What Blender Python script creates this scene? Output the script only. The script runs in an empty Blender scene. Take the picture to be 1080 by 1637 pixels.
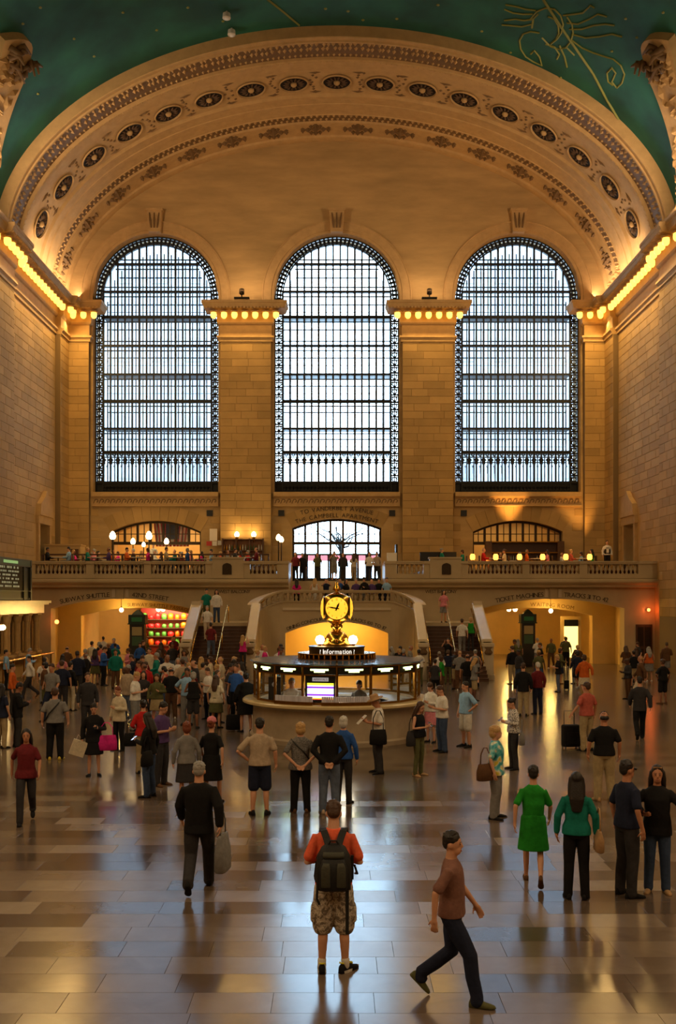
import bpy, bmesh, math, random
import numpy as np
from mathutils import Vector, Matrix, Quaternion
PI = math.pi
SC = bpy.context.scene
COL = SC.collection
rnd = random.Random(7)

# ------------------------------------------------------------------ camera, sky, exposure
FPX = 1592.0                      # focal length in pixels of the 1080x1637 frame
CAMZ = 3.95
cam_d = bpy.data.cameras.new('camera')
cam = bpy.data.objects.new('camera', cam_d); COL.objects.link(cam)
cam.location = (0, 0, CAMZ); cam.rotation_euler = (PI/2, 0, 0)
cam_d.sensor_fit = 'VERTICAL'; cam_d.sensor_height = 36.0
cam_d.lens = FPX*36.0/1637.0
cam_d.shift_y = (958-818.5)/1637.0
cam_d.shift_x = (540-538)/1637.0
cam_d.clip_end = 400
SC.camera = cam
SC.view_settings.view_transform = 'Standard'
SC.view_settings.look = 'None'
SC.view_settings.gamma = 1.0
SC.view_settings.use_curve_mapping = False
SC.view_settings.exposure = 0.0
W = bpy.data.worlds.new('sky'); SC.world = W; W.use_nodes = True
_bg = W.node_tree.nodes['Background']
_bg.inputs['Color'].default_value = (0.56, 0.79, 1.0, 1); _bg.inputs['Strength'].default_value = 13.0

def add_light(name, kind, loc, energy, color, size=1.0, size_y=None, rot=None, spread=None, radius=None):
    d = bpy.data.lights.new(name, kind); d.energy = energy; d.color = color
    if kind == 'AREA':
        d.shape = 'RECTANGLE'; d.size = size; d.size_y = size_y or size
        if spread: d.spread = spread
    else:
        d.shadow_soft_size = radius or 0.3
    o = bpy.data.objects.new(name, d); COL.objects.link(o); o.location = loc
    if rot: o.rotation_euler = rot
    return o
WARM = (1.0, 0.63, 0.21)
SOFT = (1.0, 0.73, 0.42)
# the cornice lamps go on along both side walls towards the east end behind the camera
for s in (-1, 1):
    for k in range(8):
        y_ = 50-k*9.5
        add_light('cornice_lamp_light', 'AREA', (s*17.0, y_, 22.7), 300 if y_ > 15 else 750, SOFT, 0.5, 8.5, (0, s*math.radians(32), 0))  # those near and behind the camera are raised as warm frontal fill
# light of the lamp rows that are in view (the bulbs themselves are built with the cornice)
    add_light('cornice_lamp_light', 'AREA', (s*17.25, 60.2, 22.25), 680, WARM, 0.4, 11.0, (0, s*math.radians(30), 0))
    add_light('cornice_lamp_light', 'AREA', (s*6.1, 66.0, 22.2), 120, WARM, 3.8, 0.4, (math.radians(-30), 0, 0))
    add_light('cornice_lamp_light', 'AREA', (s*17.4, 66.0, 22.2), 50, WARM, 1.4, 0.4, (math.radians(-30), 0, 0))
# uplights standing on the cornice wash the vault
    for k in range(4):
        add_light('cornice_uplight', 'AREA', (s*17.3, 63-k*15.0, 24.4), 300 if k else 260, (1.0, 0.70, 0.42), 0.4, 9.0, (0, PI-s*math.radians(-35), 0))

# floodlights standing on the two pier cornices wash the wall above the windows
    add_light('pier_floodlight', 'AREA', (s*6.1, 65.6, 24.15), 70, (1.0, 0.66, 0.36), 2.6, 0.5, (math.radians(180-24), 0, 0))
    o_ = add_light('cornice_uplight', 'AREA', (s*16.6, 49.0, 24.6), 430, (1.0, 0.72, 0.44), 1.2, 4.0, spread=math.radians(110))  # extra light added above the side cornice to even the wash on the tympanum
    o_.rotation_euler = (Vector((s*2.0, 67.0, 31.5))-o_.location).to_track_quat('-Z','Y').to_euler()
# ------------------------------------------------------------------ helpers
def link(name, me, mat=None, parent=None, loc=None, kind=None):
    o = bpy.data.objects.new(name, me); COL.objects.link(o)
    if mat is not None:
        if me.materials:
            pass
        else:
            for m in (mat if isinstance(mat, (list, tuple)) else [mat]): me.materials.append(m)
    if parent is not None: o.parent = parent
    if loc is not None: o.location = loc
    if kind: o['kind'] = kind
    return o
def empty(name, loc=(0,0,0), rz=0.0, parent=None):
    o = bpy.data.objects.new(name, None); COL.objects.link(o)
    o.location = loc; o.rotation_euler = (0,0,rz); o.empty_display_size = 0.2
    if parent is not None: o.parent = parent
    return o
def tag(o, label, cat, group=None):
    o['label'] = label; o['category'] = cat
    if group: o['group'] = group
    return o
def struct(o): o['kind'] = 'structure'; return o

class MB:
    """collects geometry as plain lists; build() makes one mesh object"""
    def __init__(s): s.v = []; s.f = []; s.mi = []; s.cur = 0
    def add(s, vs, fs):
        n = len(s.v); s.v += [tuple(v) for v in vs]
        s.f += [tuple(i+n for i in f) for f in fs]; s.mi += [s.cur]*len(fs); return s
    def quad(s, a, b, c, d): return s.add((a,b,c,d), ((0,1,2,3),))
    def box(s, c, d, M=None):
        x,y,z = d[0]/2, d[1]/2, d[2]/2
        vs = [Vector((sx*x, sy*y, sz*z)) for sz in (-1,1) for sy in (-1,1) for sx in (-1,1)]
        if M is not None: vs = [M @ v for v in vs]
        vs = [v + Vector(c) for v in vs]
        return s.add(vs, ((0,2,3,1),(4,5,7,6),(0,1,5,4),(2,6,7,3),(0,4,6,2),(1,3,7,5)))
    def bx(s, x0,x1,y0,y1,z0,z1): return s.box(((x0+x1)/2,(y0+y1)/2,(z0+z1)/2), (abs(x1-x0),abs(y1-y0),abs(z1-z0)))
    def lathe(s, prof, c=(0,0,0), n=16, sx=1, sy=1, a0=0.0, cap=True):
        m = len(prof); vs = []
        for i in range(n):
            a = a0 + 2*PI*i/n; ca, sa = math.cos(a), math.sin(a)
            for r,z in prof: vs.append((c[0]+r*ca*sx, c[1]+r*sa*sy, c[2]+z))
        fs = []
        for i in range(n):
            j = (i+1) % n
            for k in range(m-1): fs.append((i*m+k, j*m+k, j*m+k+1, i*m+k+1))
        if cap and prof[0][0] > 1e-5: fs.append(tuple(i*m for i in reversed(range(n))))
        if cap and prof[-1][0] > 1e-5: fs.append(tuple(i*m+m-1 for i in range(n)))
        return s.add(vs, fs)
    def tube(s, pts, r, n=8, cap=True):
        pts = [Vector(p) for p in pts]; rs = r if isinstance(r, (list,tuple)) else [r]*len(pts)
        vs = []; up = None
        for i,p in enumerate(pts):
            t = (pts[min(i+1,len(pts)-1)] - pts[max(i-1,0)]).normalized()
            if up is None:
                up = Vector((0,0,1)) if abs(t.z) < .9 else Vector((0,1,0))
            u = (up - t*up.dot(t)); u = u.normalized() if u.length > 1e-6 else t.orthogonal().normalized()
            up = u; w = t.cross(u)
            for k in range(n):
                a = 2*PI*k/n; vs.append(p + (u*math.cos(a) + w*math.sin(a))*rs[i])
        fs = []
        for i in range(len(pts)-1):
            for k in range(n):
                l = (k+1) % n; fs.append((i*n+k, i*n+l, (i+1)*n+l, (i+1)*n+k))
        if cap:
            fs.append(tuple(reversed(range(n)))); b = (len(pts)-1)*n; fs.append(tuple(b+k for k in range(n)))
        return s.add(vs, fs)
    def sweep(s, prof, path, closed=False, capends=True):
        """prof: list of (a,b); path: list of (origin, A, B) frames; point = origin + a*A + b*B"""
        m = len(prof); vs = []
        for o,A,B in path:
            o,A,B = Vector(o),Vector(A),Vector(B)
            for a,b in prof: vs.append(o + A*a + B*b)
        fs = []
        for i in range(len(path)-1):
            for k in range(m if closed else m-1):
                l = (k+1) % m; fs.append((i*m+k, i*m+l, (i+1)*m+l, (i+1)*m+k))
        if closed and capends:
            fs.append(tuple(reversed(range(m)))); b = (len(path)-1)*m; fs.append(tuple(b+k for k in range(m)))
        return s.add(vs, fs)
    def extrude(s, outline, y0, y1):
        """outline of (x,z) points, a solid between y0 and y1"""
        n = len(outline); vs = [(x,y0,z) for x,z in outline] + [(x,y1,z) for x,z in outline]
        fs = [tuple(range(n)), tuple(reversed(range(n,2*n)))]
        for i in range(n):
            j = (i+1) % n; fs.append((j,i,n+i,n+j))
        return s.add(vs, fs)
    def mesh(s, name, smooth=False, fix=True):
        me = bpy.data.meshes.new(name); me.from_pydata(s.v, [], s.f)
        if any(s.mi): me.polygons.foreach_set('material_index', s.mi)
        if fix:
            bm = bmesh.new(); bm.from_mesh(me); bmesh.ops.recalc_face_normals(bm, faces=bm.faces); bm.to_mesh(me); bm.free()
        if smooth: me.polygons.foreach_set('use_smooth', [True]*len(me.polygons))
        me.update(); return me
    def build(s, name, mat, parent=None, loc=None, smooth=False, kind=None, fix=True):
        return link(name, s.mesh(name, smooth, fix), mat, parent, loc, kind)

_unit = {}
def unit_box(bev=0.0):
    """a bevelled unit box mesh (1x1x1)"""
    key = bev
    if key not in _unit:
        m = MB().box((0,0,0),(1,1,1)); me = m.mesh('box_piece')
        _unit[key] = me
    return _unit[key]
_blk = {}
def block_mesh(key, dx, dy, dz, mat, bev=0.02, axis='y-'):
    """a stone block whose front edges are chamfered; shared between alike blocks"""
    k = (key, round(dx,3), round(dy,3), round(dz,3), mat.name, axis)
    if k in _blk: return _blk[k]
    m = MB(); x,z = dx/2, dz/2; b = bev
    vs = [(-x,0,-z),(x,0,-z),(x,0,z),(-x,0,z), (-x,-dy+b,-z),(x,-dy+b,-z),(x,-dy+b,z),(-x,-dy+b,z),
          (-x+b,-dy,-z+b),(x-b,-dy,-z+b),(x-b,-dy,z-b),(-x+b,-dy,z-b)]
    fs = [(8,9,10,11)] + [(i,(i+1)%4,4+(i+1)%4,4+i) for i in range(4)] + [(4+i,4+(i+1)%4,8+(i+1)%4,8+i) for i in range(4)]
    m.add(vs, fs); me = m.mesh(key); me.materials.append(mat); _blk[k] = me
    return me

# ------------------------------------------------------------------ materials
MATS = {}
def lin(c):
    return tuple((x/12.92 if x <= .04045 else ((x+.055)/1.055)**2.4) for x in c)
def rgb(r,g,b): return lin((r/255,g/255,b/255))
def mat(name, color, rough=0.6, metal=0.0, var=0.0, scale=4.0, bump=0.0, bscale=30.0, emit=None, estr=0.0, objvar=0.0, spec=0.5, coat=0.0, dark=None, stretch=None):
    if name in MATS: return MATS[name]
    m = bpy.data.materials.new(name); m.use_nodes = True; nt = m.node_tree; N = nt.nodes; L = nt.links
    b = N['Principled BSDF']
    b.inputs['Base Color'].default_value = (*color,1); b.inputs['Roughness'].default_value = rough
    b.inputs['Metallic'].default_value = metal; b.inputs['Specular IOR Level'].default_value = spec
    if coat: b.inputs['Coat Weight'].default_value = coat; b.inputs['Coat Roughness'].default_value = 0.1
    if var or bump or objvar:
        tc = N.new('ShaderNodeTexCoord')
    sock = None
    if var:
        nz = N.new('ShaderNodeTexNoise'); nz.inputs['Scale'].default_value = scale; nz.inputs['Detail'].default_value = 6; nz.inputs['Roughness'].default_value = .62
        geo = N.new('ShaderNodeNewGeometry'); L.new(geo.outputs['Position'] if objvar or var else tc.outputs['Object'], nz.inputs['Vector'])
        if stretch:
            mp = N.new('ShaderNodeMapping'); mp.inputs['Scale'].default_value = stretch; L.new(geo.outputs['Position'], mp.inputs['Vector']); L.new(mp.outputs['Vector'], nz.inputs['Vector'])
        mx = N.new('ShaderNodeMix'); mx.data_type = 'RGBA'
        d = dark or tuple(c*(1-var) for c in color); u = tuple(min(1,c*(1+var*.6)) for c in color)
        mx.inputs['A'].default_value = (*d,1); mx.inputs['B'].default_value = (*u,1)
        mr = N.new('ShaderNodeMapRange'); mr.inputs['From Min'].default_value = .3; mr.inputs['From Max'].default_value = .7
        L.new(nz.outputs['Fac'], mr.inputs['Value']); L.new(mr.outputs['Result'], mx.inputs['Factor']); sock = mx.outputs['Result']
    if objvar:
        oi = N.new('ShaderNodeObjectInfo'); hs = N.new('ShaderNodeHueSaturation')
        mr2 = N.new('ShaderNodeMapRange'); mr2.inputs['To Min'].default_value = 1-objvar; mr2.inputs['To Max'].default_value = 1+objvar*.7
        L.new(oi.outputs['Random'], mr2.inputs['Value']); L.new(mr2.outputs['Result'], hs.inputs['Value'])
        if sock is not None: L.new(sock, hs.inputs['Color'])
        else: hs.inputs['Color'].default_value = (*color,1)
        sock = hs.outputs['Color']
    if sock is not None: L.new(sock, b.inputs['Base Color'])
    if bump:
        nb = N.new('ShaderNodeTexNoise'); nb.inputs['Scale'].default_value = bscale; nb.inputs['Detail'].default_value = 4
        L.new(tc.outputs['Object'], nb.inputs['Vector'])
        bp = N.new('ShaderNodeBump'); bp.inputs['Strength'].default_value = bump; bp.inputs['Distance'].default_value = 0.02
        L.new(nb.outputs['Fac'], bp.inputs['Height']); L.new(bp.outputs['Normal'], b.inputs['Normal'])
    if emit:
        b.inputs['Emission Color'].default_value = (*emit,1); b.inputs['Emission Strength'].default_value = estr
    MATS[name] = m; return m

stone = mat('caen_stone', rgb(180,146,94), .85, var=.16, scale=.5, objvar=.15, spec=.15)
stone_plain = mat('caen_stone_plain', rgb(182,148,98), .85, var=.14, scale=.6, bump=.12, bscale=3, spec=.15)
tymp = mat('tympanum_stone', rgb(182,150,102), .85, var=.24, scale=.9, spec=.15, stretch=(.28,1,1.3), bump=.1, bscale=3)
joint = mat('stone_joint', rgb(122,98,64), .8)
stone_light = mat('carved_stone', rgb(186,152,104), .8, var=.14, scale=2, spec=.2)
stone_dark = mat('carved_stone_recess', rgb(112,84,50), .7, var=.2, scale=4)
marble = mat('balcony_marble', rgb(188,166,128), .28, var=.14, scale=.7, spec=.5)
marble_light = mat('coping_marble', rgb(206,188,156), .3, var=.1, scale=1.2)
bronze = mat('window_iron', rgb(26,27,26), .5, metal=.35)
bronze2 = mat('dark_bronze', rgb(58,44,26), .42, metal=.6, var=.2, scale=8)
wood = mat('dark_wood', rgb(84,52,26), .45, var=.25, scale=6)
brass = mat('polished_brass', rgb(222,170,70), .2, metal=1.0, var=.12, scale=6)
brass_dk = mat('aged_brass', rgb(150,108,42), .32, metal=1.0, var=.2, scale=10)
black = mat('black_paint', rgb(16,16,15), .45)
letter = mat('inscribed_letter', rgb(58,42,26), .7)
gold_line = mat('gold_paint', rgb(126,128,58), .6)
yellow_wall = mat('passage_plaster', rgb(206,170,104), .5, var=.1, scale=.8)
lamp_mat = mat('lamp_glass_lit', (1,.7,.3), .4, emit=(1.0,.50,.07), estr=3.2)
globe_mat = mat('globe_glass_lit', (1,.85,.6), .4, emit=(1.0,.72,.34), estr=9.0)
amber_mat = mat('amber_lamp_lit', (1,.5,.1), .4, emit=(1.0,.38,.05), estr=4.0)
# ------------------------------------------------------------------ layout numbers (metres; camera at the origin looking +Y)
YW = 67.1          # west wall face
HX = 18.3          # half width of the hall
ZB = 5.05          # balcony floor
YB = 57.0          # balcony front
EA, EB, EZ = 18.25, 11.3, 23.6      # ellipse of the end arch soffit
def zpx(y, Y): return CAMZ + (958-y)*Y/FPX
def xpx(x, Y): return (x-538)*Y/FPX

# ------------------------------------------------------------------ floor
def floor_mats():
    m = bpy.data.materials.new('floor_marble'); m.use_nodes = True; nt = m.node_tree; N = nt.nodes; L = nt.links
    b = N['Principled BSDF']; geo = N.new('ShaderNodeNewGeometry')
    br = N.new('ShaderNodeTexBrick'); br.inputs['Scale'].default_value = 1.0
    br.inputs['Brick Width'].default_value = 1.35; br.inputs['Row Height'].default_value = .5; br.inputs['Mortar Size'].default_value = .006
    br.inputs['Color1'].default_value = (*rgb(120,103,86),1); br.inputs['Color2'].default_value = (*rgb(86,73,61),1); br.inputs['Mortar'].default_value = (*rgb(80,62,46),1)
    L.new(geo.outputs['Position'], br.inputs['Vector'])
    nz = N.new('ShaderNodeTexNoise'); nz.inputs['Scale'].default_value = .9; nz.inputs['Detail'].default_value = 6
    L.new(geo.outputs['Position'], nz.inputs['Vector'])
    hs = N.new('ShaderNodeHueSaturation'); mr = N.new('ShaderNodeMapRange'); mr.inputs['To Min'].default_value = .72; mr.inputs['To Max'].default_value = 1.25
    L.new(nz.outputs['Fac'], mr.inputs['Value']); L.new(mr.outputs['Result'], hs.inputs['Value']); L.new(br.outputs['Color'], hs.inputs['Color'])
    L.new(hs.outputs['Color'], b.inputs['Base Color']); b.inputs['Roughness'].default_value = .2
    t = bpy.data.materials.new('floor_slab'); t.use_nodes = True; nt = t.node_tree; N = nt.nodes; L = nt.links
    b = N['Principled BSDF']; geo = N.new('ShaderNodeNewGeometry'); oi = N.new('ShaderNodeObjectInfo')
    nz = N.new('ShaderNodeTexNoise'); nz.inputs['Scale'].default_value = 2.2; nz.inputs['Detail'].default_value = 8; nz.inputs['Distortion'].default_value = .8
    L.new(geo.outputs['Position'], nz.inputs['Vector'])
    cr = N.new('ShaderNodeValToRGB'); cr.color_ramp.elements[0].position = 0; cr.color_ramp.elements[0].color = (*rgb(72,60,50),1)
    cr.color_ramp.elements[1].position = 1; cr.color_ramp.elements[1].color = (*rgb(136,119,101),1)
    e = cr.color_ramp.elements.new(.45); e.color = (*rgb(104,88,75),1)
    ad = N.new('ShaderNodeMath'); ad.operation = 'MULTIPLY_ADD'; ad.inputs[1].default_value = .5
    m2 = N.new('ShaderNodeMath'); m2.operation = 'MULTIPLY'; m2.inputs[1].default_value = .62
    L.new(oi.outputs['Random'], m2.inputs[0]); L.new(nz.outputs['Fac'], ad.inputs[0]); L.new(m2.outputs[0], ad.inputs[2])
    sb = N.new('ShaderNodeMath'); sb.operation = 'SUBTRACT'; sb.inputs[1].default_value = .08; L.new(ad.outputs[0], sb.inputs[0])
    L.new(sb.outputs[0], cr.inputs['Fac']); L.new(cr.outputs['Color'], b.inputs['Base Color'])
    rr = N.new('ShaderNodeMapRange'); rr.inputs['To Min'].default_value = .13; rr.inputs['To Max'].default_value = .25
    L.new(oi.outputs['Random'], rr.inputs['Value']); L.new(rr.outputs['Result'], b.inputs['Roughness'])
    return m, t
floor_m, slab_m = floor_mats()
YT0, YT1 = 7.0, 20.5
fl = MB()
fl.quad((-60,-18,-.03),(60,-18,-.03),(60,YT1,-.03),(-60,YT1,-.03))
fl.quad((-60,YT1,0),(60,YT1,0),(60,110,0),(-60,110,0)); fl.quad((-60,YT1,-.03),(60,YT1,-.03),(60,YT1,0),(-60,YT1,0))
fl.quad((-60,-18,0),(60,-18,0),(60,YT0,0),(-60,YT0,0))
FLOOR = struct(fl.build('floor', floor_m))
r0 = random.Random(3); nt_ = 0; _slabs = {}; _far_slabs = MB()
y = YT0; far_slabs = MB(); sm = MB()
while y < YT1-.01:
    hw = (y+.5)*.345+1.6; x = -hw - r0.uniform(0,1.0); xl = x
    while x < hw:
        w = r0.choice((.8,1.0,1.25,1.6))
        k = w
        if k not in _slabs:
            g = .0013; b_ = MB(); ww, hh = w/2-g, .25-g
            b_.add([(-ww,-hh,-.03),(ww,-hh,-.03),(ww,hh,-.03),(-ww,hh,-.03),(-ww,-hh,-.002),(ww,-hh,-.002),(ww,hh,-.002),(-ww,hh,-.002),
                    (-ww+.002,-hh+.002,0),(ww-.002,-hh+.002,0),(ww-.002,hh-.002,0),(-ww+.002,hh-.002,0)],
                   [(8,9,10,11)]+[(i,(i+1)%4,4+(i+1)%4,4+i) for i in range(4)]+[(4+i,4+(i+1)%4,8+(i+1)%4,8+i) for i in range(4)])
            _slabs[k] = b_.mesh('floor_slab'); _slabs[k].materials.append(slab_m)
        if nt_ < 300 :
            o = link('floor_slab', _slabs[k], None, FLOOR, (x+w/2, y+.25, 0)); nt_ += 1
        else:
            far_slabs.add([tuple(Vector(v.co)+Vector((x+w/2,y+.25,0))) for v in _slabs[k].vertices],[tuple(p.vertices) for p in _slabs[k].polygons])
        x += w
    # plain floor strips either side of the slabs
    sm.bx(-60, xl, y, y+.5, -.03, -.001); sm.bx(x, 60, y, y+.5, -.03, -.001)
    y += .5
if far_slabs.v: far_slabs.build('floor_slab', slab_m, FLOOR, kind='stuff')
sm.build('floor_border', floor_m, FLOOR, kind='stuff')

# ------------------------------------------------------------------ walls with openings
def arched_wall(mb, x0, x1, zmin, zmax, ops, yf, yb, n=8):
    """solid wall in the XZ plane; ops = list of (xa, xb, bot(x), top(x)); reveals go from yf back to yb"""
    xs = set([x0, x1])
    for xa, xb, bt, tp in ops:
        k = max(2, int((xb-xa)/.3))
        for i in range(k+1): xs.add(round(xa+(xb-xa)*i/k, 5))
    k = int((x1-x0)/.8)
    for i in range(k+1): xs.add(round(x0+(x1-x0)*i/k, 5))
    xs = sorted(xs); xs = [a for i,a in enumerate(xs) if i == 0 or a-xs[i-1] > 1e-4]
    for a,b in zip(xs[:-1], xs[1:]):
        m = (a+b)/2
        act = sorted([o for o in ops if o[0] < m < o[1]], key=lambda o: o[2](m))
        za, zb = zmin(a), zmin(b)
        for o in act:
            ba, bb, ta, tb = o[2](a), o[2](b), o[3](a), o[3](b)
            if ba > za+1e-4 or bb > zb+1e-4:
                mb.quad((a,yf,za),(b,yf,zb),(b,yf,bb),(a,yf,ba))
                mb.quad((a,yf,ba),(b,yf,bb),(b,yb,bb),(a,yb,ba))
            mb.quad((a,yb,ta),(b,yb,tb),(b,yf,tb),(a,yf,ta))
            za, zb = ta, tb
        ea, eb = zmax(a), zmax(b)
        if ea > za+1e-4 or eb > zb+1e-4: mb.quad((a,yf,za),(b,yf,zb),(b,yf,eb),(a,yf,ea))
    for xa, xb, bt, tp in ops:
        for x in (xa, xb):
            if tp(x) > bt(x)+1e-3: mb.quad((x,yf,bt(x)),(x,yb,bt(x)),(x,yb,tp(x)),(x,yf,tp(x)))
def round_top(c, h, bot, spr): return (c-h, c+h, lambda x: bot, lambda x: spr+math.sqrt(max(0,h*h-(x-c)**2)))
def seg_top(c, h, bot, spr, apex): return (c-h, c+h, lambda x: bot, lambda x: apex-(apex-spr)*((x-c)/h)**2)
def ell_z(x, a=EA, b=EB): return EZ + b*math.sqrt(max(0,1-(x/a)**2))

WIN_C = (-12.2, 0.0, 12.2); WH = 4.22; WSILL = 11.15; WSPR = 24.4
ARCH_LOW = [(-12.2, 3.05, 8.5, 9.25), (0, 3.0, 8.75, 9.38), (12.2, 3.03, 8.5, 9.25)]
ops = [round_top(c, WH, WSILL, WSPR) for c in WIN_C] + [seg_top(c, h, ZB, s, a) for c,h,s,a in ARCH_LOW]
wm = MB(); arched_wall(wm, -HX, HX, lambda x: 4.6, lambda x: max(ell_z(x)+.3, 24.0), ops, YW, YW+2.2)
WALL_W = struct(wm.build('wall_west', tymp))

def stone_courses(parent, u0, u1, z0, z1, place, course=.5, proud=.03, seed=0, skip=None, lens=(1.1,1.4,1.8), limit=300, mt=None):
    r = random.Random(seed); z = z0; row = 0; n = 0
    while z < z1-.1:
        h = min(course, z1-z); u = u0; first = True
        while u < u1-.05:
            w = r.choice(lens)
            if first and row % 2: w *= .55
            first = False
            if u1-(u+w) < .45: w = u1-u
            ok = not skip or not skip(u, u+w, z, z+h)
            if ok:
                me = block_mesh('stone_block', round(w,2), proud, round(h,2), mt or stone, .015)
                o = link('stone_block', me, None, parent); loc, rz = place(u+w/2, z+h/2)
                o.location = loc; o.rotation_euler = (0,0,rz)
                o.scale = ((w-.012)/round(w,2), 1, (h-.012)/round(h,2)); n += 1
            u += w
        z += h; row += 1
    return n
nb = 0
# pilasters between the windows and in the corners: shaft courses
PIL = [(-6.1, 1.7, 'pilaster'), (6.1, 1.7, 'pilaster'), (-17.45, .85, 'pilaster'), (17.45, .85, 'pilaster')]
for i,(c,h,nm) in enumerate(PIL):
    pm = MB(); pm.bx(c-h, c+h, YW-.36, YW+.01, ZB, 21.2)
    p = pm.build('pilaster', joint, WALL_W)
    nb += stone_courses(p, c-h, c+h, ZB, 21.2, lambda u,z: ((u, YW-.355, z), 0), seed=i+11)
# wall courses between balcony and window sills
def skip_low(u0,u1,z0,z1):
    for c,h,s,a in ARCH_LOW:
        if u1 > c-h-.55 and u0 < c+h+.55 and z0 < a+1.35: return True
    return False
for k,(a,b) in enumerate(((-16.55,-7.85),(-4.35,4.35),(7.85,16.55))):
    nb += stone_courses(WALL_W, a, b, ZB, 10.1, lambda u,z: ((u, YW+.005, z), 0), seed=40+k, skip=skip_low, lens=(.9,1.2))
# voussoirs over the lower arches
for k,(c,h,s,a) in enumerate(ARCH_LOW):
    nv = 11
    for i in range(nv):
        t0, t1 = -1+2*i/nv+.004, -1+2*(i+1)/nv-.004
        pts = []
        for t in (t0, t1): pts.append((t*h, a-(a-s)*t*t))
        R = 9.0
        out = [(x*1.17, z+1.15-.28*abs(x/h)) for x,z in reversed(pts)]
        vm = MB(); vm.extrude([(c+x, z) for x,z in pts] + [(c+x, z) for x,z in out], YW-.04, YW+.02)
        vm.build('voussoir', stone, WALL_W)
# sill ledge and running scroll frieze under each window
def scroll_frieze(c):
    m = MB()
    n = 22; L0 = 8.3/n
    for i in range(n):
        x = c-4.15+L0*(i+.5); pts = []
        for k in range(11):
            a = PI*1.0 - k*PI*1.55/10; rr = .15-.009*k
            pts.append((x+.02+rr*math.cos(a), YW-.13, 10.55+rr*math.sin(a)))
        m.tube([(x-L0*.5, YW-.13, 10.4)]+pts, .028, 5)
    return m
for c in WIN_C:
    m = MB(); m.bx(c-4.25,c+4.25,YW-.32,YW+.6,10.86,WSILL); m.bx(c-4.25,c+4.25,YW-.22,YW+.1,10.78,10.87); m.bx(c-4.25,c+4.25,YW-.12,YW+.1,10.28,10.78); m.bx(c-4.25,c+4.25,YW-.2,YW+.1,10.2,10.29)
    s = m.build('window_sill', stone_light, WALL_W)
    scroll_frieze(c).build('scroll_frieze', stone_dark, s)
# archivolt rings, keystones
for c in WIN_C:
    m = MB(); path = []
    for i in range(41):
        a = PI*i/40; d = Vector((math.cos(a),0,math.sin(a))); path.append((Vector((c,0,WSPR))+d*WH, d, Vector((0,1,0))))
    path = [((c+WH,0,23.7),(1,0,0),(0,1,0))] + path + [((c-WH,0,23.7),(-1,0,0),(0,1,0))]
    m.sweep([(0,YW+.35),(0,YW-.03),(.18,YW-.03),(.2,YW-.08),(.72,YW-.08),(.74,YW-.12),(.80,YW-.12),(.82,YW+.01)], path)
    m.build('archivolt', stone_light, WALL_W, smooth=False)
    k = MB(); k.extrude([(c-.40,28.55),(c+.40,28.55),(c+.5,29.95),(c-.5,29.95)], YW-.5, YW+.1)
    k.extrude([(c-.56,29.95),(c+.56,29.95),(c+.56,30.1),(c-.56,30.1)], YW-.58, YW+.1)
    ko = k.build('keystone', stone_light, WALL_W)
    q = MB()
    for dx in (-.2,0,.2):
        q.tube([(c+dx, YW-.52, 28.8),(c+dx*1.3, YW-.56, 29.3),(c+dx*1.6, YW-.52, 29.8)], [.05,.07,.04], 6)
    q.build('carving', stone_dark, ko)

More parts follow.
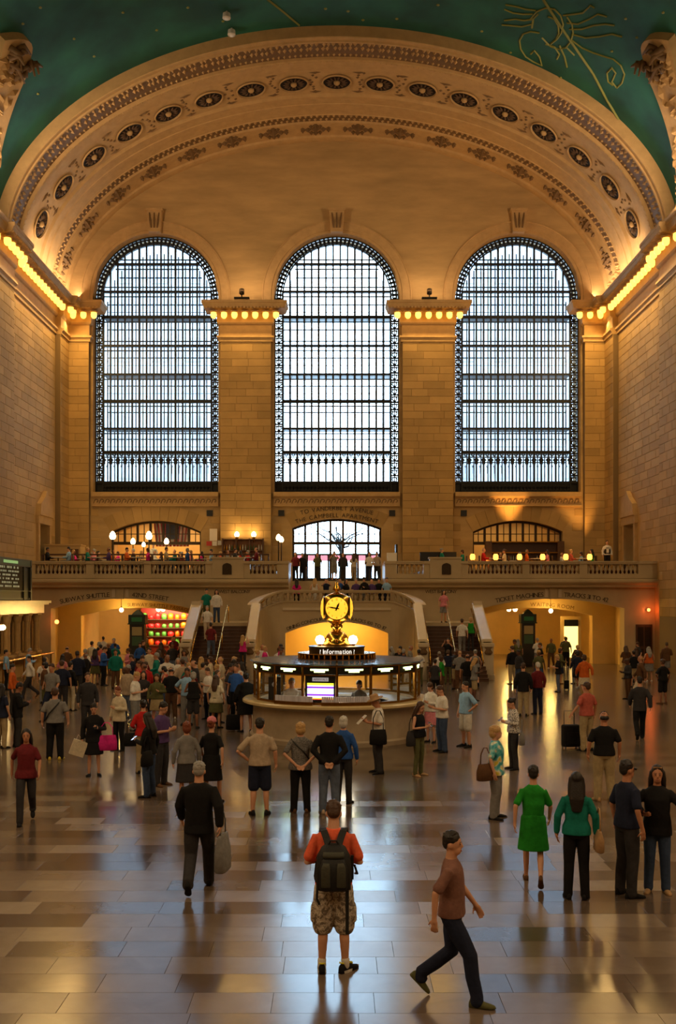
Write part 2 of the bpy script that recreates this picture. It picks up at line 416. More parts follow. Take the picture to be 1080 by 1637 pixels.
# ------------------------------------------------------------------ side walls
def side_wall(s, name):
    m = MB()
    X = s*HX
    # balcony-level doorway on each side wall
    d0, d1, dz0, dz1 = 61.0, 63.0, ZB, 8.6
    def wq(y0,y1,z0,z1,x=X): m.quad((x,y0,z0),(x,y1,z0),(x,y1,z1),(x,y0,z1))
    wq(-18,d0,0,24.2); wq(d1,YW+1,0,24.2); wq(d0,d1,dz1,24.2); wq(d0,d1,0,dz0)
    for y in (d0,d1): m.quad((X,y,dz0),(X+s*.8,y,dz0),(X+s*.8,y,dz1),(X,y,dz1))
    m.quad((X,d0,dz1),(X+s*.8,d0,dz1),(X+s*.8,d1,dz1),(X,d1,dz1))
    w = struct(m.build(name, stone_plain))
    place = (lambda u,z: ((X-s*.005, u, z), -s*PI/2))
    sk = lambda u0,u1,z0,z1: (u1 > d0-.5 and u0 < d1+.5 and z0 < dz1+1.9)
    n = stone_courses(w, 55.6, 64.6, ZB, 20.9, place, seed=60+s, skip=sk, course=.5, lens=(1.2,1.5,1.9))
    # pilasters on the side wall: the one by the corner and the next one nearer
    for (a,b) in ((64.75,66.7),(52.1,55.45)):
        pm = MB(); pm.bx(X, X-s*.34, a, b, 0, 21.2)
        p = pm.build('pilaster', joint, w)
        stone_courses(p, a, b, ZB if a > 60 else 3.0, 21.2, (lambda u,z: ((X-s*.335, u, z), -s*PI/2)), seed=80+int(a), course=.5, lens=(1.2,1.6))
    # door, pedimented surround
    dm = MB(); dm.bx(X+s*.55, X+s*.62, d0, d1, dz0, dz1)
    dp = dm.build('door_leaf', wood, w)
    pm = MB()
    for k in range(2):
        for z0_,z1_ in ((5.4,6.6),(6.8,8.2)): pm.bx(X+s*.5, X+s*.56, d0+.15+k*.98, d0+.87+k*.98, z0_, z1_)
    pm.build('door_panel', bronze2, dp)
    sm = MB()
    for y0_,y1_ in ((d0-.35,d0),(d1,d1+.35)): sm.bx(X, X-s*.16, y0_, y1_, dz0, dz1)
    sm.bx(X, X-s*.2, d0-.45, d1+.45, dz1, dz1+.5)
    yc = (d0+d1)/2
    pts = [(d0-.4,dz1+.5),(d1+.4,dz1+.5),(d1+.25,dz1+1.2),(yc+.45,dz1+1.65),(yc,dz1+2.1),(yc-.45,dz1+1.65),(d0-.25,dz1+1.2)]
    nn = len(pts); vs = [(X,y_,z_) for y_,z_ in pts]+[(X-s*.3,y_,z_) for y_,z_ in pts]
    sm.add(vs, [tuple(range(nn)), tuple(range(nn,2*nn))]+[(i,(i+1)%nn,nn+(i+1)%nn,nn+i) for i in range(nn)])
    sm.build('door_surround', stone_light, w)
    return w
WALL_L = side_wall(-1, 'wall_south'); WALL_R = side_wall(1, 'wall_north')
em = MB(); em.quad((-HX-1,-18,0),(HX+1,-18,0),(HX+1,-18,37),(-HX-1,-18,37))
WALL_E = struct(em.build('wall_east', stone_plain))

# ------------------------------------------------------------------ entablature with its rows of lamps
ENT = [(0,21.2),(.10,21.2),(.10,21.35),(.16,21.42),(.22,21.46),(.22,21.58),(.04,21.62),(.04,22.3),(.14,22.36),(.2,22.45),(.2,23.15),(.95,23.2),(1.0,23.3),(1.08,23.5),(1.12,23.52),(1.12,23.7),(0,23.75)]
LMP = MB(); LMP.lathe([(.0,-.27),(.11,-.25),(.185,-.15),(.205,0),(.18,.13),(.11,.2)], n=10)
lamp_me = LMP.mesh('lamp_bulb', True); lamp_me.materials.append(lamp_mat)
HLD = MB(); HLD.lathe([(.23,.12),(.26,.14),(.26,.22),(.1,.24)], n=8)
hold_me = HLD.mesh('lamp_holder'); hold_me.materials.append(stone_light)
def lamp_at(p, parent):
    o = link('lamp_bulb', lamp_me, None, parent, p); h = link('lamp_holder', hold_me, None, parent, p); return o
def dentils(m, p0, p1, out, z=23.24):
    p0,p1,out = Vector(p0),Vector(p1),Vector(out); d = p1-p0; L = d.length; d.normalize(); n = int(L/.22)
    for i in range(n):
        c = p0+d*(L*(i+.5)/n); c.z = z
        A = Vector((abs(d.x),abs(d.y),0))*.12+Vector((abs(out.x),abs(out.y),0))*.14
        m.box(c+out*1.0, (A.x, A.y, .11))
trim_i = 0
for c,h,nm in PIL:
    corner = abs(c) > 10; s = 1 if c > 0 else -1
    y0 = YW-.36; m = MB()
    a, b = c-h, c+h
    path = []
    if not corner:
        path = [((a,YW+.2,0),(-1,0,0),(0,0,1)),((a,y0,0),(-1,-1,0),(0,0,1)),((b,y0,0),(1,-1,0),(0,0,1)),((b,YW+.2,0),(1,0,0),(0,0,1))]
    elif s < 0:
        path = [((a,y0,0),(0,-1,0),(0,0,1)),((b,y0,0),(1,-1,0),(0,0,1)),((b,YW+.2,0),(1,0,0),(0,0,1))]
    else:
        path = [((a,YW+.2,0),(-1,0,0),(0,0,1)),((a,y0,0),(-1,-1,0),(0,0,1)),((b,y0,0),(0,-1,0),(0,0,1))]
    m.sweep(ENT, path); dentils(m, (a-.9,y0,0),(b+.9,y0,0),(0,-1,0))
    trim_i += 1; o = struct(m.build('trim_%d' % trim_i, stone_light))
    if not corner: xs = [c+(k-3)*.69 for k in range(7)]
    else: xs = [c-s*.0 - s*(k*.69-.05) for k in range(0,3)]
    for x in xs: lamp_at((x, y0-.62, 22.86), o)
for s,wl in ((-1,WALL_L),(1,WALL_R)):
    # the entablature breaks forward over the pilasters
    segs = [(66.75,64.75,.34),(64.75,55.45,0.0),(55.45,52.1,.34),(52.1,10.0,0.0)]
    m = MB(); path = []
    for k,(a,b,o_) in enumerate(segs):
        path += [((s*(HX-o_),a,0),(-s,0,0),(0,0,1)),((s*(HX-o_),b,0),(-s,0,0),(0,0,1))]
    m.sweep(ENT, path)
    for a,b,o_ in segs[:3]: dentils(m, (s*(HX-o_),b,0),(s*(HX-o_),a,0),(-s,0,0))
    trim_i += 1; o = struct(m.build('trim_%d' % trim_i, stone_light))
    y_ = 65.6
    while y_ > 50:
        off = [q[2] for q in segs if q[1] <= y_ <= q[0]][0]
        lamp_at((s*(HX-off-.62), y_, 22.86), o); y_ -= .69
    # attic course above the cornice
    am = MB(); am.bx(s*HX, s*(HX-.25), -18, YW, 23.7, 24.6); am.bx(s*HX, s*(HX-.4), 52.1, 55.5, 23.7, 24.7)
    am.build('attic_course', stone_light, o)

# ------------------------------------------------------------------ the end arch: soffit with friezes, rosettes, cartouches
NA = 120
def arc_table(a, b, n=2000):
    ts = np.linspace(0, PI, n); x = a*np.cos(ts); z = b*np.sin(ts)
    d = np.concatenate([[0], np.cumsum(np.hypot(np.diff(x), np.diff(z)))]); return ts, d
_ts, _ds = arc_table(EA, EB)
ARCL = _ds[-1]
def arc_t(sl): return float(np.interp(sl, _ds, _ts))
def frame(t, Y, inset=0.0):
    p = Vector((EA*math.cos(t), Y, EZ+EB*math.sin(t)))
    n = -Vector((math.cos(t)/EA, 0, math.sin(t)/EB)).normalized()
    T = Vector((-EA*math.sin(t), 0, EB*math.cos(t))).normalized()
    return p+n*inset, T, n
def arch_band(prof, mt, name, parent=None, smooth=False):
    m = MB(); k = len(prof); vs = []; fs = []
    for i in range(NA+1):
        t = PI*i/NA
        for Y,ins in prof: vs.append(frame(t,Y,ins)[0])
    for i in range(NA):
        for j in range(k-1): fs.append((i*k+j, (i+1)*k+j, (i+1)*k+j+1, i*k+j+1))
    m.add(vs, fs); return m.build(name, mt, parent, smooth=smooth)
YF = 54.75
ARCH = struct(arch_band([(YF,-.6),(YF,.0),(YF+.05,.04),(YF+.3,.04),(YF+.34,.12),(YF+.46,.12),(YF+.5,0.0),(YF+.62,0),(YF+.66,-.1),(57.0,-.1),(57.04,.03),(57.1,.08),(57.25,.08),(57.3,.0),(58.2,.0),(58.24,-.08),(58.4,-.1),(61.1,-.1),(61.2,-.04),(61.28,.02),(61.5,.02),(61.55,-.04),(62.2,-.04),(62.24,0),(63.5,0),(63.56,.05),(63.64,-.06),(64.5,-.06),(64.56,.05),(64.66,.05),(64.72,-.06),(66.5,-.06),(66.56,.06),(66.8,.1),(YW,.1)], stone_light, 'trim_9'))
# leaf friezes: joined ornament (too small to tell apart singly)
def leaf(m, t, Y, ins, w, l, h):
    p,T,n = frame(t, Y, ins); Yv = Vector((0,1,0))
    m.add([p-T*w, p+Yv*l*.5+T*w*.25, p+T*w, p-Yv*l*.5-T*w*.25, p+n*h], ((0,1,4),(1,2,4),(2,3,4),(3,0,4)))
fr = MB(); r1 = random.Random(5)
nleaf = 150
for i in range(nleaf):
    sl = ARCL*(i+.5)/nleaf
    leaf(fr, arc_t(sl), YF+.56, -.0, .07, .16, .06)
    leaf(fr, arc_t(sl), 56.75, -.1, .09, .26, .12)
    for k in range(2): leaf(fr, arc_t(sl+r1.uniform(-.08,.08)), 55.65+.45*k+r1.uniform(-.06,.06), -.1, .12, .38, .16)
    leaf(fr, arc_t(sl+.11), 57.17, .08, .05, .12, .05)
fr.build('leaf_frieze', stone_light, ARCH, kind='stuff')
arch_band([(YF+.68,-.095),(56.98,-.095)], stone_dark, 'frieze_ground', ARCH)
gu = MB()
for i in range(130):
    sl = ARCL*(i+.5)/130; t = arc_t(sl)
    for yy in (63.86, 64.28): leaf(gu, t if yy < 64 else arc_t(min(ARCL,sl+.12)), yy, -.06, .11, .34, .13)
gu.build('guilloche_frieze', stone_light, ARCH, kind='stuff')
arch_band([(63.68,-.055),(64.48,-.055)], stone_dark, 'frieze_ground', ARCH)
# rosettes
RM = MB(); RM.lathe([(.9,.0),(.88,.06),(.84,.07),(.82,.02),(.8,-.06)], n=28, cap=False)
ros_ring = RM.mesh('rosette'); ros_ring.materials.append(stone_light)
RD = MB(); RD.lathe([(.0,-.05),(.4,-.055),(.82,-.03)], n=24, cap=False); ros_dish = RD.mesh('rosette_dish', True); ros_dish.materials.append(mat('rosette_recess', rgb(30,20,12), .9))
RP = MB()
for k in range(14):
    a = 2*PI*k/14; ca, sa = math.cos(a), math.sin(a)
    u = Vector((ca,sa,0)); v = Vector((-sa,ca,0)); z = Vector((0,0,1))
    RP.add([u*.24, u*.5+v*.08, u*.68, u*.5-v*.08, u*.48+z*.1], ((0,1,4),(1,2,4),(2,3,4),(3,0,4)))
ros_pet = RP.mesh('petals'); ros_pet.materials.append(mat('rosette_petal', rgb(84,60,38), .8))
RB = MB(); RB.lathe([(.19,-.04),(.18,.07),(.1,.14),(0,.17)], n=12); ros_boss = RB.mesh('boss', True); ros_boss.materials.append(stone_light)
t15, t165 = math.radians(14.5), math.radians(165.5)
s0 = float(np.interp(t15,_ts,_ds)); s1 = float(np.interp(t165,_ts,_ds))
def frame_mat(t, Y, ins):
    p,T,n = frame(t,Y,ins); M = Matrix.Identity(4)
    Yv = n.cross(T)
    for i in range(3): M[i][0] = T[i]; M[i][1] = Yv[i]; M[i][2] = n[i]; M[i][3] = p[i]
    return M
scr = MB()
for i in range(17):
    sl = s0+(s1-s0)*i/16; M = frame_mat(arc_t(sl), 59.72, -.03)
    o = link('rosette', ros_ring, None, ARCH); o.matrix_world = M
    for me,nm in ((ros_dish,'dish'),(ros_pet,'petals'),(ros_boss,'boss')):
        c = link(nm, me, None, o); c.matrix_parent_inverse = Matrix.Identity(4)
    if i < 16:
        sm_ = sl+(s1-s0)/32
        for q in range(9):
            leaf(scr, arc_t(sm_+r1.uniform(-.32,.32)), 59.72+(q-4)*.26, -.1, .11, .24, .09)
        for q in (-1,1):
            leaf(scr, arc_t(sm_), 59.72+q*1.1, -.1, .4, .16, .1)
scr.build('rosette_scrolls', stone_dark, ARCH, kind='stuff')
# cartouches on the innermost band
CM = MB()
for (x,y_,w,l) in ((0,0,.34,.5),(-.5,0,.26,.26),(.5,0,.26,.26),(-.85,.12,.16,.2),(.85,.12,.16,.2),(-.85,-.12,.16,.2),(.85,-.12,.16,.2),(0,.5,.2,.3),(0,-.5,.2,.3),(-.3,.42,.16,.2),(.3,.42,.16,.2),(-.3,-.42,.16,.2),(.3,-.42,.16,.2)):
    CM.add([(x-w,y_,0),(x,y_+l,0),(x+w,y_,0),(x,y_-l,0),(x,y_,.22)], ((0,1,4),(1,2,4),(2,3,4),(3,0,4)))
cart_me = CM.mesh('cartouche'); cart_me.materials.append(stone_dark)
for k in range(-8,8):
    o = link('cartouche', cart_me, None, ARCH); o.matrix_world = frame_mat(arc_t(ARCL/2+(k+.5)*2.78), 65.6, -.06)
# foliage piled at the springing of the arch
for s in (-1,1):
    m = MB(); rr = random.Random(9)
    for (Y0,Y1) in ((55.3,56.9),(63.7,66.3)):
        for q in range(26):
            t = rr.uniform(.02,.16); t = t if s > 0 else PI-t
            leaf(m, t, rr.uniform(Y0,Y1), -.05, .16, .4, .26)
    m.build('springing_foliage', stone_light, ARCH, kind='stuff')

# ------------------------------------------------------------------ ceiling: the painted vault
green = bpy.data.materials.new('ceiling_paint'); green.use_nodes = True
_n = green.node_tree.nodes; _l = green.node_tree.links; _b = _n['Principled BSDF']
_b.inputs['Roughness'].default_value = .75
_nz = _n.new('ShaderNodeTexNoise'); _nz.inputs['Scale'].default_value = .35; _nz.inputs['Detail'].default_value = 6
_g = _n.new('ShaderNodeNewGeometry'); _l.new(_g.outputs['Position'], _nz.inputs['Vector'])
_cr = _n.new('ShaderNodeValToRGB'); _cr.color_ramp.elements[0].color = (*rgb(14,70,62),1); _cr.color_ramp.elements[1].color = (*rgb(34,104,84),1)
_cr.color_ramp.elements[0].position = .35; _cr.color_ramp.elements[1].position = .7
_l.new(_nz.outputs['Fac'], _cr.inputs['Fac']); _l.new(_cr.outputs['Color'], _b.inputs['Base Color'])
CA, CB = EA+.6, EB+.6
cm = MB(); vs = []; fs = []; YY = [YF+.3, 50, 40, 20, 0, -18]
for i in range(NA+1):
    t = PI*i/NA
    for Y in YY: vs.append((CA*math.cos(t), Y, EZ+CB*math.sin(t)))
for i in range(NA):
    for j in range(len(YY)-1): fs.append((i*6+j,(i+1)*6+j,(i+1)*6+j+1,i*6+j+1))
cm.add(vs, fs); CEIL = struct(cm.build('ceiling', green, smooth=True))
def vault_hit(px, py):
    """point of the vault seen through a pixel (used once, to place the painted figures)"""
    dx, dz = (px-538)/FPX, (958-py)/FPX
    lo, hi = 5.0, 60.0
    for _ in range(50):
        Y = (lo+hi)/2; v = (dx*Y/CA)**2 + max(0,(CAMZ+dz*Y-EZ)/CB)**2
        if v > 1: hi = Y
        else: lo = Y
    return Vector((dx*lo, lo, CAMZ+dz*lo))
def paint_line(m, pts, w=.06, thick=.02):
    P = [vault_hit(*p) for p in pts]
    m.tube([p - Vector((p.x/CA**2,0,(p.z-EZ)/CB**2)).normalized()*.02 for p in P], w, 4)
pt = MB()
crab = [[(848,30),(858,18),(872,12),(886,14),(896,24),(900,38),(897,52),(890,62),(880,70)],
        [(850,44),(852,30),(860,22)], [(866,60),(872,66),(880,74),(892,78),(904,76),(912,66),(916,52),(914,38),(906,26)],
        [(876,26),(886,30),(892,40),(893,52),(889,62)],
        [(852,30),(838,32),(824,30),(806,32)],[(851,22),(836,22),(820,20),(806,14)],[(850,38),(834,42),(816,40),(802,39)],[(856,16),(840,14),(826,10),(808,7)],
        [(900,24),(918,22),(932,20),(944,8),(950,12)],[(906,36),(924,38),(942,30),(956,22),(970,26)],[(910,46),(930,46),(950,40),(968,38),(982,40)],[(914,54),(936,60),(958,58),(978,54),(994,58)],
        [(862,52),(848,50),(836,54),(830,64),(832,78),(840,90),(852,98),(866,104),(862,90),(854,80),(848,86)],
        [(872,70),(886,74),(894,86),(890,94)],[(894,72),(902,90),(906,107)],[(906,76),(918,88)],
        [(914,64),(930,76),(948,84),(966,90),(980,94),(992,104),(998,118),(994,132),(986,140),(978,130),(984,116),(978,108),(970,116),(972,130),(980,136)]]
for st in crab: paint_line(pt, st, .05)
pt.build('crab_figure', gold_line, CEIL)
for ln in (((866,-4),(904,54),(948,118),(970,160),(994,200)), ((424,-4),(452,18),(478,40))):
    q = MB(); paint_line(q, ln, .07); q.build('constellation_line', gold_line, CEIL)
star_me = MB().lathe([(0,-.05),(.07,-.03),(.1,0),(.07,.03),(0,.05)], n=6).mesh('star'); star_me.materials.append(gold_line)
for (x,y_) in ((36,38),(64,12),(118,62),(196,20),(250,48),(300,12),(356,34),(520,14),(556,18),(580,32),(634,30),(700,8),(726,64),(770,50),(816,84),(838,104),(896,124),(978,82),(1018,60),(1052,68),(1000,30),(60,150),(150,90),(1060,20)):
    p = vault_hit(x,y_); link('star', star_me, None, CEIL, p)
# two small white floodlights under the vault
for (x,y_) in ((362,18),(370,45)):
    p = vault_hit(x,y_); e = empty('ceiling_floodlight', p - Vector((0,0,.15)))
    tag(e, 'small white floodlight hung from the green ceiling, %s of the two' % ('upper' if y_ < 30 else 'lower'), 'lamp', 'floodlights under the vault')
    m = MB(); m.lathe([(.05,.3),(.05,.05),(.2,.02),(.22,-.22),(.16,-.26)], n=12); m.build('housing', mat('white_enamel', rgb(210,205,196), .4), e)
    m = MB(); m.lathe([(.0,-.3),(.1,-.29),(.15,-.25)], n=12); m.build('lens', mat('lens_glass', rgb(230,232,235), .1), e)
# scrolled consoles at the foot of the vault's side bays, in stone with carved foliage
for s in (-1,1):
    def vp(Y, z):
        x = CA*math.sqrt(max(0,1-((z-EZ)/CB)**2)); return Vector((s*x, Y, z))
    def nrm(p): return -Vector((p.x/CA**2,0,(p.z-EZ)/CB**2)).normalized()
    L, R = [], []
    for k in range(15):
        u = k/14; z = 23.9+u*6.3
        w = .3+2.9*u**1.3; yr = 53.6-4.2*u**1.5
        L.append((yr, z)); R.append((yr-w, z))
    top = [(49.2-.3*q, 30.2+.7*math.sin(PI*q/10)) for q in range(1,10)]
    outl = L + top + R[::-1]
    m = MB(); A_ = [vp(*q) for q in outl]; n_ = len(A_)
    B_ = [p+nrm(p)*.45 for p in A_]
    nl = len(L)
    m.add(A_+B_, [(i,(i+1)%n_,n_+(i+1)%n_,n_+i) for i in range(n_)])
    for k in range(nl-1): m.add([B_[k],B_[k+1],B_[n_-2-k],B_[n_-1-k]], ((0,1,2,3),))
    m.add([B_[i] for i in range(nl-1, nl+len(top)+1)], (tuple(range(len(top)+2)),))
    o = struct(m.build('trim_%d' % (10+(s > 0)), stone_light))
    q = MB(); rr = random.Random(4)
    for k in range(90):
        u = rr.uniform(.1,1.0); z = 23.9+u*6.2; yr = 53.6-4.2*u**1.5; w = .3+2.9*u**1.3
        p = vp(yr-rr.uniform(.12,.9)*w, z); n = nrm(p); T = Vector((0,1,0)); V = n.cross(T); p = p+n*.44
        a = rr.uniform(0,PI); T2 = T*math.cos(a)+V*math.sin(a); V2 = n.cross(T2); w_ = rr.uniform(.08,.2); l_ = rr.uniform(.25,.5)
        q.add([p-T2*w_, p+V2*l_, p+T2*w_, p-V2*l_, p+n*.22], ((0,1,4),(1,2,4),(2,3,4),(3,0,4)))
    q.build('carved_foliage', stone_light, o, kind='stuff')
    q = MB()
    for k in range(16):
        p = vp(49.2-rr.uniform(0,2.6), 29.6+rr.uniform(0,.9)); n = nrm(p); p = p+n*.5
        q.tube([p, p+Vector((-s*.15,rr.uniform(-.3,.5),rr.uniform(.1,.5)))+n*.3, p+Vector((-s*.2,rr.uniform(-.2,.8),rr.uniform(-.1,.6)))+n*.4], [.16,.13,.05], 6)
    q.build('carved_crest', stone_dark, o, smooth=True)
# ------------------------------------------------------------------ the three great windows
glass = bpy.data.materials.new('window_glass'); glass.use_nodes = True
_N = glass.node_tree.nodes; _L = glass.node_tree.links
for n in list(_N):
    if n.type == 'BSDF_PRINCIPLED': _N.remove(n)
_out = [n for n in _N if n.type == 'OUTPUT_MATERIAL'][0]
_t = _N.new('ShaderNodeBsdfTransparent'); _t.inputs['Color'].default_value = (.9,.96,1,1)
_gl = _N.new('ShaderNodeBsdfGlossy'); _gl.inputs['Roughness'].default_value = .3
_mx = _N.new('ShaderNodeMixShader'); _mx.inputs['Fac'].default_value = .03
_L.new(_t.outputs[0], _mx.inputs[1]); _L.new(_gl.outputs[0], _mx.inputs[2]); _L.new(_mx.outputs[0], _out.inputs['Surface'])
YG = YW+.75
ROWS = [11.98, 13.95, 15.56, 17.42, 19.25, 21.2, 23.15, 24.88, 26.75]
IN = 3.68; NC = 15; PW = 2*IN/NC
def bar_mesh(name, dx, dy, dz, mt):
    me = MB().box((0,0,0),(dx,dy,dz)).mesh(name); me.materials.append(mt); return me
pane_cache = {}
def pane(w, zb, hl, hr):
    k = (round(w,3), round(hl,3), round(hr,3))
    if k not in pane_cache:
        m = MB(); x = w/2
        m.quad((-x,0,0),(x,0,0),(x,0,hr),(-x,0,hl)); me = m.mesh('glass_pane', fix=False); me.materials.append(glass); pane_cache[k] = me
    return pane_cache[k]
ring_m = MB()
def flat_ring(m, c, r0, r1, y0, y1, n=12):
    prof = [(r0,y0),(r1,y0),(r1,y1),(r0,y1)]; vs = []; fs = []
    for i in range(n):
        a = 2*PI*i/n
        for r,y in prof: vs.append((c[0]+r*math.cos(a), c[1]+y, c[2]+r*math.sin(a)))
    for i in range(n):
        j = (i+1)%n
        for k in range(4): fs.append((i*4+k, i*4+(k+1)%4, j*4+(k+1)%4, j*4+k))
    m.add(vs, fs)
bar_v = {}; bar_h = None
for wi,c in enumerate(WIN_C):
    # root: the outer iron frame (jambs, arch, sill band)
    m = MB(); path = []
    pts = [((c+WH,WSILL),(1,0))]+[((c+WH*math.cos(PI*i/48), WSPR+WH*math.sin(PI*i/48)),(math.cos(PI*i/48),math.sin(PI*i/48))) for i in range(49)]+[((c-WH,WSILL),(-1,0))]
    for (x,z),(nx,nz) in pts: path.append(((x,YG,z),(-nx,0,-nz),(0,1,0)))
    for a0,a1 in ((-.02,.07),(.48,.56)):
        m.sweep([(a0,-.12),(a1,-.12),(a1,.12),(a0,.12)], path, closed=True)
    m.bx(c-WH, c+WH, YG-.1, YG+.1, WSILL, WSILL+.09); m.bx(c-WH, c+WH, YG-.1, YG+.1, 11.84, 11.98)
    m.bx(c-WH, c+WH, YG+.03, YG+.06, WSILL+.05, 11.9)
    root = struct(m.build('window_%d' % (wi+1), bronze))
    # pierced ornament of the border band and the sill band
    orn = MB(); rr = random.Random(wi)
    z = 12.1
    while z < WSPR-.2:
        for s in (-1,1):
            x = c+s*(WH-.28)
            flat_ring(orn, (x,YG,z), .11, .19, -.05, .05, 10)
            orn.box((x,YG,z+.27),(.42,.08,.11)); orn.box((x,YG,z+.27),(.09,.08,.34)); orn.box((x,YG,z),(.07,.06,.2))
            for q in (-1,1): orn.box((x+q*.15,YG,z+.14),(.12,.07,.07), Matrix.Rotation(q*.8,3,'Y'))
        z += .5
    for i in range(44):
        a = PI*(i+.5)/44; R = WH-.28; x, z = c+R*math.cos(a), WSPR+R*math.sin(a)
        flat_ring(orn, (x,YG,z), .07, .17, -.05, .05, 10)
        M = Matrix.Rotation(-a+PI/2,3,'Y')
        orn.box((c+R*math.cos(a+PI/88),YG,WSPR+R*math.sin(a+PI/88)),(.12,.08,.46), M)
    for i in range(NC*2):
        x = c-IN+PW*.5*(i+.5)
        flat_ring(orn, (x,YG-.02,11.52), .1, .18, -.06, .04, 10); orn.box((x-PW*.25,YG-.02,11.52),(.05,.1,.62))
        for q in (-1,1): orn.box((x+.0,YG-.02,11.52+q*.25),(.2,.08,.09))
    orn.build('pierced_border', bronze, root, kind='stuff')
    # little pointed heads in the lowest row of lights
    hd = MB()
    for i in range(NC):
        x = c-IN+PW*(i+.5); z = 13.95
        hd.box((x,YG,z-.32),(PW,.05,.07))
        for q in (-1,1):
            hd.box((x+q*.14,YG,z-.48),(.2,.05,.09), Matrix.Rotation(-q*.9,3,'Y')); hd.box((x+q*.17,YG,z-.65),(.08,.05,.3))
        flat_ring(hd, (x,YG,z-.16), .06, .12, -.025, .025, 8); flat_ring(hd, (x,YG,z-.95), .03, .07, -.02, .02, 8)
        hd.box((x,YG,z-1.2),(.025,.03,.5))
    hd.build('tracery_head', bronze, root, kind='stuff')
    # mullions
    RI = WH-.52
    def top_at(x): return WSPR+math.sqrt(max(0, RI*RI-(x-c)**2)) if abs(x-c) < RI else WSPR
    for i in range(NC+1):
        x = c-IN+PW*i; zt = top_at(x)
        mm = MB(); w = .115 if i % 5 else .14
        mm.bx(x-w/2, x+w/2, YG-.09, YG+.09, 11.98, zt)
        mm.build('mullion', bronze, root)
    # transoms: each a pair of rails
    for k,z in enumerate(ROWS[1:]):
        hw = IN if z < WSPR else math.sqrt(max(0.01, RI*RI-(z-WSPR)**2))
        mm = MB(); th = .22 if k in (0,2,5) else .15
        mm.bx(c-hw, c+hw, YG-.12, YG+.12, z-th/2, z+th/2)
        mm.bx(c-hw, c+hw, YG-.05, YG+.05, z-.36, z-.29)
        if k in (4,6,7): mm.bx(c-hw, c+hw, YG-.05, YG+.05, z+.28, z+.35)
        mm.build('transom', bronze, root)
    # the outer leaf of the double window, a walkway behind the inner one
    ob = MB()
    for i in range(NC*1+1):
        x = c-IN+PW*i
        ob.bx(x-.04, x+.04, YG+1.2, YG+1.27, WSILL, top_at(x)-.2)
    for k,z in enumerate(ROWS[1:]):
        hw = IN if z < WSPR else math.sqrt(max(0.01, RI*RI-(z-WSPR)**2))
        ob.bx(c-hw, c+hw, YG+1.15, YG+1.3, z-.55, z-.49)
        if k in (0,1,3,5): ob.bx(c-hw, c+hw, YG+.25, YG+1.1, z-.05, z+.02)     # glass-block catwalk
        if k in (1,3,4,6): ob.bx(c-hw, c+hw, YG+1.18, YG+1.24, z-1.05, z-1.02)
    ob.build('outer_glazing_bars', bronze, root)
    # panes
    for i in range(NC):
        x = c-IN+PW*(i+.5)
        for j,z0 in enumerate(ROWS):
            z1 = ROWS[j+1] if j+1 < len(ROWS) else 40
            tl, tr = min(z1, top_at(x-PW/2)), min(z1, top_at(x+PW/2))
            if max(tl,tr) < z0+.05: continue
            tl, tr = max(tl, z0+.01), max(tr, z0+.01)
            link('glass_pane', pane(PW, z0, tl-z0, tr-z0), None, root, (x, YG, z0))
# street and houses outside, seen only as brightness through the panes
sky_wall = mat('facade_outside', rgb(164,168,174), .8, var=.1, scale=.3)
for x0,x1,h,nm in ((-60,-8.5,52,'pale stone office block across the street, left of the central window'),(10.0,60,46,'pale stone office block across the street, right of the central window')):
    m = MB(); m.bx(x0,x1,92,100,4.9,h); e = m.build('office_block', sky_wall); tag(e, nm, 'building')
    wmh = MB().bx(-.7,.7,-.1,.1,-1.1,1.1).mesh('facade_window'); wmh.materials.append(mat('facade_window', rgb(140,148,160), .3))
    xx = x0+2
    while xx < x1-1:
        if abs(xx) < 28:
            for zz in np.arange(9, h-2, 3.6): link('window', wmh, None, e, (xx, 92, float(zz)))
        xx += 3.2
m = MB(); m.bx(-70,70,YW+2.2,92,4.6,4.98); struct(m.build('floor_street', mat('asphalt', rgb(120,122,126), .8)))
# ------------------------------------------------------------------ lettering
_tc = {}
TMP = bpy.data.scenes.new('workbench')      # a scratch scene: evaluating modifiers there does not touch the real one
def evaluate(objs):
    """evaluated mesh copies of temporary objects; the objects are removed"""
    for o in objs: TMP.collection.objects.link(o)
    out = []
    with bpy.context.temp_override(scene=TMP, view_layer=TMP.view_layers[0]):
        dg = bpy.context.evaluated_depsgraph_get(); dg.update()
        for o in objs: out.append(bpy.data.meshes.new_from_object(o.evaluated_get(dg)))
    for o in objs: bpy.data.objects.remove(o)
    return out
def make_glyphs(chars, size):
    obs = []
    chars = sorted(set(c for c in chars if c != ' '))
    for ch in chars:
        cu = bpy.data.curves.new('glyph','FONT'); cu.body = ch; cu.size = size; cu.extrude = .024*size; cu.resolution_u = 3
        obs.append(bpy.data.objects.new('glyph', cu))
    for ch,me in zip(chars, evaluate(obs)):
        vs = [tuple(v.co) for v in me.vertices]; fs = [tuple(p.vertices) for p in me.polygons]
        x0 = min(v[0] for v in vs); w = max(v[0] for v in vs)-x0
        bpy.data.meshes.remove(me)
        _tc[ch] = ([(v[0]-x0, v[1], v[2]) for v in vs], fs, w)
make_glyphs('ABCDEFGHIKLMNOPRSTUVWY0123456789Informatin?', 1.0)
def glyph(ch, size):
    vs, fs, w = _tc[ch]
    return [(v[0]*size, v[1]*size, v[2]*size) for v in vs], fs, w*size
def text_width(s, size, gap):
    return sum((glyph(c,size)[2] if c != ' ' else size*.28)+gap for c in s)-gap
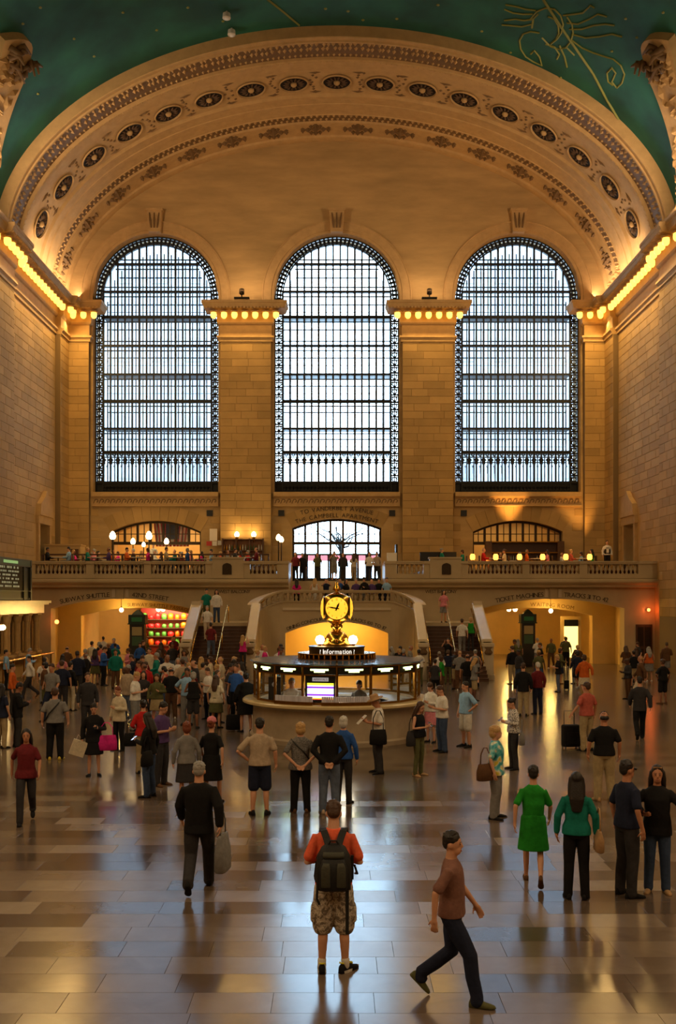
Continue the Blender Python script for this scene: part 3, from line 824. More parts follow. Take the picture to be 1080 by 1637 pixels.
def text_on(m, s, size, pos, gap=None, width=None):
    """pos(u) -> (origin, right, up, out) for text running u from -w/2 to w/2; width stretches the spacing to fit"""
    gap = size*.14 if gap is None else gap
    w = text_width(s, size, gap)
    if width and len(s) > 1:
        gap += (width-w)/(len(s)-1); w = width
    u = -w/2
    for c in s:
        if c == ' ': u += size*.28+gap; continue
        vs, fs, a = glyph(c, size); o,R,U,F = pos(u+a/2)
        o,R,U,F = Vector(o),Vector(R),Vector(U),Vector(F)
        m.add([o+R*(v[0]-a/2)+U*v[1]+F*v[2] for v in vs], fs); u += a+gap
    return m
def flat_text(s, size, xc, y, z, width=None, mt=None, parent=None, name='lettering'):
    m = MB(); text_on(m, s, size, lambda u: ((xc+u, y, z),(1,0,0),(0,0,1),(0,-1,0)), width=width)
    return m.build(name, mt or letter, parent, fix=False)
def arc_text(s, size, xa, xb, zf, y, mt=None, parent=None):
    """text along z = zf(x) between xa and xb"""
    xc = (xa+xb)/2
    def pos(u):
        x = xc+u; sl = (zf(x+.01)-zf(x-.01))/.02; R = Vector((1,0,sl)).normalized()
        return (x, y, zf(x)), R, Vector((-R.z,0,R.x)), (0,-1,0)
    m = MB(); text_on(m, s, size, pos, width=xb-xa)
    return m.build('lettering', mt or letter, parent, fix=False)

# ------------------------------------------------------------------ wall under the balcony with its two big arches
YL = 57.35
LOWER = [(-12.45, 4.0, 3.42, 3.98), (12.45, 4.1, 3.42, 3.98)]
m = MB()
arched_wall(m, -HX, -2.75, lambda x: 0, lambda x: 4.8, [seg_top(-12.45,4.0,0,3.42,3.98)], YL, YL+.9)
arched_wall(m, 2.75, HX, lambda x: 0, lambda x: 4.8, [seg_top(12.45,4.1,0,3.42,3.98)], YL, YL+.9)
WALL_LOW = struct(m.build('wall_west_lower', marble))
for c,h,sp,ap in LOWER:
    zf = lambda x,c=c,h=h,sp=sp,ap=ap: ap-(ap-sp)*((x-c)/h)**2+.12
    k = MB(); k.extrude([(c-.17,ap-.02),(c+.17,ap-.02),(c+.22,4.62),(c-.22,4.62)], YL-.1, YL+.05); k.build('keystone', marble, WALL_LOW)
    k = MB()
    for sx in (-1,1):
        k.extrude([(c+sx*.3,ap+.08),(c+sx*.48,ap+.07),(c+sx*.48,4.55),(c+sx*.3,4.55)][::sx], YL-.04, YL+.02)
    k.build('panel_border', marble_light, WALL_LOW)
    if c < 0:
        arc_text('SUBWAY SHUTTLE', .37, c-3.45, c-.62, zf, YL-.01, parent=WALL_LOW)
        arc_text('42ND STREET', .37, c+.66, c+2.75, zf, YL-.01, parent=WALL_LOW)
    else:
        arc_text('TICKET MACHINES', .37, c-3.3, c-.55, zf, YL-.01, parent=WALL_LOW)
        arc_text('TRACKS 31 TO 42', .37, c+.62, c+3.15, zf, YL-.01, parent=WALL_LOW)
flat_text('WEST BALCONY', .27, -5.88, YL-.01, 4.30, 1.82, parent=WALL_LOW)
flat_text('WEST BALCONY', .27, 6.0, YL-.01, 4.30, 1.82, parent=WALL_LOW)
for k,(x0,x1) in enumerate(((-8.3,-7.7),(7.75,8.3))): pass
# vaulted passages behind the arches
def passage(s, name):
    m = MB(); x0, x1 = (s*12.45-4.6, s*12.45+4.6)
    ye = 71.5
    def q(*p): m.quad(*p)
    q((x0,YL+.9,0),(x0,ye,0),(x0,ye,4.5),(x0,YL+.9,4.5)); q((x1,YL+.9,0),(x1,ye,0),(x1,ye,4.5),(x1,YL+.9,4.5))
    q((x0,ye,0),(x1,ye,0),(x1,ye,4.5),(x0,ye,4.5)); q((x0,YL+.9,4.5),(x1,YL+.9,4.5),(x1,ye,4.5),(x0,ye,4.5))
    w = struct(m.build(name, yellow_wall))
    c = s*12.45
    m = MB(); arched_wall(m, x0, x1, lambda x: 0, lambda x: 4.5, [seg_top(c+.3*s*-1, 3.5, 0, 2.95, 3.42)], 61.0, 61.7)
    m.build('inner_arch', yellow_wall, w)
    zf = lambda x: 3.42-.47*((x-c+.3*s)/3.5)**2+.1
    lm = mat('passage_letter', rgb(120,84,30), .7)
    if s < 0: arc_text('SUBWAY SHUTTLE PASSAGE', .3, c-.35, c+3.4, zf, 60.99, mt=lm, parent=w)
    else: arc_text('WAITING ROOM', .33, c-.6, c+2.05, zf, 60.99, mt=lm, parent=w)
    return w
PASS_L = passage(-1, 'wall_passage_south'); PASS_R = passage(1, 'wall_passage_north')
def pendant(x, y, z, label, grp, r=.16, en=60):
    e = empty('pendant_lamp', (x,y,z)); tag(e, label, 'lamp', grp)
    MB().lathe([(.0,-r),(r*.6,-r*.8),(r,0),(r*.6,r*.8),(.05,r)], n=14).build('globe', globe_mat, e, smooth=True)
    mm = MB(); mm.lathe([(.06,r*.9),(.09,r*1.05),(.02,r*1.3),(.015,4.5-z)], n=8); mm.build('rod', brass_dk, e)
    add_light('pendant_light', 'POINT', (x,y,z-.02), en, (1,.64,.16), radius=r*1.1)
    return e
pendant(xpx(253,62.6), 62.6, 3.33, 'left globe of the pair hanging in the 42nd Street passage', 'passage globes', en=1000)
pendant(xpx(260.5,62.6), 62.6, 3.33, 'right globe of the pair hanging in the 42nd Street passage', 'passage globes', en=1000)
pendant(xpx(194,60), 60.0, 3.3, 'single globe lamp under the 42nd Street arch near its middle', 'passage globes', .14, 380)
pendant(xpx(813,62.6), 62.6, 3.33, 'left globe of the pair hanging in the waiting room passage', 'passage globes', en=1000)
pendant(xpx(823,62.6), 62.6, 3.33, 'right globe of the pair hanging in the waiting room passage', 'passage globes', en=1000)
pendant(xpx(880,60), 60.0, 3.25, 'single globe lamp under the ticket machines arch', 'passage globes', .14, 380)
# lit shop at the end of the south passage
sh = empty('shop_display', (-10.6, 69.8, 0)); tag(sh, 'brightly lit shop display of colourful goods behind the 42nd Street arch', 'shop display')
sb = MB(); sb.bx(-3.2,2.2,.5,.6,0,3.6); sb.build('back_wall', mat('shop_back', rgb(150,40,24), .5), sh)
cols = [rgb(230,40,40),rgb(240,190,30),rgb(250,120,20),rgb(140,200,30),rgb(235,230,210),rgb(200,30,90),rgb(250,210,60),rgb(90,160,60)]
rs = random.Random(21)
for k,z in enumerate((.7,1.3,1.9,2.5)):
    sb = MB(); sb.bx(-3.1,2.1,-.1,.5,z,z+.05); sb.build('shelf', wood, sh)
    for i in range(11):
        q = MB(); w_,h_ = rs.uniform(.26,.42), rs.uniform(.25,.48)
        x_ = -2.9+i*.46
        q.lathe([(w_*.5,0),(w_*.55,h_*.5),(w_*.5,h_*.8),(w_*.25,h_)], c=(x_,.18,z+.05), n=8)
        q.build('goods_jar', mat('goods_%d' % rs.randrange(8), cols[rs.randrange(8)], .35), sh, smooth=True)
add_light('shop_light', 'AREA', (-10.8, 68.6, 3.4), 420, (1,.8,.5), 4.5, 1.0, (math.radians(35),0,0))
sb = MB(); sb.bx(1.2,1.55,-.8,-.5,0,3.0); sb.build('post', mat('shop_orange', rgb(240,90,20), .4), sh)
# lit shop window on the right inside the north passage
lw = empty('lit_doorway', (14.3, 60.9, 0)); tag(lw, 'bright doorway with a pale frame beneath TRACKS 31 TO 42', 'doorway')
q = MB(); q.bx(-.62,.62,-.06,.02,0,2.9); q.build('surround', yellow_wall, lw)
q = MB(); q.bx(-.42,.42,-.1,-.05,.4,2.3); q.build('lit_panel', mat('lit_shop_pane', (1,.75,.3), .4, emit=(1,.66,.2), estr=2.2), lw)
q = MB(); q.bx(-.42,.42,-.12,-.06,2.3,2.7); q.build('header', black, lw)
# kiosks standing in the arches
def kiosk(x, y, w, h, label):
    e = empty('directory_kiosk', (x,y,0)); tag(e, label, 'kiosk', 'directory kiosks')
    gm = mat('kiosk_green', rgb(26,46,32), .5)
    q = MB(); q.bx(-w/2,w/2,-.3,.3,.12,h-.35); q.bx(-w/2-.05,w/2+.05,-.35,.35,0,.14); q.build('body', mat('kiosk_dark', rgb(36,30,22), .5), e)
    q = MB(); q.bx(-w/2-.06,w/2+.06,-.36,.36,h-.62,h-.12); q.bx(-w/2-.1,w/2+.1,-.4,.4,h-.66,h-.6)
    q.lathe([(w*.52,h-.12),(w*.4,h-.02),(w*.2,h+.1),(.05,h+.16)], n=4, a0=PI/4); q.build('cap', gm, e)
    q = MB(); q.bx(-w*.36,w*.36,-.375,-.36,h-.5,h-.26); q.build('header_panel', mat('kiosk_sign', rgb(40,120,70), .4), e)
    q = MB(); q.bx(-w*.34,w*.34,-.32,-.3,h-1.28,h-.8); q.build('map_panel', mat('map_paper', rgb(170,150,100), .5), e)
    q = MB(); q.bx(-w*.34,w*.34,-.32,-.3,h-1.85,h-1.34); q.build('poster', mat('kiosk_poster', rgb(60,90,58), .5), e)
    return e
kiosk(xpx(220.5,56), 56.0, .82, 3.2, 'tall dark green directory kiosk in the 42nd Street arch')
kiosk(xpx(843,58.6), 58.6, .78, 3.2, 'tall dark directory kiosk with green header in the ticket machines arch')

# ------------------------------------------------------------------ balcony
BAL = empty('balcony', (0,YB,ZB)); tag(BAL, 'long stone balcony with balustrades running below the great windows', 'balcony')
def bpart(m, name, mt, parent=BAL, smooth=False, kind=None):
    o = m.build(name, mt, parent, smooth=smooth, kind=kind)
    if parent is BAL: o.matrix_parent_inverse = Matrix.Translation((0,-YB,-ZB))
    return o
m = MB()
for s in (-1,1): m.bx(s*2.75, s*HX, YB+.1, YW+.0, 4.72, ZB)
m.bx(-2.75,2.75, 59.75, YW, 4.72, ZB); bpart(m, 'floor_slab', marble)
CORN = [(-.45,4.62),(.0,4.62),(.06,4.66),(.08,4.74),(.2,4.82),(.32,4.88),(.36,4.95),(.36,5.06),(.28,5.10),(.1,5.10),(.1,5.14),(-.45,5.14)]
for s in (-1,1):
    m = MB(); a,b = (-HX,-2.75) if s < 0 else (2.75,HX)
    m.sweep([(o_,z) for o_,z in CORN], [((a,YB,0),(0,-1,0),(0,0,1)),((b,YB,0),(0,-1,0),(0,0,1))], closed=True); bpart(m, 'cornice', marble)
BP = [(.055,0),(.085,.0),(.085,.05),(.05,.07),(.05,.09),(.075,.16),(.098,.22),(.088,.29),(.06,.37),(.048,.44),(.05,.47),(.075,.485),(.085,.5),(.085,.55),(.05,.55)]
bal_me = MB().lathe(BP, n=10).mesh('baluster', True); bal_me.materials.append(marble)
PIER = [(2.75,3.4),(4.95,5.3),(7.1,7.5),(10.6,11.0),(13.85,14.3),(17.2,18.3)]
SECT = [(3.4,4.95,6),(7.5,10.6,13),(11.0,13.85,12),(14.3,17.2,12)]
for s in (-1,1):
    for a,b,n in SECT:
        m = MB(); x0,x1 = sorted((s*a,s*b))
        m.bx(x0,x1,YB-.15,YB+.25,5.14,5.4); m.bx(x0,x1,YB-.2,YB+.3,5.95,6.04); m.bx(x0,x1,YB-.24,YB+.34,6.04,6.13)
        o = bpart(m, 'balustrade', marble)
        for i in range(n):
            c = link('baluster', bal_me, None, o, (x0+(x1-x0)*(i+.5)/n, YB+.05, 5.4))
    for a,b in PIER:
        m = MB(); x0,x1 = sorted((s*a,s*b)); m.bx(x0,x1,YB-.17,YB+.27,5.14,5.97); m.bx(x0-.03,x1+.03,YB-.24,YB+.34,5.97,6.13); bpart(m, 'pier', marble)
    # solid panel with a bronze plaque
    m = MB(); x0,x1 = sorted((s*5.3,s*7.1)); m.bx(x0,x1,YB-.22,YB+.3,5.14,6.3); m.bx(x0-.05,x1+.05,YB-.27,YB+.35,6.26,6.36); pn = bpart(m, 'solid_panel', marble)
    q = MB(); c = s*6.25; out = [(c-.26,5.36),(c+.26,5.36),(c+.26,5.86),(c+.2,5.95),(c+.08,6.0),(c,6.02),(c-.08,6.0),(c-.2,5.95),(c-.26,5.86)]; q.extrude(out, YB-.26, YB-.2); q.build('plaque', bronze2, pn)
ZP = ZB+.6      # top of the dining platforms
for x0,x1 in ((-17.6,-3.6),(5.0,17.6)):
    m = MB(); m.bx(x0,x1,57.45,66.0,ZB,ZP); bpart(m, 'dining_platform', wood)
# stairwell cheeks
for s in (-1,1):
    m = MB(); m.bx(s*2.75,s*3.0,YB+.2,59.9,3.3,5.14); m.bx(s*2.75,s*3.05,YB+.2,59.9,5.14,6.1); bpart(m, 'stairwell_wall', marble)

# ------------------------------------------------------------------ grand staircase
ST = empty('grand_staircase', (0,52,0)); tag(ST, 'double marble staircase with a curved parapet descending from the balcony', 'staircase')
def spart(m, name, mt, parent=ST, smooth=False):
    o = m.build(name, mt, parent, smooth=smooth)
    if parent is ST: o.matrix_parent_inverse = Matrix.Translation((0,-52,0))
    return o
step_m = mat('stair_tread', rgb(84,58,44), .35, var=.2, scale=5)
YTOP = 52.3; RIS = .17; TRD = .32
for s in (-1,1):
    for i in range(16):
        m = MB(); z = 2.72-RIS*(i+1)
        x0,x1 = sorted((s*4.4,s*7.25))
        if z < .01: break
        m.bx(x0,x1,YTOP-TRD*(i+1),YTOP-TRD*i,0,z-.035); m.bx(x0,x1,YTOP-TRD*(i+1)-.035,YTOP-TRD*i,z-.035,z); spart(m, 'step', step_m)
    m = MB(); x0,x1 = sorted((s*3.0,s*7.6)); m.bx(*sorted((s*4.1,s*7.6)),YTOP,YL,0,2.72); spart(m, 'side_landing', marble)
    # short flight between the middle landing and the side landing
    for k in range(3):
        m = MB(); m.bx(*sorted((s*(3.3+.35*k),s*(3.3+.35*(k+1)))),54.1,YL,2.72,3.4-.17*(k+1)); spart(m, 'step', step_m)
    # outer parapet: sloping wall with pale coping and newel
    def slope_wall(xa, xb, y0, z0, y1, z1, yend):
        m = MB(); x0,x1 = sorted((xa,xb))
        pts = [(y0,z0),(y1,z1),(yend,z1),(yend,0),(y0,0)]
        n = len(pts); vs = [(x0,y,z) for y,z in pts]+[(x1,y,z) for y,z in pts]
        m.add(vs, [tuple(range(n)),tuple(range(n,2*n))]+[(i,(i+1)%n,n+(i+1)%n,n+i) for i in range(n)]); return m
    sw = slope_wall(s*7.25, s*7.6, 52.6, 3.55, 49.4, 1.85, 49.2); spart(sw, 'outer_parapet', marble)
    cp = MB(); cp.sweep([(-.27,-.06),(.27,-.06),(.27,.08),(.2,.12),(-.2,.12),(-.27,.08)], [((s*7.42,52.75,3.66),(1,0,0),(0,0,1)),((s*7.42,49.2,1.86),(1,0,0),(0,0,1))], closed=True); spart(cp, 'coping', marble_light)
    m = MB(); m.bx(s*7.42-.26,s*7.42+.26,48.75,49.3,0,1.75); m.bx(s*7.42-.3,s*7.42+.3,48.7,49.32,0,.25); m.bx(s*7.42-.3,s*7.42+.3,48.7,49.32,1.62,1.78); nw = spart(m, 'newel', marble_light)
    q = MB(); q.lathe([(.16,1.25),(.22,1.35),(.12,1.5),(.2,1.6)], c=(s*7.42,48.78,0), n=10); q.build('newel_carving', stone_dark, nw, smooth=True)
    # top end post
    m = MB(); m.bx(*sorted((s*7.2,s*7.65)),52.5,53.0,2.72,3.85); spart(m, 'end_post', marble_light)
    # inner sloping parapet
    sw = slope_wall(s*4.1, s*4.4, 52.4, 3.55, 49.4, 1.85, 49.2); spart(sw, 'inner_parapet', marble)
    cp = MB(); cp.sweep([(-.24,-.06),(.24,-.06),(.24,.08),(.18,.12),(-.18,.12),(-.24,.08)], [((s*4.25,52.35,3.62),(1,0,0),(0,0,1)),((s*4.25,49.2,1.86),(1,0,0),(0,0,1))], closed=True); spart(cp, 'coping', marble_light)
    m = MB(); m.bx(s*4.25-.24,s*4.25+.24,48.75,49.3,0,1.75); m.bx(s*4.25-.28,s*4.25+.28,48.7,49.32,0,.25); m.bx(s*4.25-.28,s*4.25+.28,48.7,49.32,1.62,1.78); nw = spart(m, 'newel', marble_light)
    q = MB(); q.lathe([(.16,1.25),(.22,1.35),(.12,1.5),(.2,1.6)], c=(s*4.25,48.78,0), n=10); q.build('newel_carving', stone_dark, nw, smooth=True)
    # brass handrails: middle of the flight, and along both parapets
    hr = MB(); hr.tube([(s*5.75,53.0,3.6),(s*5.75,52.3,3.6),(s*5.75,47.6,1.02),(s*5.75,47.3,.98)], .04, 8)
    hr.tube([(s*5.75,52.95,2.72),(s*5.75,52.95,3.6)], .03, 6); hr.tube([(s*5.75,50,.0+1.4),(s*5.75,50,2.35)], .03, 6); hr.tube([(s*5.75,47.5,.1),(s*5.75,47.5,1.0)], .03, 6); spart(hr, 'brass_handrail', brass, smooth=True)
    for xx in (7.1, 4.55):
        hr = MB(); hr.tube([(s*xx,52.6,3.45),(s*xx,49.3,1.7),(s*xx,48.6,1.3),(s*xx,48.3,.9),(s*xx,48.55,.7)], .035, 8)
        for yy,zz in ((52.2,3.2),(50.6,2.36),(49.4,1.72)): hr.tube([(s*xx,yy,zz),(s*(xx+(.12 if xx > 6 else -.12)),yy,zz-.06)], .02, 6)
        spart(hr, 'brass_handrail', brass, smooth=True)
    hr = MB(); hr.tube([(s*4.0,52.9,3.75),(s*3.6,54.5,4.3),(s*4.6,56.8,3.7)], .035, 8); hr.tube([(s*4.6,56.8,2.72),(s*4.6,56.8,3.7)], .03, 6); spart(hr, 'brass_handrail', brass, smooth=True)
# middle landing and the flight up to the balcony
m = MB(); m.bx(-3.3,3.3,53.8,56.6,3.12,3.4); m.bx(-2.75,2.75,56.5,YL+.3,3.12,3.4); spart(m, 'middle_landing', marble)
for i in range(9):
    m = MB(); m.bx(-2.74,2.74,56.6+.33*i,56.6+.33*(i+1)+.02,3.4-.05,3.4+.165*(i+1)); spart(m, 'step', marble)
# front wall of the middle landing: straight centre with an arch, ends curving forward to the side flights
m = MB(); arched_wall(m, -2.9, 2.9, lambda x: 0, lambda x: 3.82, [seg_top(0,2.76,0,2.12,2.74)], 53.5, 54.1)
m.quad((-2.9,53.5,3.82),(2.9,53.5,3.82),(2.9,53.9,3.82),(-2.9,53.9,3.82)); m.quad((-2.9,53.9,3.12),(2.9,53.9,3.12),(2.9,53.9,3.82),(-2.9,53.9,3.82))
FW = spart(m, 'front_wall', marble)
m = MB(); m.bx(-2.9,2.9,53.42,53.52,3.36,3.46); m.bx(-2.9,2.9,53.45,53.52,3.46,3.5); m.build('string_course', marble_light, FW)
zfc = lambda x: 2.74-.62*(x/2.76)**2+.1
arc_text('DINING CONCOURSE', .26, -2.65, -.55, zfc, 53.49, parent=FW)
arc_text('TRACKS 100 TO 117', .26, .62, 2.62, zfc, 53.49, parent=FW)
m = MB(); m.bx(-2.9,2.9,53.4,53.95,4.28,4.35); m.bx(-2.95,2.95,53.36,53.98,4.35,4.44); m.bx(-2.9,2.9,53.44,53.9,3.8,3.86); cr_ = spart(m, 'landing_balustrade', marble)
nbal = 20
for i in range(nbal):
    o = link('baluster', bal_me, None, cr_, (-2.9+5.8*(i+.5)/nbal, 53.68, 3.86)); o.scale = (.95,.95,.77)
for s in (-1,1):
    m = MB(); pth = []; top = []; cpth = []
    K = 10
    for k in range(K+1):
        a = PI/2*k/K; x = s*(2.9+1.35*math.sin(a)); y = 53.5-1.25*(1-math.cos(a)); pth.append((x,y)); top.append(4.36-.78*(k/K)**1.2)
    vs = []; 
    for (x,y),zt in zip(pth,top): vs += [(x,y,0),(x,y,zt-.5)]
    m.add(vs, [(2*k,2*k+2,2*k+3,2*k+1) for k in range(K)]); spart(m, 'curved_wall', marble)
    path = []
    for k,((x,y),zt) in enumerate(zip(pth,top)):
        a = PI/2*k/K; nx,ny = -s*math.sin(a), -math.cos(a); path.append(((x,y,zt),(nx,ny,0),(0,0,1)))
    m = MB(); m.sweep([(-.4,-.07),(.08,-.07),(.12,0),(.12,.08),(-.44,.08),(-.44,0)], path, closed=True); 
    m.sweep([(-.36,-.58),(.06,-.58),(.06,-.5),(-.36,-.5)], path, closed=True)
    o = spart(m, 'curved_rail', marble)
    for k in range(7):
        u = (k+.5)/7*K; i = int(u); f = u-i; x = pth[i][0]*(1-f)+pth[i+1][0]*f; y = pth[i][1]*(1-f)+pth[i+1][1]*f; zt = top[i]*(1-f)+top[i+1]*f
        b_ = link('baluster', bal_me, None, o, (x+s*.12, y+.14, zt-.5)); b_.scale = (.9,.9,.78)
# passage under the landing, going down to the lower concourse
m = MB(); m.quad((-3,57,0),(3,57,0),(3,57,3.1),(-3,57,3.1)); m.quad((-3,54,3.1),(3,54,3.1),(3,57,3.1),(-3,57,3.1))
for s in (-1,1): m.quad((s*3,54,0),(s*3,57,0),(s*3,57,3.1),(s*3,54,3.1))
struct(m.build('wall_dining_passage', yellow_wall))
add_light('passage_light', 'AREA', (0, 55.5, 3.05), 300, (1,.62,.14), 3.5, 1.2)
# ------------------------------------------------------------------ arched doors and windows at balcony level
glass_in = glass
def arch_screen(idx, c, h, sp, ap, kind):
    """bronze-framed arched screen: mullions, transoms, panes"""
    y = YW+.55; top = lambda x: ap-(ap-sp)*((x-c)/h)**2
    m = MB(); path = []
    pts = [(c+h,ZB)]+[(c+h*math.cos(PI*k/20), top(c+h*math.cos(PI*k/20))) for k in range(21)]+[(c-h,ZB)]
    for k,(x,z) in enumerate(pts): path.append(((x,y,z),(-(x-c)/h if abs(x-c) > h-.01 else -.2*(x-c)/h,0,-1 if 0 < k < 22 else 0),(0,1,0)))
    m.sweep([(0,-.1),(.13,-.1),(.13,.1),(0,.1)], path, closed=True)
    root = struct(m.build('door_%d' % idx, bronze2))
    n = 7; w = 2*h/n
    zt = 7.75; zm = 7.05
    fmt = bronze2
    for k in range(1,n):
        x = c-h+w*k; q = MB(); q.bx(x-.075,x+.075,y-.09,y+.09,ZB if kind == 'door' else 7.7, top(x)); q.build('mullion', fmt, root)
    q = MB(); q.bx(c-h,c+h,y-.11,y+.11,zt-.1,zt+.1); q.build('transom', fmt, root)
    for k in range(n):
        xa,xb = c-h+w*k, c-h+w*(k+1)
        q = MB(); q.quad((xa,y,zt),(xb,y,zt),(xb,y,top(xb)),(xa,y,top(xa))); q.build('glass_pane', glass, root, fix=False)
        q = MB(); q.bx((xa+xb)/2-.025,(xa+xb)/2+.025,y-.04,y+.04,zt,top((xa+xb)/2)); q.bx(xa,xb,y-.04,y+.04,8.35,8.4); q.build('glazing_bar', fmt, root)
        if kind == 'door':
            q = MB(); q.bx(xa,xb,y-.1,y+.1,zm-.12,zm); q.bx(xa,xb,y-.1,y+.1,ZB,ZB+.35); q.bx(xa+.08,xa+.2,y-.08,y+.08,ZB,zm); q.bx(xb-.2,xb-.08,y-.08,y+.08,ZB,zm); leaf_ = q.build('door_leaf', fmt, root)
            q = MB(); q.quad((xa,y,zm),(xb,y,zm),(xb,y,zt),(xa,y,zt)); q.build('glass_pane', glass, root, fix=False)
            q = MB(); q.quad((xa,y,ZB),(xb,y,ZB),(xb,y,zm),(xa,y,zm)); q.build('glass_pane', glass, leaf_, fix=False)
    return root
D1 = arch_screen(1, *ARCH_LOW[0], 'room'); D2 = arch_screen(2, *ARCH_LOW[1], 'door'); D3 = arch_screen(3, *ARCH_LOW[2], 'room')
flat_text('TO VANDERBILT AVENUE', .42, 0, 0, 0) if False else None
arc_text('TO VANDERBILT AVENUE', .40, -2.42, 2.42, lambda x: 9.95-.055*x*x, YW-.05, parent=WALL_W)
arc_text('THE CAMPBELL APARTMENT', .40, -2.75, 2.75, lambda x: 9.47-.058*x*x, YW-.05, parent=WALL_W)
# small dark vents beside the arches
for k,x in enumerate((-8.55,-3.73,3.73,8.55)):
    q = MB(); q.bx(x-.2,x+.2,YW-.08,YW,9.55,9.95); v = q.build('vent', black, WALL_W)
# rooms behind the two outer arches
def back_room(c, name):
    m = MB(); y0,y1 = YW+2.2, YW+7.0; x0,x1 = c-5.2,c+5.2
    m.quad((x0,y1,ZB),(x1,y1,ZB),(x1,y1,10),(x0,y1,10)); m.quad((x0,y0,10),(x1,y0,10),(x1,y1,10),(x0,y1,10)); m.quad((x0,y0,ZB),(x1,y0,ZB),(x1,y1,ZB),(x0,y1,ZB))
    for x in (x0,x1): m.quad((x,y0,ZB),(x,y1,ZB),(x,y1,10),(x,y0,10))
    for xa,xb in ((x0,c-3.04),(c+3.04,x1)): m.quad((xa,y0,ZB),(xb,y0,ZB),(xb,y0,10),(xa,y0,10))
    return struct(m.build(name, yellow_wall))
back_room(-12.2, 'wall_restaurant'); back_room(12.2, 'wall_bar')
add_light('restaurant_light', 'AREA', (-12.2, YW+4.2, 9.7), 420, (1,.66,.3), 6, 3)
add_light('bar_light', 'AREA', (12.2, YW+4.2, 9.7), 170, (1,.62,.25), 6, 3)
# two striped flags modelled in the restaurant to stand for reflections in the glass
def flag_reflection(x, y, z, label, flip):
    e = empty('reflected_flag', (x,y,z)); tag(e, label, 'flag_reflection', 'flags reflected in the restaurant window')
    red = mat('flag_red', rgb(176,30,40), .7); wht = mat('flag_white', rgb(226,220,210), .7); blu = mat('flag_blue', rgb(40,50,90), .7)
    pole = MB(); pole.tube([(-.95,0,1.62),(.75,0,1.62)], .03, 6); pole.build('pole', wood, e)
    cell = .13
    for k in range(11):
        st = MB(); xs = [-.75+1.3*k/11, -.75+1.3*(k+1)/11]
        vs = []
        for zz in (0,.4,.8,1.2,1.6):
            for xx in xs: vs.append((xx*flip+.25*(1.6-zz)*flip*.4, .05*math.sin(zz*5+k), zz))
        st.add(vs, [(2*i,2*i+1,2*i+3,2*i+2) for i in range(4)]); st.build('stripe', wht if k % 2 else red, e)
    q = MB(); q.bx(*sorted((.1*flip,.56*flip)),-.06,-.03,.5,1.6); q.build('canton', blu, e)
flag_reflection(xpx(263,68.9), 68.9, 7.6, 'left of two red and white striped flags reflected in the restaurant window', 1)
flag_reflection(xpx(288,68.9), 68.9, 7.6, 'right of two red and white striped flags reflected in the restaurant window', -1)
# back bar in the right arch
BB = empty('back_bar', (12.6, YW+.2, ZB)); tag(BB, 'dark wooden back bar with bottle shelves in the right balcony arch', 'bar')
q = MB(); q.bx(-2.4,2.6,.0,.2,0,2.75); q.build('back_panel', mat('bar_mahogany', rgb(58,26,16), .4, var=.2, scale=4), BB)
for x in (-2.4,2.45): q = MB(); q.bx(x-.22,x+.22,-.45,0,0,2.8); q.build('post', wood, BB)
for z in (.8,1.45,2.0,2.72): q = MB(); q.bx(-2.2,2.3,-.4,0,z,z+.07); q.build('shelf', brass_dk, BB)
ORDN = ['first','second','third','fourth','fifth','sixth','seventh','eighth','ninth','tenth','eleventh','twelfth','thirteenth','fourteenth','fifteenth']
bot_me = MB().lathe([(.045,0),(.045,.18),(.02,.24),(.018,.31),(.0,.31)], n=8).mesh('bottle', True)
rs = random.Random(31); bm_ = [mat('bottle_%d' % k, c, .15) for k,c in enumerate((rgb(150,160,150),rgb(190,130,40),rgb(60,90,50),rgb(200,195,180)))]
for z in (.87,1.52):
    for x0 in (-1.5,.9):
        for i in range(7):
            o = bpy.data.objects.new('bottle', bot_me); COL.objects.link(o)
            if not bot_me.materials: bot_me.materials.append(bm_[0])
            o.material_slots[0].link = 'OBJECT'; o.material_slots[0].material = bm_[rs.randrange(4)]
            o.location = (12.6+x0+i*.16, YW, ZB+z); tag(o, '%s bottle from the left in the %s group, %s shelf of the back bar' % (ORDN[i], 'left' if x0 < 0 else 'right', 'lower' if z < 1 else 'upper'), 'bottle', 'bottles of the back bar')
add_light('bar_glow', 'POINT', (10.05, YW-.4, 6.5), 22, (1,.42,.08), radius=.15)
# orange wash on the wall above the right arch, from spotlights on the bar top
add_light('bar_uplight', 'SPOT', (11.6, YW-1.1, 7.95), 1600, (1,.5,.12), radius=.3).rotation_euler = (math.radians(168),0,0)
add_light('bar_uplight', 'SPOT', (16.6, YW-1.4, 7.2), 700, (1,.5,.12), radius=.3).rotation_euler = (math.radians(165),math.radians(-8),0)
# bottle cabinet with two wall sconces on the left pier
BC = empty('bottle_cabinet', (xpx(388,66.3), 66.4, ZB)); tag(BC, 'open wooden cabinet of bottles against the left pier', 'cabinet')
q = MB(); q.bx(-1.35,1.35,.1,.25,0,2.9); q.build('back_panel', mat('cabinet_back', rgb(120,70,24), .5), BC)
for x in (-1.35,-.45,.45,1.35): q = MB(); q.bx(x-.05,x+.05,-.2,.1,0,2.95); q.build('post', wood, BC)
for z in (.9,1.5,2.1,2.85): q = MB(); q.bx(-1.4,1.4,-.22,.1,z,z+.06); q.build('shelf', wood, BC)
for z in (1.56,2.16):
    for i in range(15):
        o = bpy.data.objects.new('bottle', bot_me); COL.objects.link(o); o.material_slots[0].link = 'OBJECT'; o.material_slots[0].material = bm_[rs.randrange(4)]
        o.location = (BC.location.x-1.25+i*.178, 66.35, ZB+z); tag(o, '%s bottle from the left on the %s shelf of the pier cabinet' % (ORDN[i], 'lower' if z < 2 else 'upper'), 'bottle', 'bottles of the pier cabinet'); o.scale = (1,1,1.2)
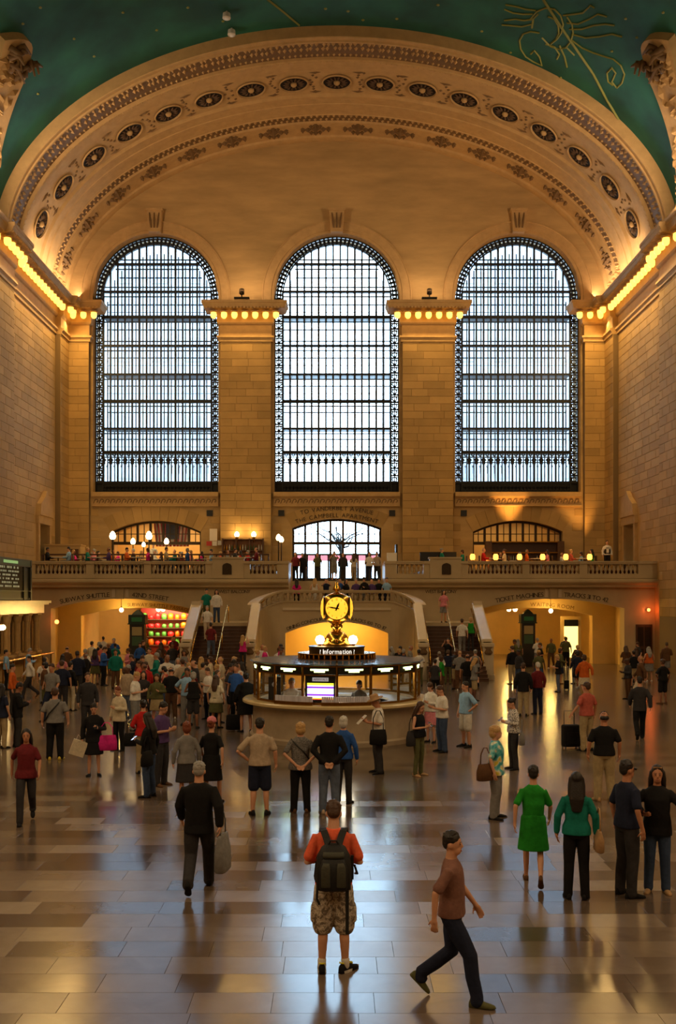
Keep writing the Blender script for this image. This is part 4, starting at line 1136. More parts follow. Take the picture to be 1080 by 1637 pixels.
for px,lb in ((378,'left'),(405,'right')):
    x = xpx(px,66.2); e = empty('wall_sconce', (x,66.4,8.0)); tag(e, '%s of two glowing sconces above the bottle cabinet' % lb, 'lamp', 'pier sconces')
    MB().lathe([(.03,-.25),(.06,-.1),(.1,0),(.12,.12)], n=10).build('bracket', brass_dk, e); q = MB(); q.lathe([(.11,.1),(.17,.25),(.12,.4),(.04,.46)], n=12); q.build('shade', globe_mat, e, smooth=True)
    add_light('sconce_light', 'POINT', (x,66.2,8.55), 26, WARM, radius=.12)
# globe lamps on posts among the tables, left side
def post_lamp(px, py, Y, r, label, tall=True):
    x = xpx(px,Y); z = zpx(py,Y); e = empty('post_lamp', (x,Y,ZP)); tag(e, label, 'lamp', 'globe lamps of the left balcony')
    q = MB(); q.lathe([(.14,0),(.12,.06),(.04,.12),(.035,z-ZP-r*1.1),(.09,z-ZP-r)], n=10); q.build('post', bronze2, e)
    q = MB(); q.lathe([(.06,-r*1.05),(r*.8,-r*.75),(r,-.1*r),(r*.8,r*.7),(r*.4,r*1.3),(.0,r*1.5)], c=(0,0,z-ZP), n=14); q.build('globe', globe_mat, e, smooth=True)
    add_light('post_lamp_light', 'POINT', (x,Y-.0,z+.05), 60 if r > .15 else 30, (1,.7,.32), radius=r*1.6)
post_lamp(180,857,59.5,.2,'tall post lamp with glowing teardrop globe, left one by the restaurant arch')
post_lamp(238,857,59.5,.2,'tall post lamp with glowing teardrop globe, right one by the restaurant arch')
post_lamp(212.5,866,62.5,.16,'low globe lamp between the two tall post lamps')
post_lamp(229.5,871,64.5,.13,'smallest globe lamp right of the low lamp between the tall post lamps')
post_lamp(266,866,63.0,.16,'low globe lamp in front of the reflected striped flags')
post_lamp(445,860,60,.16,'left of two globe lamps close together beside the stair landing')
post_lamp(449.5,863,61,.15,'right of two globe lamps close together beside the stair landing')
# wooden rails screening the dining tables
for x0,x1,yy,lb in ((-17.4,-9.3,59.0,'long wooden double rail screening the tables on the far left of the balcony'),(-9.2,-4.0,59.0,'wooden double rail screening the tables near the left plaque')):
    e = empty('table_rail', ((x0+x1)/2,yy,ZP)); tag(e, lb, 'railing', 'dining rails'); L_ = (x1-x0)/2
    for z in (.45,.9): q = MB(); q.bx(-L_,L_,-.04,.04,z,z+.09); q.build('rail', wood, e)
    for k in range(6): x = -L_+.05+2*(L_-.05)*k/5; q = MB(); q.bx(x-.04,x+.04,-.04,.04,0,.95); q.build('post', wood, e)
# service stand and menu boards at the left
e = empty('service_stand', (xpx(104,62),62,ZP)); tag(e, 'plain stone coloured service stand by the side door on the left balcony', 'stand')
q = MB(); q.bx(-1.1,1.1,-.6,.6,0,1.6); q.bx(-1.15,1.15,-.65,.65,1.6,1.7); q.build('body', stone_plain, e); q = MB(); q.bx(.5,1.0,-.63,-.6,.5,1.4); q.build('panel', wood, e)
for k,(px,py,w_,h_,c_) in enumerate(((341,855,.5,.8,rgb(220,206,190)),(334,869,.35,.3,rgb(176,40,30)),(343,869,.3,.3,rgb(210,205,195)),(351,868,.25,.3,rgb(200,196,186)))):
    z = zpx(py,66.6); q = MB(); q.bx(-w_/2,w_/2,-.03,.03,-h_/2,h_/2); o = q.build('menu_board', mat('menu_%d' % k, c_, .5), None, (xpx(px,66.6),66.58,z)); tag(o, ('tall pale','small red','small white','small grey')[k]+' menu board fixed to the wall by the restaurant arch', 'sign')
# amber table lamps on the right
rail_r = empty('lamp_counter', (12.3,58.0,ZP)); tag(rail_r, 'long dark wooden counter behind the right balustrade carrying amber lamps', 'counter')
q = MB(); q.bx(-4.6,4.7,-.25,.25,.4,.46); q.build('top', wood, rail_r)
for k in range(6): q = MB(); q.bx(-4.5+k*1.8-.04,-4.5+k*1.8+.04,-.2,.2,0,.4); q.build('leg', wood, rail_r)
for k,px in enumerate((755,792,830,867,904,942)):
    x = xpx(px,58); e = empty('table_lamp', (x,58.0,ZB+1.06)); tag(e, '%s amber table lamp counted from the left along the right balcony' % ('first','second','third','fourth','fifth','sixth')[k], 'lamp', 'amber lamps of the right balcony')
    q = MB(); q.lathe([(.1,0),(.08,.03),(.02,.05),(.02,.14)], n=10); q.build('base', brass_dk, e)
    q = MB(); q.lathe([(.1,.13),(.15,.2),(.15,.38),(.1,.47)], n=12); q.build('shade', amber_mat, e, smooth=True)
    add_light('table_lamp_light', 'POINT', (x,58.0,ZB+1.75), 12, (1,.42,.08), radius=.12)
# things by the central doors
q = MB(); q.bx(-.06,.06,-.5,.5,0,2.3); o = q.build('notice_board', black, None, (xpx(633,62),62,ZB)); tag(o, 'tall narrow black notice board seen edge-on right of the central doors', 'board')
q = MB(); q.bx(-.3,.3,-.05,.05,0,1.7); q.bx(-.33,.33,-.1,.1,0,.08); o = q.build('paper_sign', mat('sign_paper', rgb(232,224,206), .5), None, (xpx(626,60),60,ZB)); tag(o, 'white standing sign right of the central doors', 'sign')
e = empty('wide_screen', (xpx(684,60)+.6,60,ZP)); tag(e, 'wide black screen on a stand behind the right balustrade', 'screen')
q = MB(); q.bx(-1.1,1.1,-.06,.06,.4,1.15); q.build('panel', black, e); q = MB(); q.bx(-.08,.08,-.05,.05,.05,.4); q.bx(-.4,.4,-.25,.25,0,.06); q.build('stand', bronze2, e)
# tree and awning in the street beyond the central doors
T = empty('street_tree', (.3,78,4.98)); tag(T, 'leafless looking street tree seen through the central arched doors', 'tree')
rt = random.Random(8); bark = mat('bark', rgb(40,44,44), .8); q = MB(); q.tube([(0,0,0),(.1,0,2.2),(-.1,0,3.5)], [.2,.15,.12], 8); q.build('trunk', bark, T)
for k in range(14):
    x,z = 0,2.6+rt.uniform(0,.9); pts = [(x,0,z)]; d = rt.uniform(-1,1)
    for j in range(5): x += d*.55+rt.uniform(-.3,.3); z += rt.uniform(.1,.5); pts.append((x,rt.uniform(-.4,.4),z))
    q = MB(); q.tube(pts, [.09,.07,.055,.04,.03,.02], 5); q.build('branch', bark, T)
e = empty('street_awning', (0,91.3,4.98)); tag(e, 'red awning across the street seen through the central doors', 'awning')
aw = mat('awning_red', rgb(205,96,96), .6); q = MB(); q.bx(-6,6,-.6,.6,2.6,3.05); q.build('canopy', aw, e); q = MB(); q.bx(-6,6,-.7,-.6,2.45,2.75); q.build('valance', aw, e)
for x in (-5.9,-2,2,5.9): q = MB(); q.bx(x-.06,x+.06,-.06,.06,0,2.6); q.build('post', black, e)

# ------------------------------------------------------------------ ticket office on the left with the departure board
TO = empty('ticket_office', (-16.0,49,0)); tag(TO, 'row of stone framed ticket windows along the left wall with a wide ledge', 'ticket office')
def tpart(m, name, mt, parent=TO, smooth=False):
    o = m.build(name, mt, parent, smooth=smooth)
    if parent is TO: o.matrix_parent_inverse = Matrix.Translation((15.5,-49,0))
    return o
m = MB(); m.bx(-18.2,-15.9,40,54.4,0,3.3); m.bx(-18.2,-15.6,40,54.4,0,1.15); tpart(m, 'body', stone_plain)
m = MB(); m.bx(-18.2,-15.5,40,54.5,3.2,3.75); tpart(m, 'frieze', marble)
m = MB(); m.bx(-18.2,-15.2,39.9,54.8,3.75,3.88); m.bx(-18.2,-15.3,39.9,54.7,3.66,3.76); tpart(m, 'ledge', marble)
y = 53.7; k = 0
while y > 40:
    m = MB()
    for d in (-.17,.17): m.lathe([(.14,1.15),(.15,1.25),(.11,1.32),(.105,2.75),(.13,2.8),(.16,2.95),(.18,3.2)], c=(-15.68,y+d,0), n=10)
    m.bx(-15.85,-15.5,y-.36,y+.36,1.1,1.2); m.bx(-15.86,-15.5,y-.36,y+.36,3.1,3.22); tpart(m, 'column_pair', stone_light)
    m = MB(); m.bx(-15.92,-15.86,y-1.25,y-.36,1.3,3.0); tpart(m, 'ticket_window', mat('ticket_window_dark', rgb(36,26,16), .3))
    m = MB(); m.bx(-15.86,-15.84,y-.83,y-.78,1.3,3.0); m.bx(-15.86,-15.84,y-1.25,y-.36,2.2,2.26); tpart(m, 'window_bars', brass_dk)
    y -= 1.6; k += 1
m = MB(); m.tube([(-14.9,40,1.05),(-14.9,54.2,1.05)], .05, 8); m.bx(-15.55,-14.95,40,54.2,.98,1.04); tpart(m, 'counter_shelf', brass_dk)
for k in range(9):
    m = MB(); m.tube([(-14.95,41.5+k*1.55,0),(-14.95,41.5+k*1.55,1.0)], .04, 6); tpart(m, 'counter_leg', brass_dk)
for k,yy in enumerate((46.7,)):
    e = empty('bracket_lamp', (-15.8,yy,2.62)); tag(e, 'cluster of lit globes on the ticket office wall below the departure board', 'lamp')
    for d in (-.16,0,.16): MB().lathe([(.0,-.13),(.1,-.09),(.13,0),(.09,.1),(.04,.13)], c=(.1,d*1.2,0), n=10).build('globe', globe_mat, e, smooth=True)
    q = MB(); q.bx(-.25,.05,-.04,.04,.1,.16); q.bx(-.02,.12,-.3,.3,.12,.17); q.build('bracket', brass_dk, e); add_light('bracket_light', 'POINT', (-15.4,yy,2.6), 18, WARM, radius=.15)
e = empty('signal_lamp', (xpx(91.5,57.3),57.2,zpx(994,57.3))); tag(e, 'red glowing lamp at the left jamb of the 42nd Street arch', 'lamp', 'red signal lamps')
redlit = mat('red_lamp_lit', (1,.15,.05), .4, emit=(1,.18,.04), estr=7)
MB().lathe([(.0,-.13),(.1,-.09),(.13,0),(.1,.09),(0,.13)], n=10).build('bulb', redlit, e, smooth=True); q = MB(); q.bx(-.06,.06,.08,.2,-.05,.05); q.build('bracket', black, e); add_light('red_light','POINT',(e.location.x,57.0,e.location.z),5,(1,.2,.05),radius=.13)
e = empty('signal_lamp', (xpx(1035.5,57.2),57.1,zpx(975,57.2))); tag(e, 'red glowing lamp on the wall right of the TRACKS 31 TO 42 arch', 'lamp', 'red signal lamps')
MB().lathe([(.0,-.1),(.08,-.07),(.1,0),(.08,.07),(0,.1)], n=10).build('bulb', redlit, e, smooth=True); q = MB(); q.bx(-.06,.06,.06,.28,-.05,.05); q.build('bracket', black, e); add_light('red_light','POINT',(e.location.x,56.9,e.location.z),14,(1,.16,.03),radius=.1)
# departure board
DB = empty('departure_board', (-16.1,47.9,3.9)); tag(DB, 'dark departure board with green header standing on the ticket office ledge', 'sign board')
q = MB(); q.bx(-.5,-.06,-5.2,4.6,.0,2.1); q.build('case', mat('board_case', rgb(34,36,28), .5), DB)
q = MB(); q.bx(-.08,.0,-5.2,4.6,0,.12); q.bx(-.08,.04,-5.2,4.6,1.72,1.78); q.bx(-.08,.04,-5.2,4.6,2.04,2.1); q.bx(-.08,.04,4.4,4.6,0,2.1); q.bx(-.08,.04,3.3,3.42,0,1.75); q.bx(-.1,.06,-5.2,4.6,.44,.5); q.build('frame', mat('board_frame', rgb(58,60,46), .45), DB)
q = MB(); q.bx(-.05,.02,-5,4.4,1.78,2.04); q.build('header_band', mat('board_green', rgb(18,66,40), .4), DB)
q = MB(); q.bx(-.06,.0,-5,3.3,.5,1.72); q.build('display', mat('board_black', rgb(10,10,8), .25), DB)
lit = mat('board_text_lit', (.12,.12,.08), .5, emit=(.9,.85,.45), estr=.16); lit2 = mat('board_green_lit', (.1,.2,.06), .5, emit=(.55,.9,.3), estr=.45)
rb = random.Random(2); q = MB(); yy = 1.0
for ch in range(11): q.bx(.02,.03,.2+ch*.2,.2+ch*.2+.14,1.84,1.98)
q.build('header_text', lit2, DB, kind='stuff')
for r_ in range(6):
    q = MB(); z = 1.58-r_*.185; yy = -2.0
    while yy < 2.4:
        L_ = rb.choice((.1,.14,.3,.4,.22)); q.bx(.0,.012,yy,yy+L_,z,z+.09 if r_ else z+.11); yy += L_+rb.choice((.06,.3,.1))
    q.build('text_row', lit, DB, kind='stuff')
# wooden door and low wainscot under the balcony at the far right
q = MB(); q.bx(17.2,18.15,YL-.05,YL-.01,0,2.5); d = struct(q.build('door_4', wood))
q = MB(); 
for z0_,z1_ in ((.2,1.1),(1.25,2.35)): q.bx(17.3,17.63,YL-.08,YL-.04,z0_,z1_); q.bx(17.72,18.05,YL-.08,YL-.04,z0_,z1_)
q.build('door_panel', bronze2, d, kind='stuff')

# ------------------------------------------------------------------ information booth
BX, BY = 0.0, 28.9
IB = empty('information_booth', (BX,BY,0)); tag(IB, 'round marble information booth with glass panels, lit signs and brass frame', 'booth')
q = MB(); q.lathe([(2.5,0),(2.52,.12),(2.44,.16),(2.42,.92),(2.46,.98),(2.62,1.0),(2.7,1.03),(2.7,1.09),(2.66,1.12),(2.2,1.12),(2.2,0)], n=64, cap=False); q.build('counter', mat('booth_marble', rgb(176,158,132), .3, var=.18, scale=1.6), IB, smooth=False)
q = MB(); q.lathe([(2.46,.985),(2.62,1.0),(2.72,1.035),(2.72,1.09),(2.68,1.125),(2.25,1.125)], n=64, cap=False); q.build('counter_top', mat('booth_countertop', rgb(206,182,134), .25, var=.1, scale=3), IB)
NS = 16; RBo = 2.38
def ang(k): return -PI/2 + 2*PI*k/NS
def vtx(k, r=RBo): a = ang(k); return Vector((r*math.cos(a), r*math.sin(a), 0))
sign_bk = mat('sign_black', rgb(14,15,12), .35); sign_lit = mat('sign_text_lit', (.9,1,.5), .5, emit=(.82,1,.34), estr=5.5)
bglass = bpy.data.materials.new('booth_glass'); bglass.use_nodes = True
_N = bglass.node_tree.nodes; _L = bglass.node_tree.links; _N.remove(_N['Principled BSDF'])
_t = _N.new('ShaderNodeBsdfTransparent'); _gl = _N.new('ShaderNodeBsdfGlossy'); _gl.inputs['Roughness'].default_value = .03
_fr = _N.new('ShaderNodeFresnel'); _fr.inputs['IOR'].default_value = 1.35; _mx = _N.new('ShaderNodeMixShader')
_o = [n for n in _N if n.type == 'OUTPUT_MATERIAL'][0]
_L.new(_fr.outputs[0], _mx.inputs[0]); _L.new(_t.outputs[0], _mx.inputs[1]); _L.new(_gl.outputs[0], _mx.inputs[2]); _L.new(_mx.outputs[0], _o.inputs['Surface'])
for k in range(NS):
    a, b = vtx(k), vtx(k+1); mid = (a+b)/2; d = (b-a).normalized(); out = mid.normalized(); L_ = (b-a).length
    Mr = Matrix((d, out, Vector((0,0,1)))).transposed()
    q = MB(); q.lathe([(.04,1.12),(.04,2.2)], c=tuple(a), n=6); q.build('post', brass_dk, IB)
    q = MB(); q.box(mid+Vector((0,0,2.04)), (L_-.06,.06,.2), Mr); sg = q.build('sign_panel', sign_bk, IB)
    if math.sin(ang(k+.5)) < .35:
        q = MB()
        for xx,w_,zz in ((0,.5,2.065),(0,.3,2.015)):
            n_ = int(w_/.045)
            for i in range(n_):
                q.box(mid+d*(-w_/2+w_*(i+.5)/n_)+out*.036+Vector((0,0,zz)), (w_/n_*.8,.01,.042), Mr)
        q.build('sign_text', sign_lit, sg, kind='stuff')
    q = MB(); q.box(mid+Vector((0,0,2.17)), (L_+.02,.1,.07), Mr); q.box(mid+Vector((0,0,1.92)), (L_,.07,.035), Mr); q.box(mid+Vector((0,0,1.15)), (L_,.07,.06), Mr); q.build('frame_rail', brass_dk, IB)
    kind_ = k % NS
    q = MB(); p0,p1 = a+d*.04, b-d*.04
    q.quad((p0.x,p0.y,1.18),(p1.x,p1.y,1.18),(p1.x,p1.y,1.9),(p0.x,p0.y,1.9)); q.build('glass_pane', bglass, IB, fix=False)
    # roof slat wedge
    q = MB(); i0,i1 = vtx(k,1.12), vtx(k+1,1.12); o0,o1 = vtx(k,2.5), vtx(k+1,2.5)
    g = d*.035
    q.add([o0+g+Vector((0,0,2.21)), o1-g+Vector((0,0,2.21)), i1-g*.5+Vector((0,0,2.245)), i0+g*.5+Vector((0,0,2.245)),
           o0+g+Vector((0,0,2.18)), o1-g+Vector((0,0,2.18)), i1-g*.5+Vector((0,0,2.215)), i0+g*.5+Vector((0,0,2.215))], ((0,1,2,3),(7,6,5,4),(0,4,5,1),(1,5,6,2),(2,6,7,3),(3,7,4,0)))
    q.build('roof_panel', mat('booth_roof_glass', rgb(90,112,140), .12, var=.2, scale=4, spec=.7), IB)  # dark blue glass, its colour lightened to suggest window reflections
q = MB(); q.lathe([(2.48,2.175),(2.52,2.19),(2.48,2.185),(1.1,2.21),(1.05,2.19)], n=NS, a0=-PI/2); q.build('roof_base', black, IB)
q = MB(); q.lathe([(1.1,2.2),(1.15,2.21),(1.15,2.26),(1.05,2.27),(.8,2.4)], n=48); q.build('gallery_base', brass_dk, IB)
for i in range(40):
    a = 2*PI*i/40
    if i == 0: _bp = MB().lathe([(.03,0),(.022,.03),(.03,.08),(.018,.11),(.028,.13)], n=6).mesh('gallery_baluster', True); _bp.materials.append(brass)
    link('gallery_baluster', _bp, None, IB, (1.1*math.cos(a),1.1*math.sin(a),2.26))
q = MB(); q.lathe([(1.08,2.385),(1.13,2.385),(1.13,2.41),(1.08,2.41)], n=48); q.build('gallery_rail', brass, IB)
q = MB(); q.lathe([(.8,2.37),(.8,2.56),(.82,2.57),(.82,2.6),(.3,2.62)], n=48); dr = q.build('sign_drum', mat('drum_bronze', rgb(60,48,30), .35, metal=.5), IB)
q = MB(); R_ = .803
def drum_pos(c0):
    def pos(u):
        a = -PI/2+c0+u/R_; n = Vector((math.cos(a),math.sin(a),0)); return n*R_+Vector((0,0,2.415)), Vector((-math.sin(a),math.cos(a),0)), (0,0,1), n
    return pos
wl = mat('drum_letter', rgb(225,220,205), .5, emit=(.9,.88,.8), estr=1.1)
for c0 in (0,):
    text_on(q, 'Information', .175, drum_pos(.02), gap=.016); text_on(q, '?', .15, drum_pos(-.62)); text_on(q, '?', .15, drum_pos(.66))
q.build('drum_lettering', wl, dr, fix=False)
for x in (-.485,.47):
    q = MB(); q.lathe([(.0,-.14),(.09,-.11),(.14,0),(.1,.1),(0,.14)], c=(x,-.15,2.78), n=16); g_ = q.build('globe', globe_mat, IB, smooth=True); q = MB(); q.lathe([(.09,2.6),(.05,2.63),(.08,2.66)], c=(x,-.15,0), n=10); q.build('globe_stem', brass, IB)
    add_light('booth_globe_light', 'POINT', (BX+x,BY-.15,2.78), 14, (1,.72,.34), radius=.16)
q = MB(); q.lathe([(.42,2.6),(.42,2.68),(.36,2.72),(.34,2.8),(.3,2.9),(.2,3.0),(.12,3.05),(.11,3.1),(.17,3.13),(.17,3.2),(.12,3.22)], n=24); q.build('clock_pedestal', brass, IB, smooth=True)
for i in range(10):
    a = 2*PI*(i+.5)/10; q = MB(); q.lathe([(.0,-.035),(.05,-.01),(.0,.05)], c=(.36*math.cos(a),.36*math.sin(a),2.78), n=8); q.build('pedestal_boss', brass, IB, smooth=True)
# the four-faced clock
for sx_ in (-1,1):
    e = empty('cornice_floodlight', (sx_*6.1-(.15 if sx_ < 0 else 0),65.6,23.75)); tag(e, 'small dark floodlight standing on the cornice of the %s pier' % ('left' if sx_ < 0 else 'right'), 'lamp', 'pier floodlights')
    q = MB(); q.bx(-.5,.5,-.15,.15,0,.08); q.lathe([(.04,.08),(.04,.3)], n=8); q.build('stand', black, e); q = MB(); q.lathe([(.14,.28),(.17,.32),(.17,.62),(.12,.66)], n=12); q.build('housing', bronze2, e)

CK = empty('four_faced_clock', (BX,BY,3.22)); tag(CK, 'round brass clock with four glowing yellow faces on top of the information booth', 'clock')
z0 = .47
q = MB(); prof = [(.13,-.03),(.16,.02),(.26,.08),(.38,.15),(.435,.3),(.458,.46),(.435,.64),(.38,.78),(.27,.86),(.13,.905),(.07,.93),(.05,.96),(.07,.98),(.12,1.0),(.11,1.05),(.07,1.12),(.05,1.2),(.02,1.24),(0,1.24)]
q.lathe(prof, n=32); q.build('case', brass, CK, smooth=True)
face_m = mat('opal_face_lit', (1,.75,.2), .35, emit=(1,.47,.02), estr=1.25)
for k in range(4):
    a = -PI/2+k*PI/2; n = Vector((math.cos(a),math.sin(a),0)); R = Vector((-math.sin(a),math.cos(a),0)); U = Vector((0,0,1)); c0 = Vector((0,0,z0))
    def disc(m, r, o0, o1, dome=0.0):
        vs = []; N_ = 32
        for i in range(N_): t = 2*PI*i/N_; vs.append(c0+R*r*math.cos(t)+U*r*math.sin(t)+n*o0)
        for i in range(N_): t = 2*PI*i/N_; vs.append(c0+R*r*.98*math.cos(t)+U*r*.98*math.sin(t)+n*o1)
        vs += [c0+R*r*.6*math.cos(2*PI*i/N_)+U*r*.6*math.sin(2*PI*i/N_)+n*(o1+dome*.7) for i in range(N_)]+[c0+n*(o1+dome)]
        fs = [(i,(i+1)%N_,N_+(i+1)%N_,N_+i) for i in range(N_)]+[(N_+i,N_+(i+1)%N_,2*N_+(i+1)%N_,2*N_+i) for i in range(N_)]+[(2*N_+i,2*N_+(i+1)%N_,3*N_) for i in range(N_)]
        m.add(vs, fs)
    q = MB(); disc(q, .345, .2, .385, .0); q.build('bezel', brass_dk, CK, smooth=False)
    q = MB(); disc(q, .325, .3, .39, .085); f_ = q.build('face', face_m, CK, smooth=True)
    q = MB()
    for h_ in range(1,13):
        t = PI/2-2*PI*h_/12; s_ = str(h_); w_ = text_width(s_, .085, .004)
        ctr = c0+R*.262*math.cos(t)+U*(.262*math.sin(t)-.03)+n*.44
        text_on(q, s_, .085, lambda u,ctr=ctr: (ctr+R*u, R, U, n), gap=.004)
    q.build('numerals', mat('clock_black', rgb(40,26,8), .5), f_, fix=False)
    for nm,tt,L_,w_ in (('hour_hand', PI/2-2*PI*(12.78/12), .19, .03), ('minute_hand', PI/2-2*PI*(46.5/60), .28, .022)):
        q = MB(); d = R*math.cos(tt)+U*math.sin(tt); e_ = d.cross(n); c1 = c0+n*.482
        q.add([c1-d*.07+e_*w_*.7, c1-d*.07-e_*w_*.7, c1+d*L_*.5-e_*w_, c1+d*L_, c1+d*L_*.5+e_*w_]+[v+n*.01 for v in (c1-d*.07+e_*w_*.7, c1-d*.07-e_*w_*.7, c1+d*L_*.5-e_*w_, c1+d*L_, c1+d*L_*.5+e_*w_)],
              [tuple(range(5)),tuple(range(9,4,-1))]+[(i,(i+1)%5,5+(i+1)%5,5+i) for i in range(5)]); q.build(nm, black, f_)
add_light('booth_inside_light', 'POINT', (BX,BY-.3,2.05), 130, (1,.86,.62), radius=.5)
# inside the booth: screen, kiosk, desk, leaflet racks
def booth_pt(px, dep): return Vector((xpx(px,dep), dep, 0))
p = (vtx(15)+vtx(0))/2; d_ = (vtx(0)-vtx(15)).normalized(); rz = math.atan2(d_.y,d_.x)
SCN = empty('arrivals_screen', (BX+p.x*.95,BY+p.y*.95,1.2), rz); tag(SCN, 'black framed ARRIVALS screen with yellow and purple bands behind the booth glass', 'screen')
q = MB(); q.bx(-.42,.42,-.02,.06,0,.7); q.build('housing', sign_bk, SCN)
q = MB(); q.bx(-.22,.22,-.035,-.02,.55,.65); pl = q.build('title_plate', mat('plate_grey', rgb(170,165,165), .5, emit=(.6,.58,.58), estr=.4), SCN); 
q = MB(); text_on(q, 'ARRIVALS', .085, lambda u: ((u,-.038,.57),(1,0,0),(0,0,1),(0,-1,0)), width=.38); q.build('title_text', mat('plate_red', rgb(120,50,60), .6), pl, fix=False)
bands = [(rgb(255,60,40),.02),(rgb(255,235,60),.03),(rgb(235,225,255),.05),(rgb(120,50,220),.05),(rgb(240,235,255),.05),(rgb(190,255,190),.03),(rgb(235,225,255),.04),(rgb(235,230,255),.03),(rgb(120,50,220),.05),(rgb(240,235,255),.03),(rgb(240,245,60),.06)]
zz = .06
for k,(c_,h_) in enumerate(bands):
    q = MB(); q.bx(-.36,.36,-.032,-.02,zz,zz+h_); q.build('display_band', mat('display_%d' % k, c_, .4, emit=c_, estr=1.7), SCN); zz += h_
p = (vtx(13)*.45+vtx(14)*.55); e = empty('telephone_post', (BX+p.x*.9,BY+p.y*.9,1.13)); tag(e, 'black telephone panel with a pale dial behind the left booth glass', 'telephone')
q = MB(); q.bx(-.17,.17,-.1,.1,0,.66); q.build('panel', black, e); q = MB(); q.lathe([(.07,0),(.07,.03),(.0,.04)], n=14); dial = q.build('dial', mat('dial_grey', rgb(190,190,190), .3), e); dial.location = (0,-.1,.46); dial.rotation_euler = (PI/2,0,0)
dk = empty('booth_desk', (BX,BY,0)); tag(dk, 'white desk ring strewn with papers inside the information booth', 'desk'); q = MB(); q.lathe([(1.5,1.0),(2.2,1.0),(2.2,1.06),(1.5,1.06),(1.5,1.0)], n=32); q.build('desk_top', mat('desk_white', rgb(214,214,206), .4), dk); q = MB(); q.lathe([(1.75,.0),(1.85,.0),(1.85,1.0),(1.75,1.0),(1.75,0)], n=24); q.build('desk_front', wood, dk)
rp = random.Random(12)
for k in range(3):
    a = -PI/2+.25+k*.4; q = MB(); q.box((0,0,.02),(.22,.3,.04), Matrix.Rotation(rp.uniform(-1,1),3,'Z')); o = q.build('paper_stack', mat('paper_%d' % (k % 3), (rgb(240,240,232),rgb(120,190,225),rgb(230,225,200))[k % 3], .6), None, (BX+1.95*math.cos(a),BY+1.95*math.sin(a),1.06)); tag(o, 'small stack of %s paper on the desk inside the booth' % ('white','blue','cream')[k % 3], 'papers', 'papers on the booth desk')
def leaflet_rack(a0, a1, label):
    e = empty('leaflet_rack', (BX,BY,1.125)); tag(e, label, 'leaflet rack', 'leaflet racks')
    q = MB(); q.sweep([(2.44,0),(2.58,0),(2.58,.09),(2.44,.09)], [((0,0,0),(math.cos(a0+(a1-a0)*i/10),math.sin(a0+(a1-a0)*i/10),0),(0,0,1)) for i in range(11)], closed=True); q.build('tray', brass_dk, e)
    n_ = 22
    for i in range(n_):
        a = a0+(a1-a0)*(i+.5)/n_; n = Vector((math.cos(a),math.sin(a),0)); t = Vector((-math.sin(a),math.cos(a),0)); q = MB()
        q.box(n*2.51+Vector((0,0,.15)), (.05,.05,.17), Matrix((t,n,Vector((0,0,1)))).transposed()); q.build('leaflet', mat('leaflet_paper', rgb(205,205,220), .5, objvar=.2), e)
leaflet_rack(-PI/2-.72, -PI/2-.26, 'rack of pale leaflets on the booth counter left of the screen')
leaflet_rack(-PI/2-.16, -PI/2+.36, 'rack of pale leaflets on the booth counter right of the screen')
# ------------------------------------------------------------------ people: one continuous body per pose, clothes and hair as parts
def V(*a): return Vector(a)
def ell(m, c, r, R=None, nu=12, nv=8):
    vs = []; fs = []; c = Vector(c)
    for j in range(1,nv):
        t = PI*j/nv
        for i in range(nu):
            p = 2*PI*i/nu; v = Vector((r[0]*math.sin(t)*math.cos(p), r[1]*math.sin(t)*math.sin(p), r[2]*math.cos(t)))
            vs.append(c+(R @ v if R is not None else v))
    a = len(vs); up = Vector((0,0,r[2])); vs.append(c+(R @ up if R is not None else up)); vs.append(c-(R @ up if R is not None else up))
    for j in range(nv-2):
        for i in range(nu): k = (i+1)%nu; fs.append((j*nu+i, (j+1)*nu+i, (j+1)*nu+k, j*nu+k))
    for i in range(nu):
        k = (i+1)%nu; fs.append((a,i,k)); fs.append((a+1,(nv-2)*nu+k,(nv-2)*nu+i))
    m.add(vs, fs)
def limb(m, pts, rs, n=10):
    """tube with rounded ends through the points; radii may be (ra, rb) pairs = (sideways, front-back)"""
    P = [Vector(p) for p in pts]
    d0 = (P[0]-P[1]).normalized(); d1 = (P[-1]-P[-2]).normalized()
    r0 = rs[0] if not isinstance(rs[0], tuple) else min(rs[0]); r1 = rs[-1] if not isinstance(rs[-1], tuple) else min(rs[-1])
    sc = lambda r,f: (r[0]*f, r[1]*f) if isinstance(r, tuple) else r*f
    PP = [P[0]+d0*r0*.8, P[0]+d0*r0*.5]+P+[P[-1]+d1*r1*.5, P[-1]+d1*r1*.8]
    RR = [sc(rs[0],.35), sc(rs[0],.8)]+list(rs)+[sc(rs[-1],.8), sc(rs[-1],.35)]
    vs = []
    for i,p in enumerate(PP):
        t = (PP[min(i+1,len(PP)-1)]-PP[max(i-1,0)]).normalized()
        u = Vector((1,0,0))-t*t.x; u = u.normalized() if u.length > .15 else (Vector((0,1,0))-t*t.y).normalized()
        w = t.cross(u); r = RR[i]; ra,rb = r if isinstance(r, tuple) else (r,r)
        for k in range(n):
            a = 2*PI*k/n; vs.append(p+u*math.cos(a)*ra+w*math.sin(a)*rb)
    fs = []
    for i in range(len(PP)-1):
        for k in range(n): l = (k+1)%n; fs.append((i*n+k,i*n+l,(i+1)*n+l,(i+1)*n+k))
    fs.append(tuple(reversed(range(n)))); b = (len(PP)-1)*n; fs.append(tuple(b+k for k in range(n)))
    m.add(vs, fs)
